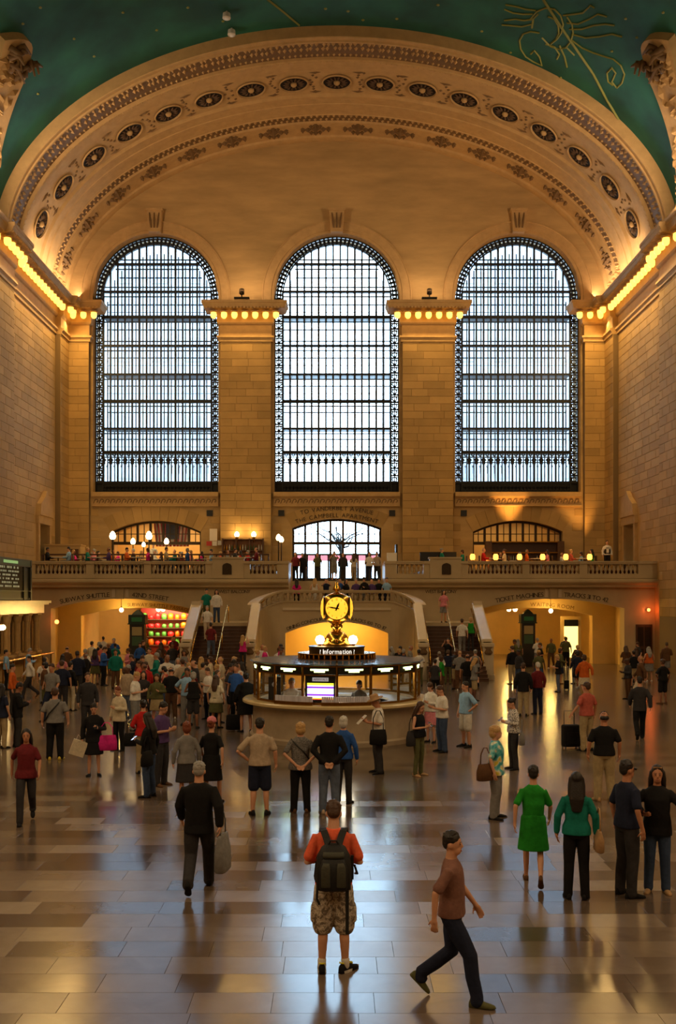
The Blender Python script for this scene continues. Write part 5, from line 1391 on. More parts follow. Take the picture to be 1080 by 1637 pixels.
def stack(m, secs, n=16, ex=2.4):
    """horizontal super-elliptic sections (z, cx, cy, rx, ry)"""
    vs = []
    for z,cx,cy,rx,ry in secs:
        for k in range(n):
            a = 2*PI*k/n; c,s = math.cos(a), math.sin(a)
            vs.append((cx+rx*math.copysign(abs(c)**(2/ex),c), cy+ry*math.copysign(abs(s)**(2/ex),s), z))
    fs = []
    for i in range(len(secs)-1):
        for k in range(n): l = (k+1)%n; fs.append((i*n+k,i*n+l,(i+1)*n+l,(i+1)*n+k))
    fs.append(tuple(reversed(range(n)))); b = (len(secs)-1)*n; fs.append(tuple(b+k for k in range(n)))
    m.add(vs, fs)
def remesh(m, voxel, smooth=2, ratio=1.0, name='skin'):
    me = m.mesh(name); o = bpy.data.objects.new('t', me)
    r = o.modifiers.new('r','REMESH'); r.mode = 'VOXEL'; r.voxel_size = voxel; r.use_smooth_shade = True
    if smooth:
        s = o.modifiers.new('s','SMOOTH'); s.factor = .5; s.iterations = smooth
    if ratio < 1:
        d = o.modifiers.new('d','DECIMATE'); d.ratio = ratio
    out = evaluate([o])[0]; bpy.data.meshes.remove(me)
    out.name = name; out.polygons.foreach_set('use_smooth', [True]*len(out.polygons)); return out

def two(e, w, d):   # mirrored pair of arms
    return [dict(e=V(*e), w=V(*w), d=V(*d)), dict(e=V(-e[0],e[1],e[2]), w=V(-w[0],w[1],w[2]), d=V(-d[0],d[1],d[2]))]
ST_LEGS = [dict(k=V(.10,-.015,.49), a=V(.115,.02,.085), pitch=0, out=.25), dict(k=V(-.10,-.015,.49), a=V(-.115,.02,.085), pitch=0, out=-.25)]
WK_LEGS = [dict(k=V(.10,.02,.49), a=V(.10,.34,.20), pitch=.75, out=.05), dict(k=V(-.10,-.20,.52), a=V(-.10,-.27,.085), pitch=-.05, out=-.05)]
SIT_LEGS = [dict(k=V(.13,-.42,.49), a=V(.13,-.40,.085), pitch=0, out=.1), dict(k=V(-.13,-.42,.49), a=V(-.13,-.40,.085), pitch=0, out=-.1)]
DOWN = dict(e=(.255,.04,1.15), w=(.27,-.03,.90), d=(-.05,-.15,-1))
PHN = dict(e=(.25,-.01,1.13), w=(.09,-.26,1.17), d=(-.35,-.7,.45))
PHOTO = dict(e=(.25,-.21,1.36), w=(.09,-.34,1.57), d=(-.15,-.25,.9))
BACKH = dict(e=(.28,.10,1.15), w=(.07,.185,.94), d=(-.75,.05,-.5))
def arms(a, b):
    A = dict(e=V(*a['e']), w=V(*a['w']), d=V(*a['d'])); B = dict(e=V(*b['e']), w=V(*b['w']), d=V(*b['d']))
    for k in ('e','w','d'): B[k].x = -B[k].x
    return [A,B]
POSES = {
 'stand': (arms(DOWN,DOWN), ST_LEGS, 0.0), 'behind': (arms(BACKH,BACKH), ST_LEGS, 0.0),
 'phone': (arms(PHN,PHN), ST_LEGS, .38), 'onephone': (arms(PHN,DOWN), ST_LEGS, .32),
 'walk': (arms(dict(e=(.25,-.05,1.15), w=(.24,-.21,.95), d=(0,-.5,-.8)), dict(e=(.26,.13,1.17), w=(.27,.14,.92), d=(0,0,-1))), WK_LEGS, .05),
 'photo': (arms(PHOTO,PHOTO), ST_LEGS, -.05),
 'carry': (arms(dict(e=(.26,.05,1.15), w=(.22,-.19,1.08), d=(-.3,-.8,-.1)), DOWN), ST_LEGS, .05),
 'pull': (arms(dict(e=(.28,.02,1.17), w=(.42,-.04,.98), d=(.5,-.1,-.7)), DOWN), ST_LEGS, .0),
 'hips': (arms(dict(e=(.36,.06,1.16), w=(.2,-.02,1.0), d=(-.7,-.2,-.4)), DOWN), ST_LEGS, .1),
 'sit': (arms(dict(e=(.26,-.08,1.15), w=(.14,-.32,1.14), d=(-.4,-.8,0)), dict(e=(.26,-.06,1.15), w=(.16,-.3,1.15), d=(-.3,-.8,0))), SIT_LEGS, .12),
 'hug': (arms(dict(e=(.30,-.08,1.25), w=(.42,-.26,1.22), d=(.5,-.7,.1)), dict(e=(.3,-.02,1.22), w=(.2,-.22,1.12), d=(-.4,-.7,.1))), ST_LEGS, .0),
}
def pose_dz(pose): return -.44 if pose == 'sit' else 0.0
def sex_f(sex): return dict(sh=.172, hip=.172, waist=.128, lim=.9, bust=.015) if sex == 'f' else dict(sh=.192, hip=.162, waist=.15, lim=1.0, bust=0)
def torso_secs(sex, grow=0.0, dz=0.0, belly=0.0):
    f = sex_f(sex); g = grow
    return [(.86+dz,0,.0,f['hip']*.80+g,.085+g),(.92+dz,0,.005,f['hip']+g,.105+g),(1.0+dz,0,-.0,f['hip']*.96+g,.105+g+belly*.6),(1.1+dz,0,-.005,f['waist']+g,.1+g+belly),
            (1.2+dz,0,-.004,f['waist']*1.06+g,.105+g+belly*.6),(1.3+dz,0,-f['bust'],f['sh']*.86+g,.112+g),(1.37+dz,0,-.0,f['sh']*.93+g,.098+g),(1.415+dz,0,.006,f['sh']*.82+g,.082+g),(1.45+dz,0,.01,f['sh']*.55+g,.068+g),(1.485+dz,0,.012,.07+g,.058+g)]
def head_xf(tilt, dz): 
    c = V(0,.01,1.49+dz); R = Matrix.Rotation(tilt,3,'X')
    return lambda p: c+R @ (Vector(p)+V(0,0,dz)-c), R
def hand(m, w, d, nrm, side, curl=.5, s=1.0):
    d = d.normalized(); n = (nrm-d*nrm.dot(d)).normalized(); a = d.cross(n)
    R = Matrix((a,n,d)).transposed()
    ell(m, w+d*.052*s, (.040*s,.016*s,.055*s), R, 10, 7)
    limb(m, [w-d*.02, w+d*.03*s], [.026*s,(.03*s)])
    for k,(o,L) in enumerate(((-.0315,.062),(-.0105,.074),(.0105,.078),(.0315,.068))):
        r0 = w+d*.09*s+a*o*s; d1 = (d*math.cos(curl*.5)+n*math.sin(curl*.5)); d2 = (d*math.cos(curl*1.6)+n*math.sin(curl*1.6))
        limb(m, [r0, r0+d1*L*.5*s, r0+d1*L*.5*s+d2*L*.5*s], [.0088*s,.0082*s,.0068*s], 7)
    t0 = w+d*.028*s+a*side*.034*s; td = (d*.6+a*side*.55+n*.5).normalized()
    limb(m, [t0, t0+td*.032*s, t0+td*.03*s+(td+d*.6).normalized()*.03*s], [.0115*s,.0098*s,.008*s], 7)
def build_body(pose, sex, voxel, ratio, hs=1.0):
    A, Lg, tilt = POSES[pose]; f = sex_f(sex); dz = pose_dz(pose); m = MB(); l = f['lim']
    stack(m, torso_secs(sex, -.014, dz))
    xf, R = head_xf(tilt, dz)
    limb(m, [V(0,.015,1.44+dz), xf((0,.0,1.56))], [.060*l+.002,.055*l+.002])
    ell(m, xf((0,.004,1.645)), (.074,.094,.106), R, 16, 12); ell(m, xf((0,-.034,1.572)), (.054,.062,.062), R, 14, 10)
    limb(m, [xf((0,-.088,1.645)), xf((0,-.104,1.612)), xf((0,-.092,1.6))], [.009,.014,.012], 8)
    for s in (-1,1): ell(m, xf((s*.076,.012,1.622)), (.010,.02,.03), R, 8, 6)
    for s,ar in zip((1,-1),A):
        sh = V(s*(f['sh']-.016),.008,1.375+dz); e = ar['e']+V(0,0,dz); w = ar['w']+V(0,0,dz)
        limb(m, [V(s*.1,.008,1.385+dz), sh, (sh+e)/2, e, (e*.6+w*.4), w], [.052*l,.05*l,.042*l,.037*l,.035*l,.025*l])
        inward = V(-s,0,0) if abs(ar['d'].z) > .6 else V(-s*.3,0,1) if pose == 'behind' else V(-s*.8,0,.5)
        if pose == 'behind': inward = V(0,1,.2)
        hand(m, w, ar['d'], inward, s if ar['d'].z < -.4 else -s, .55, hs*(.95 if sex == 'f' else 1.0))
    for s,lg in zip((1,-1),Lg):
        hip = V(s*.088,.0,.90+dz); k, a = lg['k'], lg['a']
        calf = k*.62+a*.38+V(0,.018,0)
        limb(m, [hip, (hip+k)/2, k, calf, a, a-V(0,0,.02)], [.082*l,.07*l,.051*l,.052*l,.034*l,.036*l])
    return remesh(m, voxel, 2, ratio, 'body')
def build_face(pose):
    xf, R = head_xf(POSES[pose][2], pose_dz(pose)); m = MB()
    for s in (-1,1):
        ell(m, xf((s*.031,-.084,1.641)), (.0105,.006,.0055), R, 8, 6)
        limb(m, [xf((s*.017,-.091,1.66)), xf((s*.046,-.080,1.661))], [.003,.0022], 6)
    m.cur = 1; limb(m, [xf((-.022,-.088,1.573)), xf((0,-.094,1.571)), xf((.022,-.088,1.573))], [.005,.008,.005], 6)
    me = m.mesh('face', True); return me
def build_top(kind, pose, sex, voxel, ratio):
    A, Lg, tilt = POSES[pose]; f = sex_f(sex); dz = pose_dz(pose); m = MB(); l = f['lim']
    hem = {'tee':.90,'long':.90,'tank':.92,'coat':.80,'blouse':.84,'bodice':.98}.get(kind,.9)+dz
    secs = torso_secs(sex, .010 if kind != 'coat' else .022, dz, .02 if sex == 'm' else .0)
    if sex == 'f': secs = [(z,cx,cy,rx+(.018 if 1.05 < z-dz < 1.25 else 0),ry+(.014 if 1.05 < z-dz < 1.25 else 0)) for z,cx,cy,rx,ry in secs]
    secs = [s for s in secs if s[0] >= hem+.12]
    z0 = secs[0]; fl = .012 if kind in ('tee','long','coat') else .03
    secs = [(hem,0,.004,f['hip']+.02+fl*.7,.136+fl*.6),(hem+.02,0,.004,f['hip']+.02+fl*.7,.136+fl*.6),(hem+.09,0,.002,f['hip']+.018+fl*.6,.128+fl*.5)]+secs
    if kind == 'bodice': secs = [(.99,0,0,f['waist']+.024,.108),(1.03,0,0,f['waist']+.026,.112)]+secs[3:]
    if kind == 'tank': secs = secs[:-1]
    else: secs[-1] = (1.482+dz,0,.012,.072,.064)
    if pose == 'sit': secs = [s for s in secs if s[0] > .5]
    stack(m, secs, 20)
    for s,ar in zip((1,-1),A):
        sh = V(s*(f['sh']-.016),.008,1.376+dz); e = ar['e']+V(0,0,dz); w = ar['w']+V(0,0,dz)
        if kind in ('tee','blouse','bodice'):
            p = sh.lerp(e,.78); limb(m, [V(s*.09,.008,1.38+dz), sh, sh.lerp(e,.4), p], [.056*l,.060*l,.058*l,.062*l], 12)
        elif kind in ('long','coat'):
            g = .018 if kind == 'long' else .026
            limb(m, [V(s*.09,.008,1.38+dz), sh, sh.lerp(e,.5), e, e.lerp(w,.5), e.lerp(w,.93)], [.053*l+g*.6,.052*l+g*.6,.044*l+g,.040*l+g,.034*l+g,.029*l+g], 12)
        else:
            limb(m, [V(s*.07,.0,1.36+dz), V(s*.105,.01,1.44+dz)], [.04,.026], 8)
    return remesh(m, voxel, 3, ratio, 'top')
def build_bottom(kind, pose, sex, voxel, ratio):
    A, Lg, tilt = POSES[pose]; f = sex_f(sex); dz = pose_dz(pose); m = MB(); l = f['lim']
    if kind in ('skirt','dress'):
        z1 = .52
        if pose == 'sit': z1 = .42
        stack(m, [(z1,0,.0,f['hip']+.06,.17),(z1+.02,0,0,f['hip']+.06,.17),(.75,0,0,f['hip']+.035,.145),(.92,0,.005,f['hip']+.018,.122),(1.0,0,0,f['hip']*.97+.016,.12),(1.05,0,0,f['waist']+.02,.115)], 20, 2.1)
        return remesh(m, voxel, 3, ratio, 'skirt')
    stack(m, [(.84+dz,0,.005,f['hip']*.86,.095),(.90+dz,0,.008,f['hip']+.012,.12),(.98+dz,0,.004,f['hip']*.97+.012,.116),(1.05+dz,0,0,f['waist']+.012,.108)], 18)
    for s,lg in zip((1,-1),Lg):
        hip = V(s*.09,.004,.89+dz); k, a = lg['k'], lg['a']
        if kind == 'shorts':
            e = hip.lerp(k,.98)+V(0,0,.0); limb(m, [hip, hip.lerp(k,.5), e], [.098*l,.100*l,.098*l], 12)
        else:
            g = .026 if kind == 'trousers' else .014
            limb(m, [hip, hip.lerp(k,.5), k, k.lerp(a,.5)+V(0,.01,0), a+V(0,0,.03), a-V(0,0,.03)], [.088*l+g*.4,.076*l+g*.8,.054*l+g,.048*l+g,.042*l+g,.045*l+g], 12)
    return remesh(m, voxel, 3, ratio, kind)
def shoe_mesh(m, lg, kind='shoe', s=1.0):
    a = lg['a']; R = Matrix.Rotation(lg['out'],3,'Z') @ Matrix.Rotation(lg['pitch'],3,'X')
    secs = [(.085,.018,.05),(.07,.031,.085),(.02,.036,.105 if kind == 'shoe' else .06),(-.03,.037,.085 if kind == 'shoe' else .05),(-.09,.044,.055),(-.14,.041,.042),(-.175,.026,.032),(-.19,.008,.02)]
    n = 10; vs = []
    for y,w,h in secs:
        for k in range(n):
            t = PI*k/(n-1)
            vs.append(a+R @ V(w*math.cos(t)*s, y*s, (max(0,math.sin(t))**.6*h-.085)*s))
    fs = []
    for i in range(len(secs)-1):
        for k in range(n): q = (k+1)%n; fs.append((i*n+k,i*n+q,(i+1)*n+q,(i+1)*n+k))
    fs.append(tuple(range(n))); b = (len(secs)-1)*n; fs.append(tuple(b+k for k in reversed(range(n))))
    m.add(vs, fs)
def build_hair(kind, pose, voxel, ratio):
    xf, R = head_xf(POSES[pose][2], pose_dz(pose)); m = MB()
    if kind == 'short':
        ell(m, xf((0,.016,1.676)), (.081,.096,.088), R, 14, 10); ell(m, xf((0,.055,1.635)), (.07,.055,.07), R, 12, 8)
    elif kind == 'thin':
        ell(m, xf((0,.035,1.64)), (.080,.075,.06), R, 14, 10)
    elif kind == 'bob':
        ell(m, xf((0,.014,1.675)), (.090,.104,.092), R, 14, 10); ell(m, xf((0,.04,1.61)), (.092,.078,.10), R, 14, 10)
    elif kind == 'bun':
        ell(m, xf((0,.016,1.676)), (.081,.097,.088), R, 14, 10); ell(m, xf((0,.05,1.63)), (.07,.06,.07), R, 12, 8); ell(m, xf((0,.12,1.69)), (.04,.04,.04), R, 10, 8)
    else:
        ell(m, xf((0,.026,1.682)), (.086,.100,.086), R, 14, 10)
        dz = pose_dz(pose)
        limb(m, [xf((0,.05,1.66)), xf((0,.075,1.55)), V(0,.125,1.40+dz), V(0,.135,1.24+dz)], [(.085,.055),(.098,.06),(.105,.045),(.07,.025)], 12)
        for s in (-1,1): limb(m, [xf((s*.075,.0,1.67)), xf((s*.088,.01,1.57)), V(s*.095,.05,1.42+dz)], [.03,.034,.026], 8)
    rh = random.Random(len(kind)*7+3)
    for k in range(46 if kind in ('short','bob') else 20):     # tufts break up the outline
        a, t = rh.uniform(0,2*PI), rh.uniform(0,1.25); b = 1.06
        p = (.078*math.sin(t)*math.cos(a)*b, .018+.094*math.sin(t)*math.sin(a)*b, 1.676+.086*math.cos(t)*b)
        if p[1] < -.055 and p[2] < 1.71: continue
        ell(m, xf(p), (.013,.013,.009), R, 6, 5)
    return remesh(m, voxel, 1, ratio, 'hair')
_pc = {}
def cached(key, fn):
    if key not in _pc: _pc[key] = fn()
    return _pc[key]
LOD = {0: (.0085,.34), 1: (.0115,.30), 2: (.019,.34)}
LODC = {0: (.011,.35), 1: (.014,.30), 2: (.021,.34)}
CLR = {'white':(222,216,206),'cream':(206,192,164),'grey':(128,126,124),'charcoal':(52,50,52),'black':(22,21,22),'navy':(30,36,58),'blue':(44,86,158),'light blue':(140,178,214),
       'teal':(20,118,104),'green':(34,140,40),'olive':(92,92,56),'khaki':(170,150,112),'brown':(96,66,42),'red':(186,34,32),'salmon':(186,92,78),'orange':(206,98,36),'pink':(214,130,140),'magenta':(210,40,130),
       'purple':(86,62,112),'maroon':(108,32,38),'denim':(58,74,104),'faded denim':(92,104,126),'tan':(176,140,100),'yellow':(214,186,70),'beige':(178,158,134)}
def fabric(c):
    return mat('fabric_'+c.replace(' ','_'), rgb(*CLR[c]), .85, var=.22, scale=14, bump=.35, bscale=22, spec=.25)
HAIRC = {'dark':(30,22,17),'brown':(70,44,26),'blond':(190,150,92),'grey':(150,146,140),'red':(120,58,30),'white':(205,200,190)}
def hairm(c): return mat('hair_'+c, rgb(*HAIRC[c]), .55, var=.3, scale=40, bump=.4, bscale=60)
SKINS = [mat('skin_%d' % k, rgb(*c), .55, var=.08, scale=20) for k,c in enumerate(((204,150,118),(186,128,94),(140,90,62),(96,60,42)))]
eye_m = mat('eye_dark', rgb(28,20,16), .3); lip_m = mat('lip', rgb(150,80,70), .5)
_used = set()
def obj_mat(o, *ms):
    for i,mm in enumerate(ms):
        o.material_slots[i].link = 'OBJECT'; o.material_slots[i].material = mm
def pchild(name, me, root, *ms):
    while len(me.materials) < len(ms): me.materials.append(None)
    o = bpy.data.objects.new(name, me); COL.objects.link(o); o.parent = root; obj_mat(o, *ms); return o
PEOPLE = []
def person(loc, rot, H, pose, sex, hair, top, bottom, label, skin=0, shoe='black', lod=1, wide=1.0, group=None, mirror=False, hat=None, pattern=None):
    """hair/top/bottom = (kind, colour)"""
    n = 2
    assert label not in _used, label
    _used.add(label)
    root = empty('person', loc, math.radians(rot)); tag(root, label, 'person', group)
    s = H/1.75; root.scale = ((-1 if mirror else 1)*s*wide, s*wide, s)
    vx,rt = LOD[lod]; vc,rc = LODC[lod]; sk = SKINS[skin]
    pchild('body', cached(('b',pose,sex,lod), lambda: build_body(pose,sex,vx,rt)), root, sk)
    if lod < 2: pchild('face', cached(('f',pose), lambda: build_face(pose)), root, eye_m, lip_m)
    tk,tc = top; bk,bc = bottom
    tm = pattern or fabric(tc)
    pchild({'tee':'shirt','long':'sweater','coat':'coat','tank':'tank_top','blouse':'blouse','bodice':'dress_bodice'}[tk], cached(('t',tk,pose,sex,lod), lambda: build_top(tk,pose,sex,vc,rc)), root, tm)
    if bk: pchild('dress_skirt' if bk == 'dress' else bk, cached(('l','skirt' if bk == 'dress' else bk,pose,sex,lod), lambda: build_bottom(bk,pose,sex,vc,rc)), root, tm if bk == 'dress' else fabric(bc))
    for k in (0,1):
        def mk(k=k):
            m = MB(); shoe_mesh(m, POSES[pose][1][k], 'shoe' if sex == 'm' else 'flat'); return m.mesh('shoe', True)
        pchild('shoe', cached(('s',pose,sex,k), mk), root, fabric(shoe))
    if hair: pchild('hair', cached(('h',hair[0],pose,min(lod,1)), lambda: build_hair(hair[0],pose,.008,.4)), root, hairm(hair[1]))
    if hat:
        xf,R = head_xf(POSES[pose][2], pose_dz(pose)); m = MB()
        if hat[0] == 'brim': prof = [(.18,0),(.185,.008),(.10,.02),(.092,.09),(.07,.115),(.0,.118)]
        else: prof = [(.092,-.005),(.097,.03),(.085,.08),(.05,.11),(0,.12)]
        m.lathe(prof, n=18)
        if hat[0] == 'cap': m.box((0,-.12,.005),(.12,.1,.012))
        h = pchild('hat', m.mesh('hat', True), root, fabric(hat[1])); h.location = xf((0,.005,1.69)); h.rotation_euler = (POSES[pose][2],0,0)
    PEOPLE.append((root, loc)); return root
def on_floor(px, fy):
    Y = FPX*CAMZ/(fy-958.0); return Vector((xpx(px,Y), Y, 0)), Y
def in_person(root, p):   # a point given in the person's own frame, in the world
    M = Matrix.Translation(root.location) @ root.rotation_euler.to_matrix().to_4x4() @ Matrix.Diagonal((*root.scale,1)); return M @ Vector(p)
# ---- carried things (top-level)
def handbag(loc, rz, w, h, d, color, label, strap=None, grp=None, drop=.28):
    e = empty('handbag', loc, rz); tag(e, label, 'bag', grp); mt_ = fabric(color) if color in CLR else color
    m = MB(); stack(m, [(-h,0,0,w*.42,d*.40),(-h*.95,0,0,w*.5,d*.5),(-h*.45,0,0,w*.5,d*.48),(-h*.05,0,0,w*.44,d*.2),(0,0,0,w*.42,d*.12)], 16, 3); m.build('pouch', mt_, e, smooth=True)
    q = MB(); q.tube([(-w*.3,0,-.02),(-w*.28,0,drop*.6),(-w*.1,0,drop),(w*.1,0,drop),(w*.28,0,drop*.6),(w*.3,0,-.02)], .011, 6); q.build('strap', mt_, e, smooth=True)
    return e
def suitcase(loc, rz, w, h, d, color, label):
    e = empty('suitcase', loc, rz); tag(e, label, 'suitcase', 'wheeled suitcases')
    m = MB(); stack(m, [(.05,0,0,w*.46,d*.44),(.08,0,0,w*.5,d*.5),(h*.95,0,0,w*.5,d*.5),(h,0,0,w*.46,d*.42)], 16, 5); m.build('case', fabric(color), e)
    q = MB(); q.tube([(-w*.3,d*.4,h*.9),(-w*.3,d*.4,h+.36),(w*.3,d*.4,h+.36),(w*.3,d*.4,h*.9)], .012, 6); q.build('pull_handle', black, e)
    for sx in (-1,1):
        for sy in (-1,1): q = MB(); q.tube([(sx*w*.4-.015,sy*d*.35,.03),(sx*w*.4+.015,sy*d*.35,.03)], .03, 8); q.build('wheel', black, e)
    q = MB(); q.bx(-w*.35,w*.35,-d*.5-.03,-d*.5,h*.2,h*.7); q.build('front_pocket', fabric(color), e)
    return e
def phone(root, label, p=(0,-.34,1.24)):
    P = in_person(root, p); e = empty('phone', P, root.rotation_euler.z); tag(e, label, 'phone', 'phones held in hands')
    q = MB(); q.bx(-.036,.036,-.005,.005,-.07,.07); o = q.build('case', black, e); o.rotation_euler = (-.9,0,0)
    q = MB(); q.bx(-.032,.032,.005,.008,-.062,.062); o = q.build('screen', mat('phone_screen_lit', (.6,.75,1), .3, emit=(.6,.75,1), estr=1.6), e); o.rotation_euler = (-.9,0,0)
# ------------------------------------------------------------------ the man with the backpack, nearest the camera
POSES['main'] = (arms(dict(e=(.265,.03,1.13), w=(.12,-.2,1.12), d=(-.5,-.7,.2)), dict(e=(.265,.03,1.13), w=(.12,-.2,1.12), d=(-.5,-.7,.2))),
   [dict(k=V(.105,-.01,.49), a=V(.118,.02,.085), pitch=0, out=.05), dict(k=V(-.105,-.01,.49), a=V(-.118,.02,.085), pitch=0, out=-.75)], .34)
CLR['dusty'] = (128,90,78)
CLR['coral'] = (236,104,70)
P0, Y0 = on_floor(533, 1552)
MAN = person((P0.x,P0.y,0), 180, 1.80, 'main', 'm', ('short','brown'), ('tee','coral'), (None,None), 'person in coral T-shirt and camouflage shorts wearing a black backpack, standing nearest the camera', skin=0, shoe='black', lod=0, wide=1.02)
def camo():
    m = bpy.data.materials.new('camouflage'); m.use_nodes = True; N = m.node_tree.nodes; L = m.node_tree.links; b = N['Principled BSDF']; b.inputs['Roughness'].default_value = .85
    tc = N.new('ShaderNodeTexCoord'); nz = N.new('ShaderNodeTexNoise'); nz.inputs['Scale'].default_value = 22; nz.inputs['Detail'].default_value = 2.5; nz.inputs['Distortion'].default_value = .6
    L.new(tc.outputs['Object'], nz.inputs['Vector']); cr = N.new('ShaderNodeValToRGB'); cr.color_ramp.interpolation = 'CONSTANT'
    cr.color_ramp.elements[0].color = (*rgb(112,100,88),1); cr.color_ramp.elements[1].position = .44; cr.color_ramp.elements[1].color = (*rgb(170,156,138),1)
    e = cr.color_ramp.elements.new(.53); e.color = (*rgb(204,192,174),1); e = cr.color_ramp.elements.new(.60); e.color = (*rgb(140,130,118),1)
    L.new(nz.outputs['Fac'], cr.inputs['Fac']); L.new(cr.outputs['Color'], b.inputs['Base Color']); return m
camo_m = camo()
def cargo():
    m = MB(); A, Lg, tl = POSES['main']
    stack(m, [(.83,0,.006,.15,.11),(.90,0,.01,.182,.135),(.98,0,.006,.176,.13),(1.05,0,0,.165,.118)], 18)
    for s,lg in zip((1,-1),Lg):
        hip = V(s*.092,.006,.88); k = lg['k']; e = V(k.x+s*.004,k.y,.455)
        limb(m, [hip, hip.lerp(k,.35), hip.lerp(k,.7), e+V(0,0,.06), e], [.104,(.112,.115),(.112,.116),(.108,.112),(.106,.11)], 14)
        stack(m, [(.52,s*.20,.0,.022,.07),(.54,s*.205,0,.03,.078),(.66,s*.202,0,.03,.078),(.70,s*.192,0,.026,.074)], 12, 4)
    r = random.Random(3)
    return remesh(m, .009, 2, .5, 'shorts')
pchild('shorts', cargo(), MAN, camo_m)
for k in (0,1):
    lg = POSES['main'][1][k]; q = MB(); limb(q, [lg['a']+V(0,0,-.03), lg['a']+V(0,0,.045)], [.042,.043], 12); pchild('sock', q.mesh('sock', True), MAN, fabric('white'))
    Rz = Matrix.Rotation(lg['out'],3,'Z'); q = MB(); n_ = 14; vs = []
    for z in (-.087,-.06):
        for i in range(n_):
            t = 2*PI*i/n_; x = .046*math.cos(t)*(1.05 if math.sin(t) < 0 else .88); y = -.055+.143*math.sin(t)*-1; vs.append(lg['a']+Rz @ V(x,y,z))
    q.add(vs, [(i,(i+1)%n_,n_+(i+1)%n_,n_+i) for i in range(n_)]+[tuple(range(n_)),tuple(range(n_,2*n_))]); pchild('shoe_sole', q.mesh('sole'), MAN, fabric('white'))
    q = MB(); q.tube([lg['a']+Rz @ V(-.03,.05,.018), lg['a']+Rz @ V(0,.072,.022), lg['a']+Rz @ V(.03,.05,.018)], .008, 6); q.tube([lg['a']+Rz @ V(.0,-.03,.01), lg['a']+Rz @ V(.0,-.1,-.02)], .014, 6); pchild('shoe_trim', q.mesh('trim', True), MAN, mat('acid_yellow', rgb(214,206,40), .6))
# his backpack
BPK = empty('backpack', MAN.location, PI); BPK.scale = MAN.scale; tag(BPK, 'black backpack with olive grey panels on the back of the coral-shirted person', 'backpack')
bk = mat('pack_black', rgb(20,20,20), .7, bump=.3, bscale=40); ol = mat('pack_olive', rgb(62,62,50), .75, bump=.3, bscale=50)
q = MB(); stack(q, [(.90,0,.205,.15,.075),(.915,0,.21,.172,.095),(1.1,0,.215,.178,.105),(1.25,0,.21,.165,.1),(1.33,0,.2,.12,.075),(1.365,0,.19,.07,.04)], 20, 3); pk = q.build('main_bag', bk, BPK, smooth=True)
q = MB(); stack(q, [(.925,0,.29,.12,.05),(.94,0,.295,.138,.06),(1.15,0,.295,.135,.06),(1.22,0,.285,.115,.045),(1.24,0,.28,.1,.03)], 20, 4); fp = q.build('front_pocket', bk, BPK, smooth=True)
for s in (-1,1):
    q = MB(); stack(q, [(.96,s*.075,.345,.04,.016),(.97,s*.075,.348,.046,.018),(1.16,s*.075,.346,.044,.018),(1.2,s*.07,.336,.03,.014)], 12, 4); q.build('pocket_panel', ol, fp, smooth=True)
    q = MB(); path = []
    pts = [V(s*.052,.20,1.35),V(s*.07,.135,1.40),V(s*.098,.075,1.462),V(s*.11,.0,1.475),V(s*.12,-.09,1.40),V(s*.125,-.115,1.28),V(s*.15,-.06,1.12),V(s*.165,.08,1.0),V(s*.15,.16,.97)]
    for i,p in enumerate(pts):
        t = (pts[min(i+1,len(pts)-1)]-pts[max(i-1,0)]).normalized(); side = V(1,0,0)-t*t.x; side.normalize(); path.append((p, side, t.cross(side)))
    q.sweep([(-.034,-.008),(.034,-.008),(.034,.008),(-.034,.008)], path, closed=True); q.build('shoulder_strap', bk, BPK)
q = MB(); stack(q, [(1.24,0,.29,.105,.03),(1.27,0,.285,.11,.035),(1.3,0,.27,.1,.03)], 16, 3); q.build('lid_panel', ol, BPK, smooth=True)
q = MB(); q.tube([(-.05,.22,1.36),(-.03,.23,1.4),(.03,.23,1.4),(.05,.22,1.36)], .01, 6); q.build('grab_handle', bk, BPK)
q = MB(); q.bx(-.152,-.118,.235,.245,.46,.95); q.build('dangling_strap', bk, BPK)
q = MB(); q.tube([(.16,.22,.93),(.165,.24,.82),(.14,.24,.76)], .014, 6); q.build('side_strap', bk, BPK)
q = MB(); q.bx(-.2,-.17,.16,.19,1.0,1.24); q.build('side_buckle_strap', bk, BPK)
q = MB(); q.tube([(-.21,.02,1.1),(-.24,-.02,1.0),(-.22,-.1,.98)], .012, 6); q.build('hanging_loop', bk, BPK)

# ------------------------------------------------------------------ the others on the open floor
blouse_m = bpy.data.materials.new('painted_blouse'); blouse_m.use_nodes = True
_N = blouse_m.node_tree.nodes; _L = blouse_m.node_tree.links; _tc_ = _N.new('ShaderNodeTexCoord'); _nz = _N.new('ShaderNodeTexNoise'); _nz.inputs['Scale'].default_value = 7; _nz.inputs['Detail'].default_value = 2
_cr = _N.new('ShaderNodeValToRGB'); _L.new(_tc_.outputs['Object'], _nz.inputs['Vector']); _L.new(_nz.outputs['Fac'], _cr.inputs['Fac']); _L.new(_cr.outputs['Color'], _N['Principled BSDF'].inputs['Base Color'])
_cr.color_ramp.elements[0].color = (*rgb(20,60,100),1); _cr.color_ramp.elements[0].position = .3; _cr.color_ramp.elements[1].color = (*rgb(220,200,70),1); _cr.color_ramp.elements[1].position = .68
for p_,c_ in ((.42,(40,150,160)),(.52,(110,190,190)),(.6,(230,220,190))): e = _cr.color_ramp.elements.new(p_); e.color = (*rgb(*c_),1)
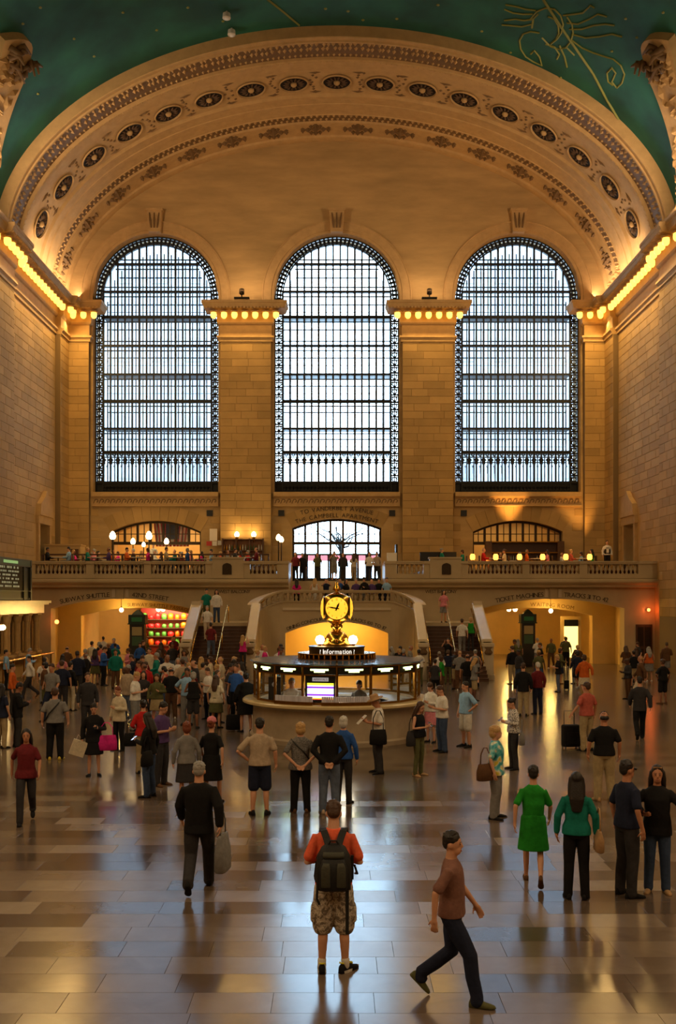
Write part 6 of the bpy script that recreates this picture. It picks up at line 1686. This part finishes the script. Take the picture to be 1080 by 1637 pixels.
def speckle(name, c1, c2, sc=60):
    m = bpy.data.materials.new(name); m.use_nodes = True; N = m.node_tree.nodes; L = m.node_tree.links; tc = N.new('ShaderNodeTexCoord'); v = N.new('ShaderNodeTexVoronoi'); v.inputs['Scale'].default_value = sc
    cr = N.new('ShaderNodeValToRGB'); cr.color_ramp.elements[0].color = (*rgb(*c1),1); cr.color_ramp.elements[1].color = (*rgb(*c2),1); cr.color_ramp.elements[0].position = .3; cr.color_ramp.elements[1].position = .5
    L.new(tc.outputs['Object'], v.inputs['Vector']); L.new(v.outputs['Distance'], cr.inputs['Fac']); L.new(cr.outputs['Color'], N['Principled BSDF'].inputs['Base Color']); N['Principled BSDF'].inputs['Roughness'].default_value = .85; return m
speck = speckle('speckled_knit', (52,50,50), (118,114,110)); zebra = speckle('printed_shirt', (60,58,58), (214,208,200), 30)
def stand(px, fy, rot, H, *a, **k):
    p, Y = on_floor(px, fy); k.setdefault('lod', 0 if Y < 15 else 1 if Y < 34 else 2)
    return person((p.x,p.y,0), rot, H, *a, **k)
g1 = 'people on the open floor'
wk = stand(722,1600,75,1.66,'walk','m',('short','dark'),('tee','dusty'),('trousers','navy'),'person in dusty brown shirt and dark trousers striding right across the foreground', shoe='olive', group=g1)
su = stand(318,1424,182,1.74,'walk','m',('short','grey'),('coat','black'),('trousers','charcoal'),'person in black suit jacket walking away, left of the backpacker', group=g1, wide=1.08)
handbag(in_person(su,(-.3,.02,.78)), 1.4, .42, .5, .18, 'grey', 'grey shopping bag carried by the person in the black suit jacket')
gd = stand(852,1414,170,1.64,'walk','f',('short','dark'),('bodice','green'),('dress',None),'person in bright green dress and sandals walking away', shoe='brown', group=g1, mirror=True)
tl = stand(921,1436,168,1.66,'stand','f',('long','dark'),('long','teal'),('trousers','black'),'person in teal top with very long hair and black trousers', group=g1, skin=1)
handbag(in_person(tl,(-.3,.05,.98)), 1.5, .3, .28, .12, 'tan', 'tan handbag on the arm of the person in the teal top')
nt = stand(1002,1432,112,1.80,'stand','m',('short','dark'),('tee','navy'),('trousers','charcoal'),'person in navy printed T-shirt turned to the right, of the couple at the right edge', group=g1, skin=1)
q = MB(); q.bx(-.07,.07,-.145,-.14,1.15,1.33); q.bx(-.1,.1,-.145,-.14,1.10,1.13); o = pchild('shirt_print', q.mesh('print'), nt, mat('print_red', rgb(150,60,66), .8))
q = MB(); limb(q, [V(-.055,-.098,1.642),V(-.02,-.104,1.642)], [.016,.016],8); limb(q, [V(.02,-.104,1.642),V(.055,-.098,1.642)], [.016,.016],8); q.tube([(-.07,-.06,1.648),(0,-.108,1.648),(.07,-.06,1.648)], .004, 5); pchild('sunglasses', q.mesh('sunglasses', True), nt, black)
sw = stand(1050,1426,-14,1.70,'hug','f',('long','dark'),('coat','black'),('trousers','denim'),'person in black shawl and jeans raising an arm, at the right edge', group=g1, skin=1, shoe='tan')
q = MB(); limb(q, [V(-.05,-.06,1.735),V(0,-.08,1.74),V(.05,-.06,1.735)], [.014,.008,.014],8); pchild('sunglasses', q.mesh('sunglasses', True), sw, mat('amber_lens', rgb(150,110,70), .2))
stand(965,1280,178,1.74,'stand','m',('thin','dark'),('tee','black'),('trousers','khaki'),'person in black polo shirt and khaki trousers standing with back turned', group=g1, wide=1.14, shoe='tan', skin=1)
sp = stand(937,1200,-150,1.78,'pull','m',('short','brown'),('tee','salmon'),('trousers','khaki'),'person in salmon shirt and khaki trousers holding a suitcase', group=g1, wide=1.08, skin=1)
p,_ = on_floor(912,1196); suitcase(p, .2, .48, .62, .28, 'black', 'large black suitcase beside the person in the salmon shirt')
p,_ = on_floor(905,1103); suitcase(p, 0, .22, .42, .18, 'black', 'small black suitcase standing alone on the yellow-lit floor')
stand(1022,1182,170,1.76,'walk','m',('short','dark'),('coat','charcoal'),('trousers','black'),'person in charcoal jacket walking away beneath the right wall', group=g1)
cb = stand(792,1308,70,1.66,'stand','f',('bob','blond'),('blouse','teal'),('trousers','grey'),'person in blouse of blue, green and yellow facing right', pattern=blouse_m, wide=1.12, group=g1)
handbag(in_person(cb,(-.3,.12,1.08)), .5, .34, .3, .16, 'brown', 'brown leather bag hanging behind the person in the colourful blouse')
ph = stand(820,1230,-75,1.66,'phone','f',('bun','dark'),('long','grey'),('trousers','charcoal'),'person in black and white print shirt looking at a phone', pattern=zebra, group=g1)
phone(ph, 'phone held by the person in the black and white print shirt')
handbag(in_person(ph,(.27,.1,.95)), 1.4, .32, .3, .14, 'grey', 'grey shoulder bag of the person in the print shirt')
stand(836,1144,168,1.78,'stand','m',('short','brown'),('coat','black'),('trousers','khaki'),'person in black blazer and khaki trousers talking in front of the ticket machines arch', group=g1)
stand(859,1142,-160,1.78,'stand','m',('short','white'),('long','maroon'),('trousers','navy'),'person in dark red shirt beside the person in the black blazer', group=g1)
stand(706,1202,-70,1.72,'phone','m',('short','brown'),('tee','white'),('trousers','denim'),'person in white T-shirt and jeans right of the booth', group=g1, wide=1.1)
bl = stand(744,1194,-60,1.74,'hips','m',('short','dark'),('tee','light blue'),('shorts','white'),'person in light blue shirt and white shorts right of the booth', group=g1, wide=1.1)
wb = stand(688,1187,-40,1.66,'onephone','f',('bob','brown'),('long','white'),('skirt','pink'),'person in white blouse and pink skirt at the right end of the booth counter', group=g1)
tt = stand(669,1240,52,1.66,'phone','f',('long','brown'),('tank','black'),('slacks','olive'),'person in black tank top looking down at a phone by the booth', group=g1, shoe='tan'); phone(tt, 'phone held by the person in the black tank top')
handbag(in_person(tt,(-.2,.06,1.08)), .9, .36, .34, .16, 'charcoal', 'dark shoulder bag of the person in the black tank top')
hm = stand(604,1236,-78,1.76,'phone','m',('short','grey'),('tee','white'),('trousers','charcoal'),'person in straw hat and white shirt reading a paper at the booth', group=g1, hat=('brim','tan'), skin=1, wide=1.06)
e = empty('folded_paper', in_person(hm,(0,-.36,1.22)), hm.rotation_euler.z); tag(e, 'white folded paper held by the person in the straw hat', 'paper'); q = MB(); q.bx(-.1,.1,-.004,.004,-.14,.14); o = q.build('sheet', fabric('white'), e); o.rotation_euler = (-.8,0,0)
handbag(in_person(hm,(.24,-.06,1.02)), 0.2, .4, .34, .18, 'black', 'black bag slung at the side of the person in the straw hat', drop=.42)
stand(549,1284,166,1.68,'stand','f',('bob','white'),('long','blue'),('trousers','charcoal'),'person with pale hair in dark blue jacket between the black sweater and the booth', group=g1)
stand(526,1300,180,1.78,'behind','m',('short','dark'),('long','black'),('trousers','faded denim'),'person in black sweater and jeans with hands clasped behind the back', group=g1, shoe='beige', wide=1.05)
st = stand(480,1298,184,1.66,'behind','f',('bob','blond'),('blouse','charcoal'),('trousers','black'),'person in speckled grey top and black trousers with hands behind the back', pattern=speck, group=g1, shoe='brown', wide=1.12)
q = MB(); q.tube([(.16,.0,1.43),(.1,.115,1.36),(-.05,.13,1.2),(-.17,.06,1.02)], .014, 6); pchild('bag_strap', q.mesh('strap', True), st, black)
stand(415,1302,184,1.76,'hips','m',('short','dark'),('tee','beige'),('shorts','navy'),'person in beige T-shirt and navy shorts seen from behind', group=g1, wide=1.1)
stand(298,1290,200,1.62,'stand','f',('bob','red'),('long','grey'),('skirt','charcoal'),'person in grey top and dark skirt behind the black suit jacket', group=g1)
stand(338,1288,170,1.66,'walk','f',(None or 'bun','red'),('bodice','black'),('dress',None),'person in black dress and pink cap walking beside the grey top', group=g1, hat=('cap','pink'))
jw = stand(238,1274,-112,1.68,'onephone','f',('long','dark'),('long','black'),('trousers','denim'),'person in black top and jeans holding a phone, long dark hair down the back', group=g1); phone(jw, 'phone held by the person in black top and jeans', (.05,-.34,1.22))
handbag(in_person(jw,(.26,.12,1.0)), 1.2, .34, .3, .16, 'black', 'black shoulder bag of the person in black top and jeans')
stand(258,1256,62,1.78,'phone','m',('short','dark'),('tee','purple'),('trousers','charcoal'),'person in purple T-shirt holding out a phone beside the black top and jeans', group=g1, shoe='brown')
rj = stand(229,1236,190,1.66,'carry','f',('bun','dark'),('long','red'),('trousers','khaki'),'person in bright red jacket with a black bag', group=g1)
handbag(in_person(rj,(.27,-.02,.97)), .3, .36, .3, .16, 'black', 'black bag on the arm of the person in the red jacket')
pk = stand(150,1240,12,1.62,'onephone','f',('short','dark'),('coat','black'),('skirt','black'),'person in black jacket and skirt with pink and white bags looking at a phone', group=g1); phone(pk, 'phone held by the person with the pink and white bags', (.05,-.34,1.22))
handbag(in_person(pk,(.3,-.06,.98)), .2, .46, .34, .14, 'magenta', 'vivid pink handbag on the arm of the person in the black skirt')
e = empty('shopping_bag', in_person(pk,(-.36,-.05,.86)), .3); tag(e, 'white paper shopping bag hanging from the arm of the person in the black skirt', 'bag'); q = MB(); q.box((0,0,-.16),(.32,.12,.34), Matrix.Rotation(.35,3,'Y')); q.build('paper_body', fabric('cream'), e); q = MB(); q.tube([(-.06,0,.0),(0,0,.14),(.08,0,.02)], .006, 5); q.build('handle', fabric('cream'), e)
gm_ = stand(88,1214,188,1.76,'stand','m',('short','brown'),('tee','grey'),('trousers','black'),'person in grey T-shirt and black trousers seen from behind with a diagonal strap', group=g1, wide=1.15, shoe='yellow')
q = MB(); q.tube([(-.13,.02,1.46),(-.06,.125,1.36),(.1,.14,1.15),(.19,.08,.98)], .016, 6); pchild('bag_strap', q.mesh('strap', True), gm_, black)
stand(42,1314,14,1.64,'walk','f',('long','dark'),('blouse','maroon'),('trousers','charcoal'),'person in dark red blouse walking towards the camera at the left edge', group=g1, skin=1)
stand(140,1172,20,1.78,'stand','m',('short','brown'),('coat','charcoal'),('trousers','charcoal'),'person in dark suit facing the camera behind the pink handbag', group=g1)
stand(190,1200,-30,1.68,'onephone','f',('short','red'),('coat','cream'),('trousers','black'),'person in cream cardigan and black trousers left of the red jacket', group=g1)
stand(393,1170,195,1.76,'stand','f',('bun','dark'),('coat','black'),('dress',None),'person in long black robe at the left end of the booth', group=g1, wide=1.2)
p,_ = on_floor(375,1168); handbag(Vector((p.x,p.y-.15,.5)), .2, .5, .45, .25, 'black', 'big black bag resting beside the long black robe', drop=.3)
stand(348,1156,60,1.68,'stand','f',('long','brown'),('coat','cream'),('trousers','black'),'person in long cream cardigan facing right near the booth', group=g1)
stand(333,1150,-40,1.70,'onephone','f',('short','brown'),('tee','white'),('trousers','navy'),'person in white T-shirt behind the long cream cardigan', group=g1)
stand(182,1072,8,1.78,'stand','m',('short','grey'),('tee','blue'),('trousers','olive'),'person in royal blue polo shirt facing the camera below the 42nd Street arch', group=g1, wide=1.15)
stand(165,1066,-150,1.76,'stand','m',('short','dark'),('tee','white'),('trousers','denim'),'person in white T-shirt and jeans below the words 42ND STREET', group=g1)
stand(147,1080,160,1.76,'walk','m',('short','dark'),('tee','cream'),('trousers','olive'),'person in cream shirt walking into the 42nd Street arch', group=g1, wide=1.1)
stand(113,1136,150,1.72,'stand','f',('short','dark'),('long','black'),('trousers','cream'),'person in black top and cream trousers in front of the ticket windows', group=g1)
stand(99,1138,185,1.80,'stand','m',('short','brown'),('tee','navy'),('trousers','charcoal'),'person in navy T-shirt left of the black top and cream trousers', group=g1, wide=1.1)
stand(71,1124,190,1.72,'stand','m',('short','dark'),('tee','white'),('trousers','grey'),'person in white shirt and grey trousers before the ticket windows', group=g1)
stand(20,1142,100,1.72,'carry','m',('short','dark'),('long','orange'),('trousers','charcoal'),'person in orange top at the left edge below the departure board', group=g1)
stand(28,1194,120,1.72,'phone','m',('short','dark'),('coat','black'),('trousers','charcoal'),'person in black coat near the left edge above the dark red blouse', group=g1, skin=2)
stand(3,1196,150,1.70,'stand','f',('long','dark'),('blouse','navy'),('trousers','khaki'),'person in navy blouse and khaki trousers cut by the left edge', group=g1)
stand(10,1103,110,1.74,'stand','m',('short','dark'),('tee','light blue'),('trousers','black'),'person in pale blue shirt at the ticket counter by the left edge', group=g1)
stand(46,1099,130,1.76,'phone','m',('short','grey'),('long','light blue'),('trousers','charcoal'),'person in pale blue long sleeves at the ticket counter', group=g1)
stand(100,1108,170,1.62,'stand','f',('long','dark'),('tee','pink'),('trousers','navy'),'person in pink top before the ticket windows', group=g1)
# ------------------------------------------------------------------ crowd further back
rc = random.Random(77)
facing = {0:'facing forward',180:'facing away',90:'facing right',-90:'facing left'}
def blocked(x, y):
    if (x-BX)**2+(y-BY)**2 < 3.0**2: return True
    if 3.7 < abs(x) < 8.0 and y > 46.6: return True
    if abs(x) <= 3.9 and y > 52.8: return True
    if x < -14.6 and 39 < y < 55.2: return True
    if y > 55.8 and not (8.9 < abs(x) < 16.0): return True
    if 59.6 < y: return True
    return False
def near(x, y, d=.62):
    return any((x-l[0])**2+(y-l[1])**2 < d*d and abs(l[2]) < .5 for r,l in PEOPLE)
TOPS = ['white','white','white','cream','grey','black','black','navy','light blue','purple','charcoal','red','beige','olive','brown','blue','pink','maroon','teal','salmon']
BOTS = ['black','charcoal','navy','denim','khaki','grey','faded denim','cream','olive','brown']
TW = {'tee':'T-shirt','long':'long-sleeved top','coat':'jacket','blouse':'blouse','tank':'tank top'}
BW = {'trousers':'trousers','shorts':'shorts','skirt':'skirt','slacks':'slim trousers'}
def crowd(n, xr, yr, place, palette=TOPS, group='crowd on the concourse', poses=('stand','stand','walk','phone','carry','hips','onephone'), skin=None):
    k = tries = 0
    while k < n and tries < 4000:
        tries += 1
        px, fy = rc.uniform(*xr), rc.uniform(*yr); p, Y = on_floor(px, fy)
        if blocked(p.x, Y) or near(p.x, Y): continue
        sex = rc.choice('mf'); tk = rc.choice(('tee','tee','long','coat') if sex == 'm' else ('tee','long','blouse','coat','tank'))
        tc = rc.choice(palette); bk = rc.choice(('trousers','trousers','trousers','shorts') if sex == 'm' else ('trousers','slacks','skirt','shorts')); bc = rc.choice(BOTS)
        base = rc.choice((0,180,180,90,-90)); pose = rc.choice(poses)
        lb = 'person in %s %s and %s %s %s, %s' % (tc, TW[tk], bc, BW[bk], facing[base], place)
        if lb in _used: continue
        person((p.x,p.y,0), base+rc.uniform(-25,25), rc.uniform(1.68,1.84) if sex == 'm' else rc.uniform(1.58,1.72), pose, sex,
               (rc.choice(('short','short','thin') if sex == 'm' else ('long','bob','bun')), rc.choice(('dark','dark','brown','brown','blond','grey'))), (tk,tc), (bk,bc), lb,
               skin=rc.choice((0,0,0,1,1,2,3)), lod=1 if Y < 30 else 2, wide=rc.uniform(1.0,1.14), group=group, mirror=rc.random() < .5, shoe=rc.choice(('black','brown','white','charcoal')))
        k += 1
crowd(34, (195,392), (1104,1168), 'left of the booth')
crowd(16, (150,300), (1076,1104), 'below 42nd Street arch')
crowd(8, (20,140), (1086,1160), 'near ticket windows', ['black','charcoal','navy','grey','white','brown'])
crowd(7, (405,455), (1088,1100), 'behind booth, left side', ['white','cream','magenta','grey','navy'])
crowd(6, (620,680), (1086,1102), 'behind booth, right side', ['grey','navy','white','black'])
crowd(9, (690,790), (1074,1122), 'foot of right stairs', ['black','grey','white','charcoal','green','navy'])
crowd(10, (800,930), (1070,1110), 'before ticket machines arch', ['black','charcoal','navy','grey','brown','olive'])
crowd(10, (930,1075), (1074,1130), 'dark right corner', ['black','charcoal','navy','brown','orange','grey'])
crowd(5, (170,290), (1060,1070), 'inside 42nd Street arch', ['black','maroon','brown','olive','navy'])
crowd(5, (800,970), (1060,1070), 'inside ticket machines arch', ['black','white','navy','olive'])
# staff inside the booth
person((BX-1.25,BY-1.15,0.0), 10, 1.74, 'stand','m',('short','grey'),('tee','white'),('trousers','charcoal'),'person in white shirt working inside the information booth', lod=1, wide=1.15)
person((BX+.62,BY-1.1,0.0), -20, 1.68, 'stand','f',('bob','dark'),('long','grey'),('trousers','black'),'person in grey top sitting at the desk inside the information booth'.replace('sitting','standing'), lod=1)
# people on the stairs, the landing and the balcony
def at(x, y, z, rot, H, *a, **k):
    k.setdefault('lod',2); return person((x,y,z), rot, H, *a, **k)
def step_z(y): 
    i = int((YTOP-y)/TRD); return max(0.0, 2.72-RIS*(i+1)) if y < YTOP else 2.72
g2 = 'people on the stairs'
for px,y,rot,H,pose,sex,hair,top,bot,lb in (
    (330,53.2,20,1.78,'carry','m',('short','dark'),('tee','teal'),('trousers','olive'),'person in teal T-shirt at the top of the left flight'),
    (346,52.9,10,1.74,'stand','f',('long','dark'),('coat','white'),('trousers','denim'),'person in white jacket and jeans at the top of the left flight'),
    (331,50.9,10,1.74,'walk','m',('short','grey'),('tee','white'),('trousers','beige'),'person in white T-shirt coming down the left flight'),
    (337,49.3,180,1.76,'walk','m',('short','dark'),('tee','maroon'),('trousers','faded denim'),'person in maroon T-shirt climbing the left flight'),
    (388,48.2,160,1.7,'photo','f',('long','blond'),('tank','magenta'),('slacks','charcoal'),'person in magenta top raising a camera at the foot of the left flight'),
    (738,49.6,175,1.78,'walk','m',('short','brown'),('tee','white'),('trousers','grey'),'person in white T-shirt climbing the right flight'),
    (752,49.9,185,1.68,'stand','f',('bob','blond'),('tank','green'),('slacks','charcoal'),'person in green top climbing the right flight'),
    (709,52.9,10,1.72,'stand','f',('long','dark'),('blouse','pink'),('skirt','grey'),'person in pink blouse at the top of the right flight'),
    (716,47.9,-20,1.74,'photo','m',('short','dark'),('tee','black'),('trousers','denim'),'person in black T-shirt taking a photo at the foot of the right flight')):
    at(xpx(px,y), y, step_z(y), rot, H, pose, sex, hair, top, bot, lb, group=g2)
g3 = 'people on the stair landing'
for px,rot,pose,sex,hair,top,bot,lb in (
    (474,180,'stand','f',('long','dark'),('tee','magenta'),('slacks','black'),'person in magenta T-shirt leaning on the left end of the landing balustrade'),
    (503,170,'stand','f',('long','blond'),('tank','white'),('skirt','white'),'person in white sleeveless dress on the landing'),
    (521,5,'photo','m',('short','brown'),('tee','navy'),('trousers','charcoal'),'person in navy T-shirt photographing from the landing left of the clock'),
    (543,-5,'photo','m',('short','dark'),('tee','blue'),('trousers','charcoal'),'person in blue T-shirt photographing from the landing right above the clock'),
    (553,40,'stand','f',('long','dark'),('tee','black'),('trousers','black'),'person in black T-shirt on the landing just right of the clock'),
    (569,0,'stand','m',('short','grey'),('tee','purple'),('trousers','khaki'),'person in purple T-shirt on the landing'),
    (582,-20,'onephone','f',('bob','dark'),('long','black'),('trousers','grey'),'person in black long sleeves hand to face on the landing'),
    (594,10,'stand','m',('thin','grey'),('long','purple'),('trousers','khaki'),'person in purple long sleeves on the landing'),
    (606,0,'stand','m',('short','dark'),('coat','black'),('trousers','charcoal'),'person in black jacket with red shirt front on the landing'),
    (618,0,'stand','f',('short','dark'),('tee','light blue'),('trousers','navy'),'person in pale blue T-shirt at the right end of the landing')):
    at(xpx(px,54.6), 54.55+rc.uniform(-.1,.4), 3.4 if abs(xpx(px,54.6)) < 3.2 else 3.4, rot, rc.uniform(1.64,1.78), pose, sex, hair, top, bot, lb, group=g3)
g4 = 'people before the central doors'
for px,y,rot,pose,sex,top,bot,lb in (
    (472,60.3,0,'stand','f',('tee','maroon'),('trousers','black'),'person in maroon T-shirt at the left of the central doors'),
    (483,60.6,20,'stand','m',('coat','black'),('trousers','black'),'person in black jacket at the left of the central doors'),
    (507,60.2,-10,'stand','m',('tee','olive'),('trousers','charcoal'),'person in olive T-shirt above the stair before the central doors'),
    (534,60.2,0,'photo','m',('tee','grey'),('shorts','grey'),'person in grey T-shirt photographing in the middle of the central doors'),
    (548,61.5,10,'stand','m',('coat','charcoal'),('trousers','charcoal'),'person in charcoal jacket in the middle of the central doors'),
    (565,61.6,180,'walk','f',('tee','cream'),('trousers','khaki'),'person in cream T-shirt walking out of the central doors'),
    (590,60.2,0,'stand','f',('tee','white'),('slacks','navy'),'person in white T-shirt and navy trousers right of the central doors'),
    (602,60.5,-20,'stand','m',('long','beige'),('trousers','charcoal'),'person in beige sweater right of the central doors')):
    at(xpx(px,y), y, ZB, rot, rc.uniform(1.68,1.8), pose, sex, (('short','dark') if sex == 'm' else ('long','brown')), top, bot, lb, group=g4)
at(xpx(245,62.5), 62.5, ZP, 0, 1.78, 'carry','m',('short','dark'),('tee','white'),('trousers','black'),'waiter in white shirt standing below the restaurant window'.replace('waiter','person'), group='diners')
at(xpx(970,59.2), 59.2, ZP, 0, 1.8, 'stand','m',('short','brown'),('long','white'),('trousers','black'),'person in white sleeves and dark vest standing at the right balcony', group='diners')
q = MB(); stack(q, [(.95,0,0,.19,.135),(1.2,0,0,.18,.13),(1.33,0,0,.165,.12)], 16); pchild('vest', q.mesh('vest', True), PEOPLE[-1][0], fabric('charcoal'))
# diners at their tables: each on a chair
ch_parts = None
def chair(loc, rz, label):
    global ch_parts
    e = empty('dining_chair', loc, rz); tag(e, label, 'chair', 'balcony dining chairs')
    if ch_parts is None:
        ch_parts = []
        ch_parts.append(('seat', MB().bx(-.2,.2,-.2,.2,.38,.43).mesh('seat'))); ch_parts.append(('backrest', MB().bx(-.2,.2,.2,.23,.5,.9).mesh('backrest')))
        for sx in (-1,1):
            for sy in (-1,1): ch_parts.append(('leg', MB().bx(sx*.18-.02,sx*.18+.02,sy*.2-.02,sy*.2+.02,0,.9 if sy > 0 else .38).mesh('leg')))
        for n,me in ch_parts: me.materials.append(wood)
    for n,me in ch_parts: link(n, me, None, e)
def table(x, y, label):
    e = empty('dining_table', (x,y,ZP)); tag(e, label, 'table', 'balcony dining tables')
    MB().lathe([(.4,.7),(.42,.71),(.42,.745),(.0,.75)], n=20).build('top', fabric('white'), e); MB().lathe([(.22,0),(.2,.03),(.04,.06),(.035,.7)], n=10).build('pedestal', bronze2, e)
ti = 0
ORD = ['first','second','third','fourth','fifth','sixth','seventh','eighth','ninth','tenth','eleventh','twelfth','thirteenth','fourteenth']
DT = ['white','white','cream','black','navy','light blue','pink','grey','charcoal','red','olive','purple','teal','green','orange','salmon','brown','blue','maroon','beige','magenta','yellow','khaki','tan']
def dine(xs, side, y0, row):
    for i,x in enumerate(xs):
        y = y0+rc.uniform(-.12,.12)
        table(x, y, 'round white table, %s from the left in the %s row of the %s balcony' % (ORD[i], row, side))
        for s in (-1,1):
            for _ in range(60):
                tk = rc.choice(('tee','long','coat')); tc = rc.choice(DT); lb = 'diner in %s %s seated in the %s row of the %s balcony' % (tc, TW[tk], row, side)
                lb = lb.replace('diner','person')
                if lb not in _used: break
            cx = x+s*.62; rz = -s*90
            chair((cx+s*.05,y,ZP), math.radians(rz), 'wooden chair %s of the %s table of the %s row, %s balcony' % ('right' if s > 0 else 'left', ORD[i], row, side))
            sx = rc.choice('mf'); at(cx, y, ZP, rz+rc.uniform(-12,12), rc.uniform(1.66,1.82), 'sit', sx, (rc.choice(('short','thin') if sx == 'm' else ('long','bob','bun')), rc.choice(('dark','dark','brown','grey','blond'))), (tk,tc), ('trousers',rc.choice(BOTS)), lb, group='diners', skin=rc.choice((0,0,1,2)))
dine([-16.2,-13.9,-11.6,-9.3,-5.3], 'left', 58.0, 'front'); dine([-15.3,-12.9,-10.4,-8.2,-6.0], 'left', 60.2, 'middle'); dine([-15.0,-12.4,-10.6,-8.0,-5.6], 'left', 63.6, 'back')
dine([-14.2,-11.5,-9.0,-6.6], 'left', 61.9, 'inner')
dine([6.9,9.4,12.0,14.6], 'right', 59.6, 'front'); dine([11.0,14.9], 'right', 63.2, 'back')
bpy.data.scenes.remove(TMP)
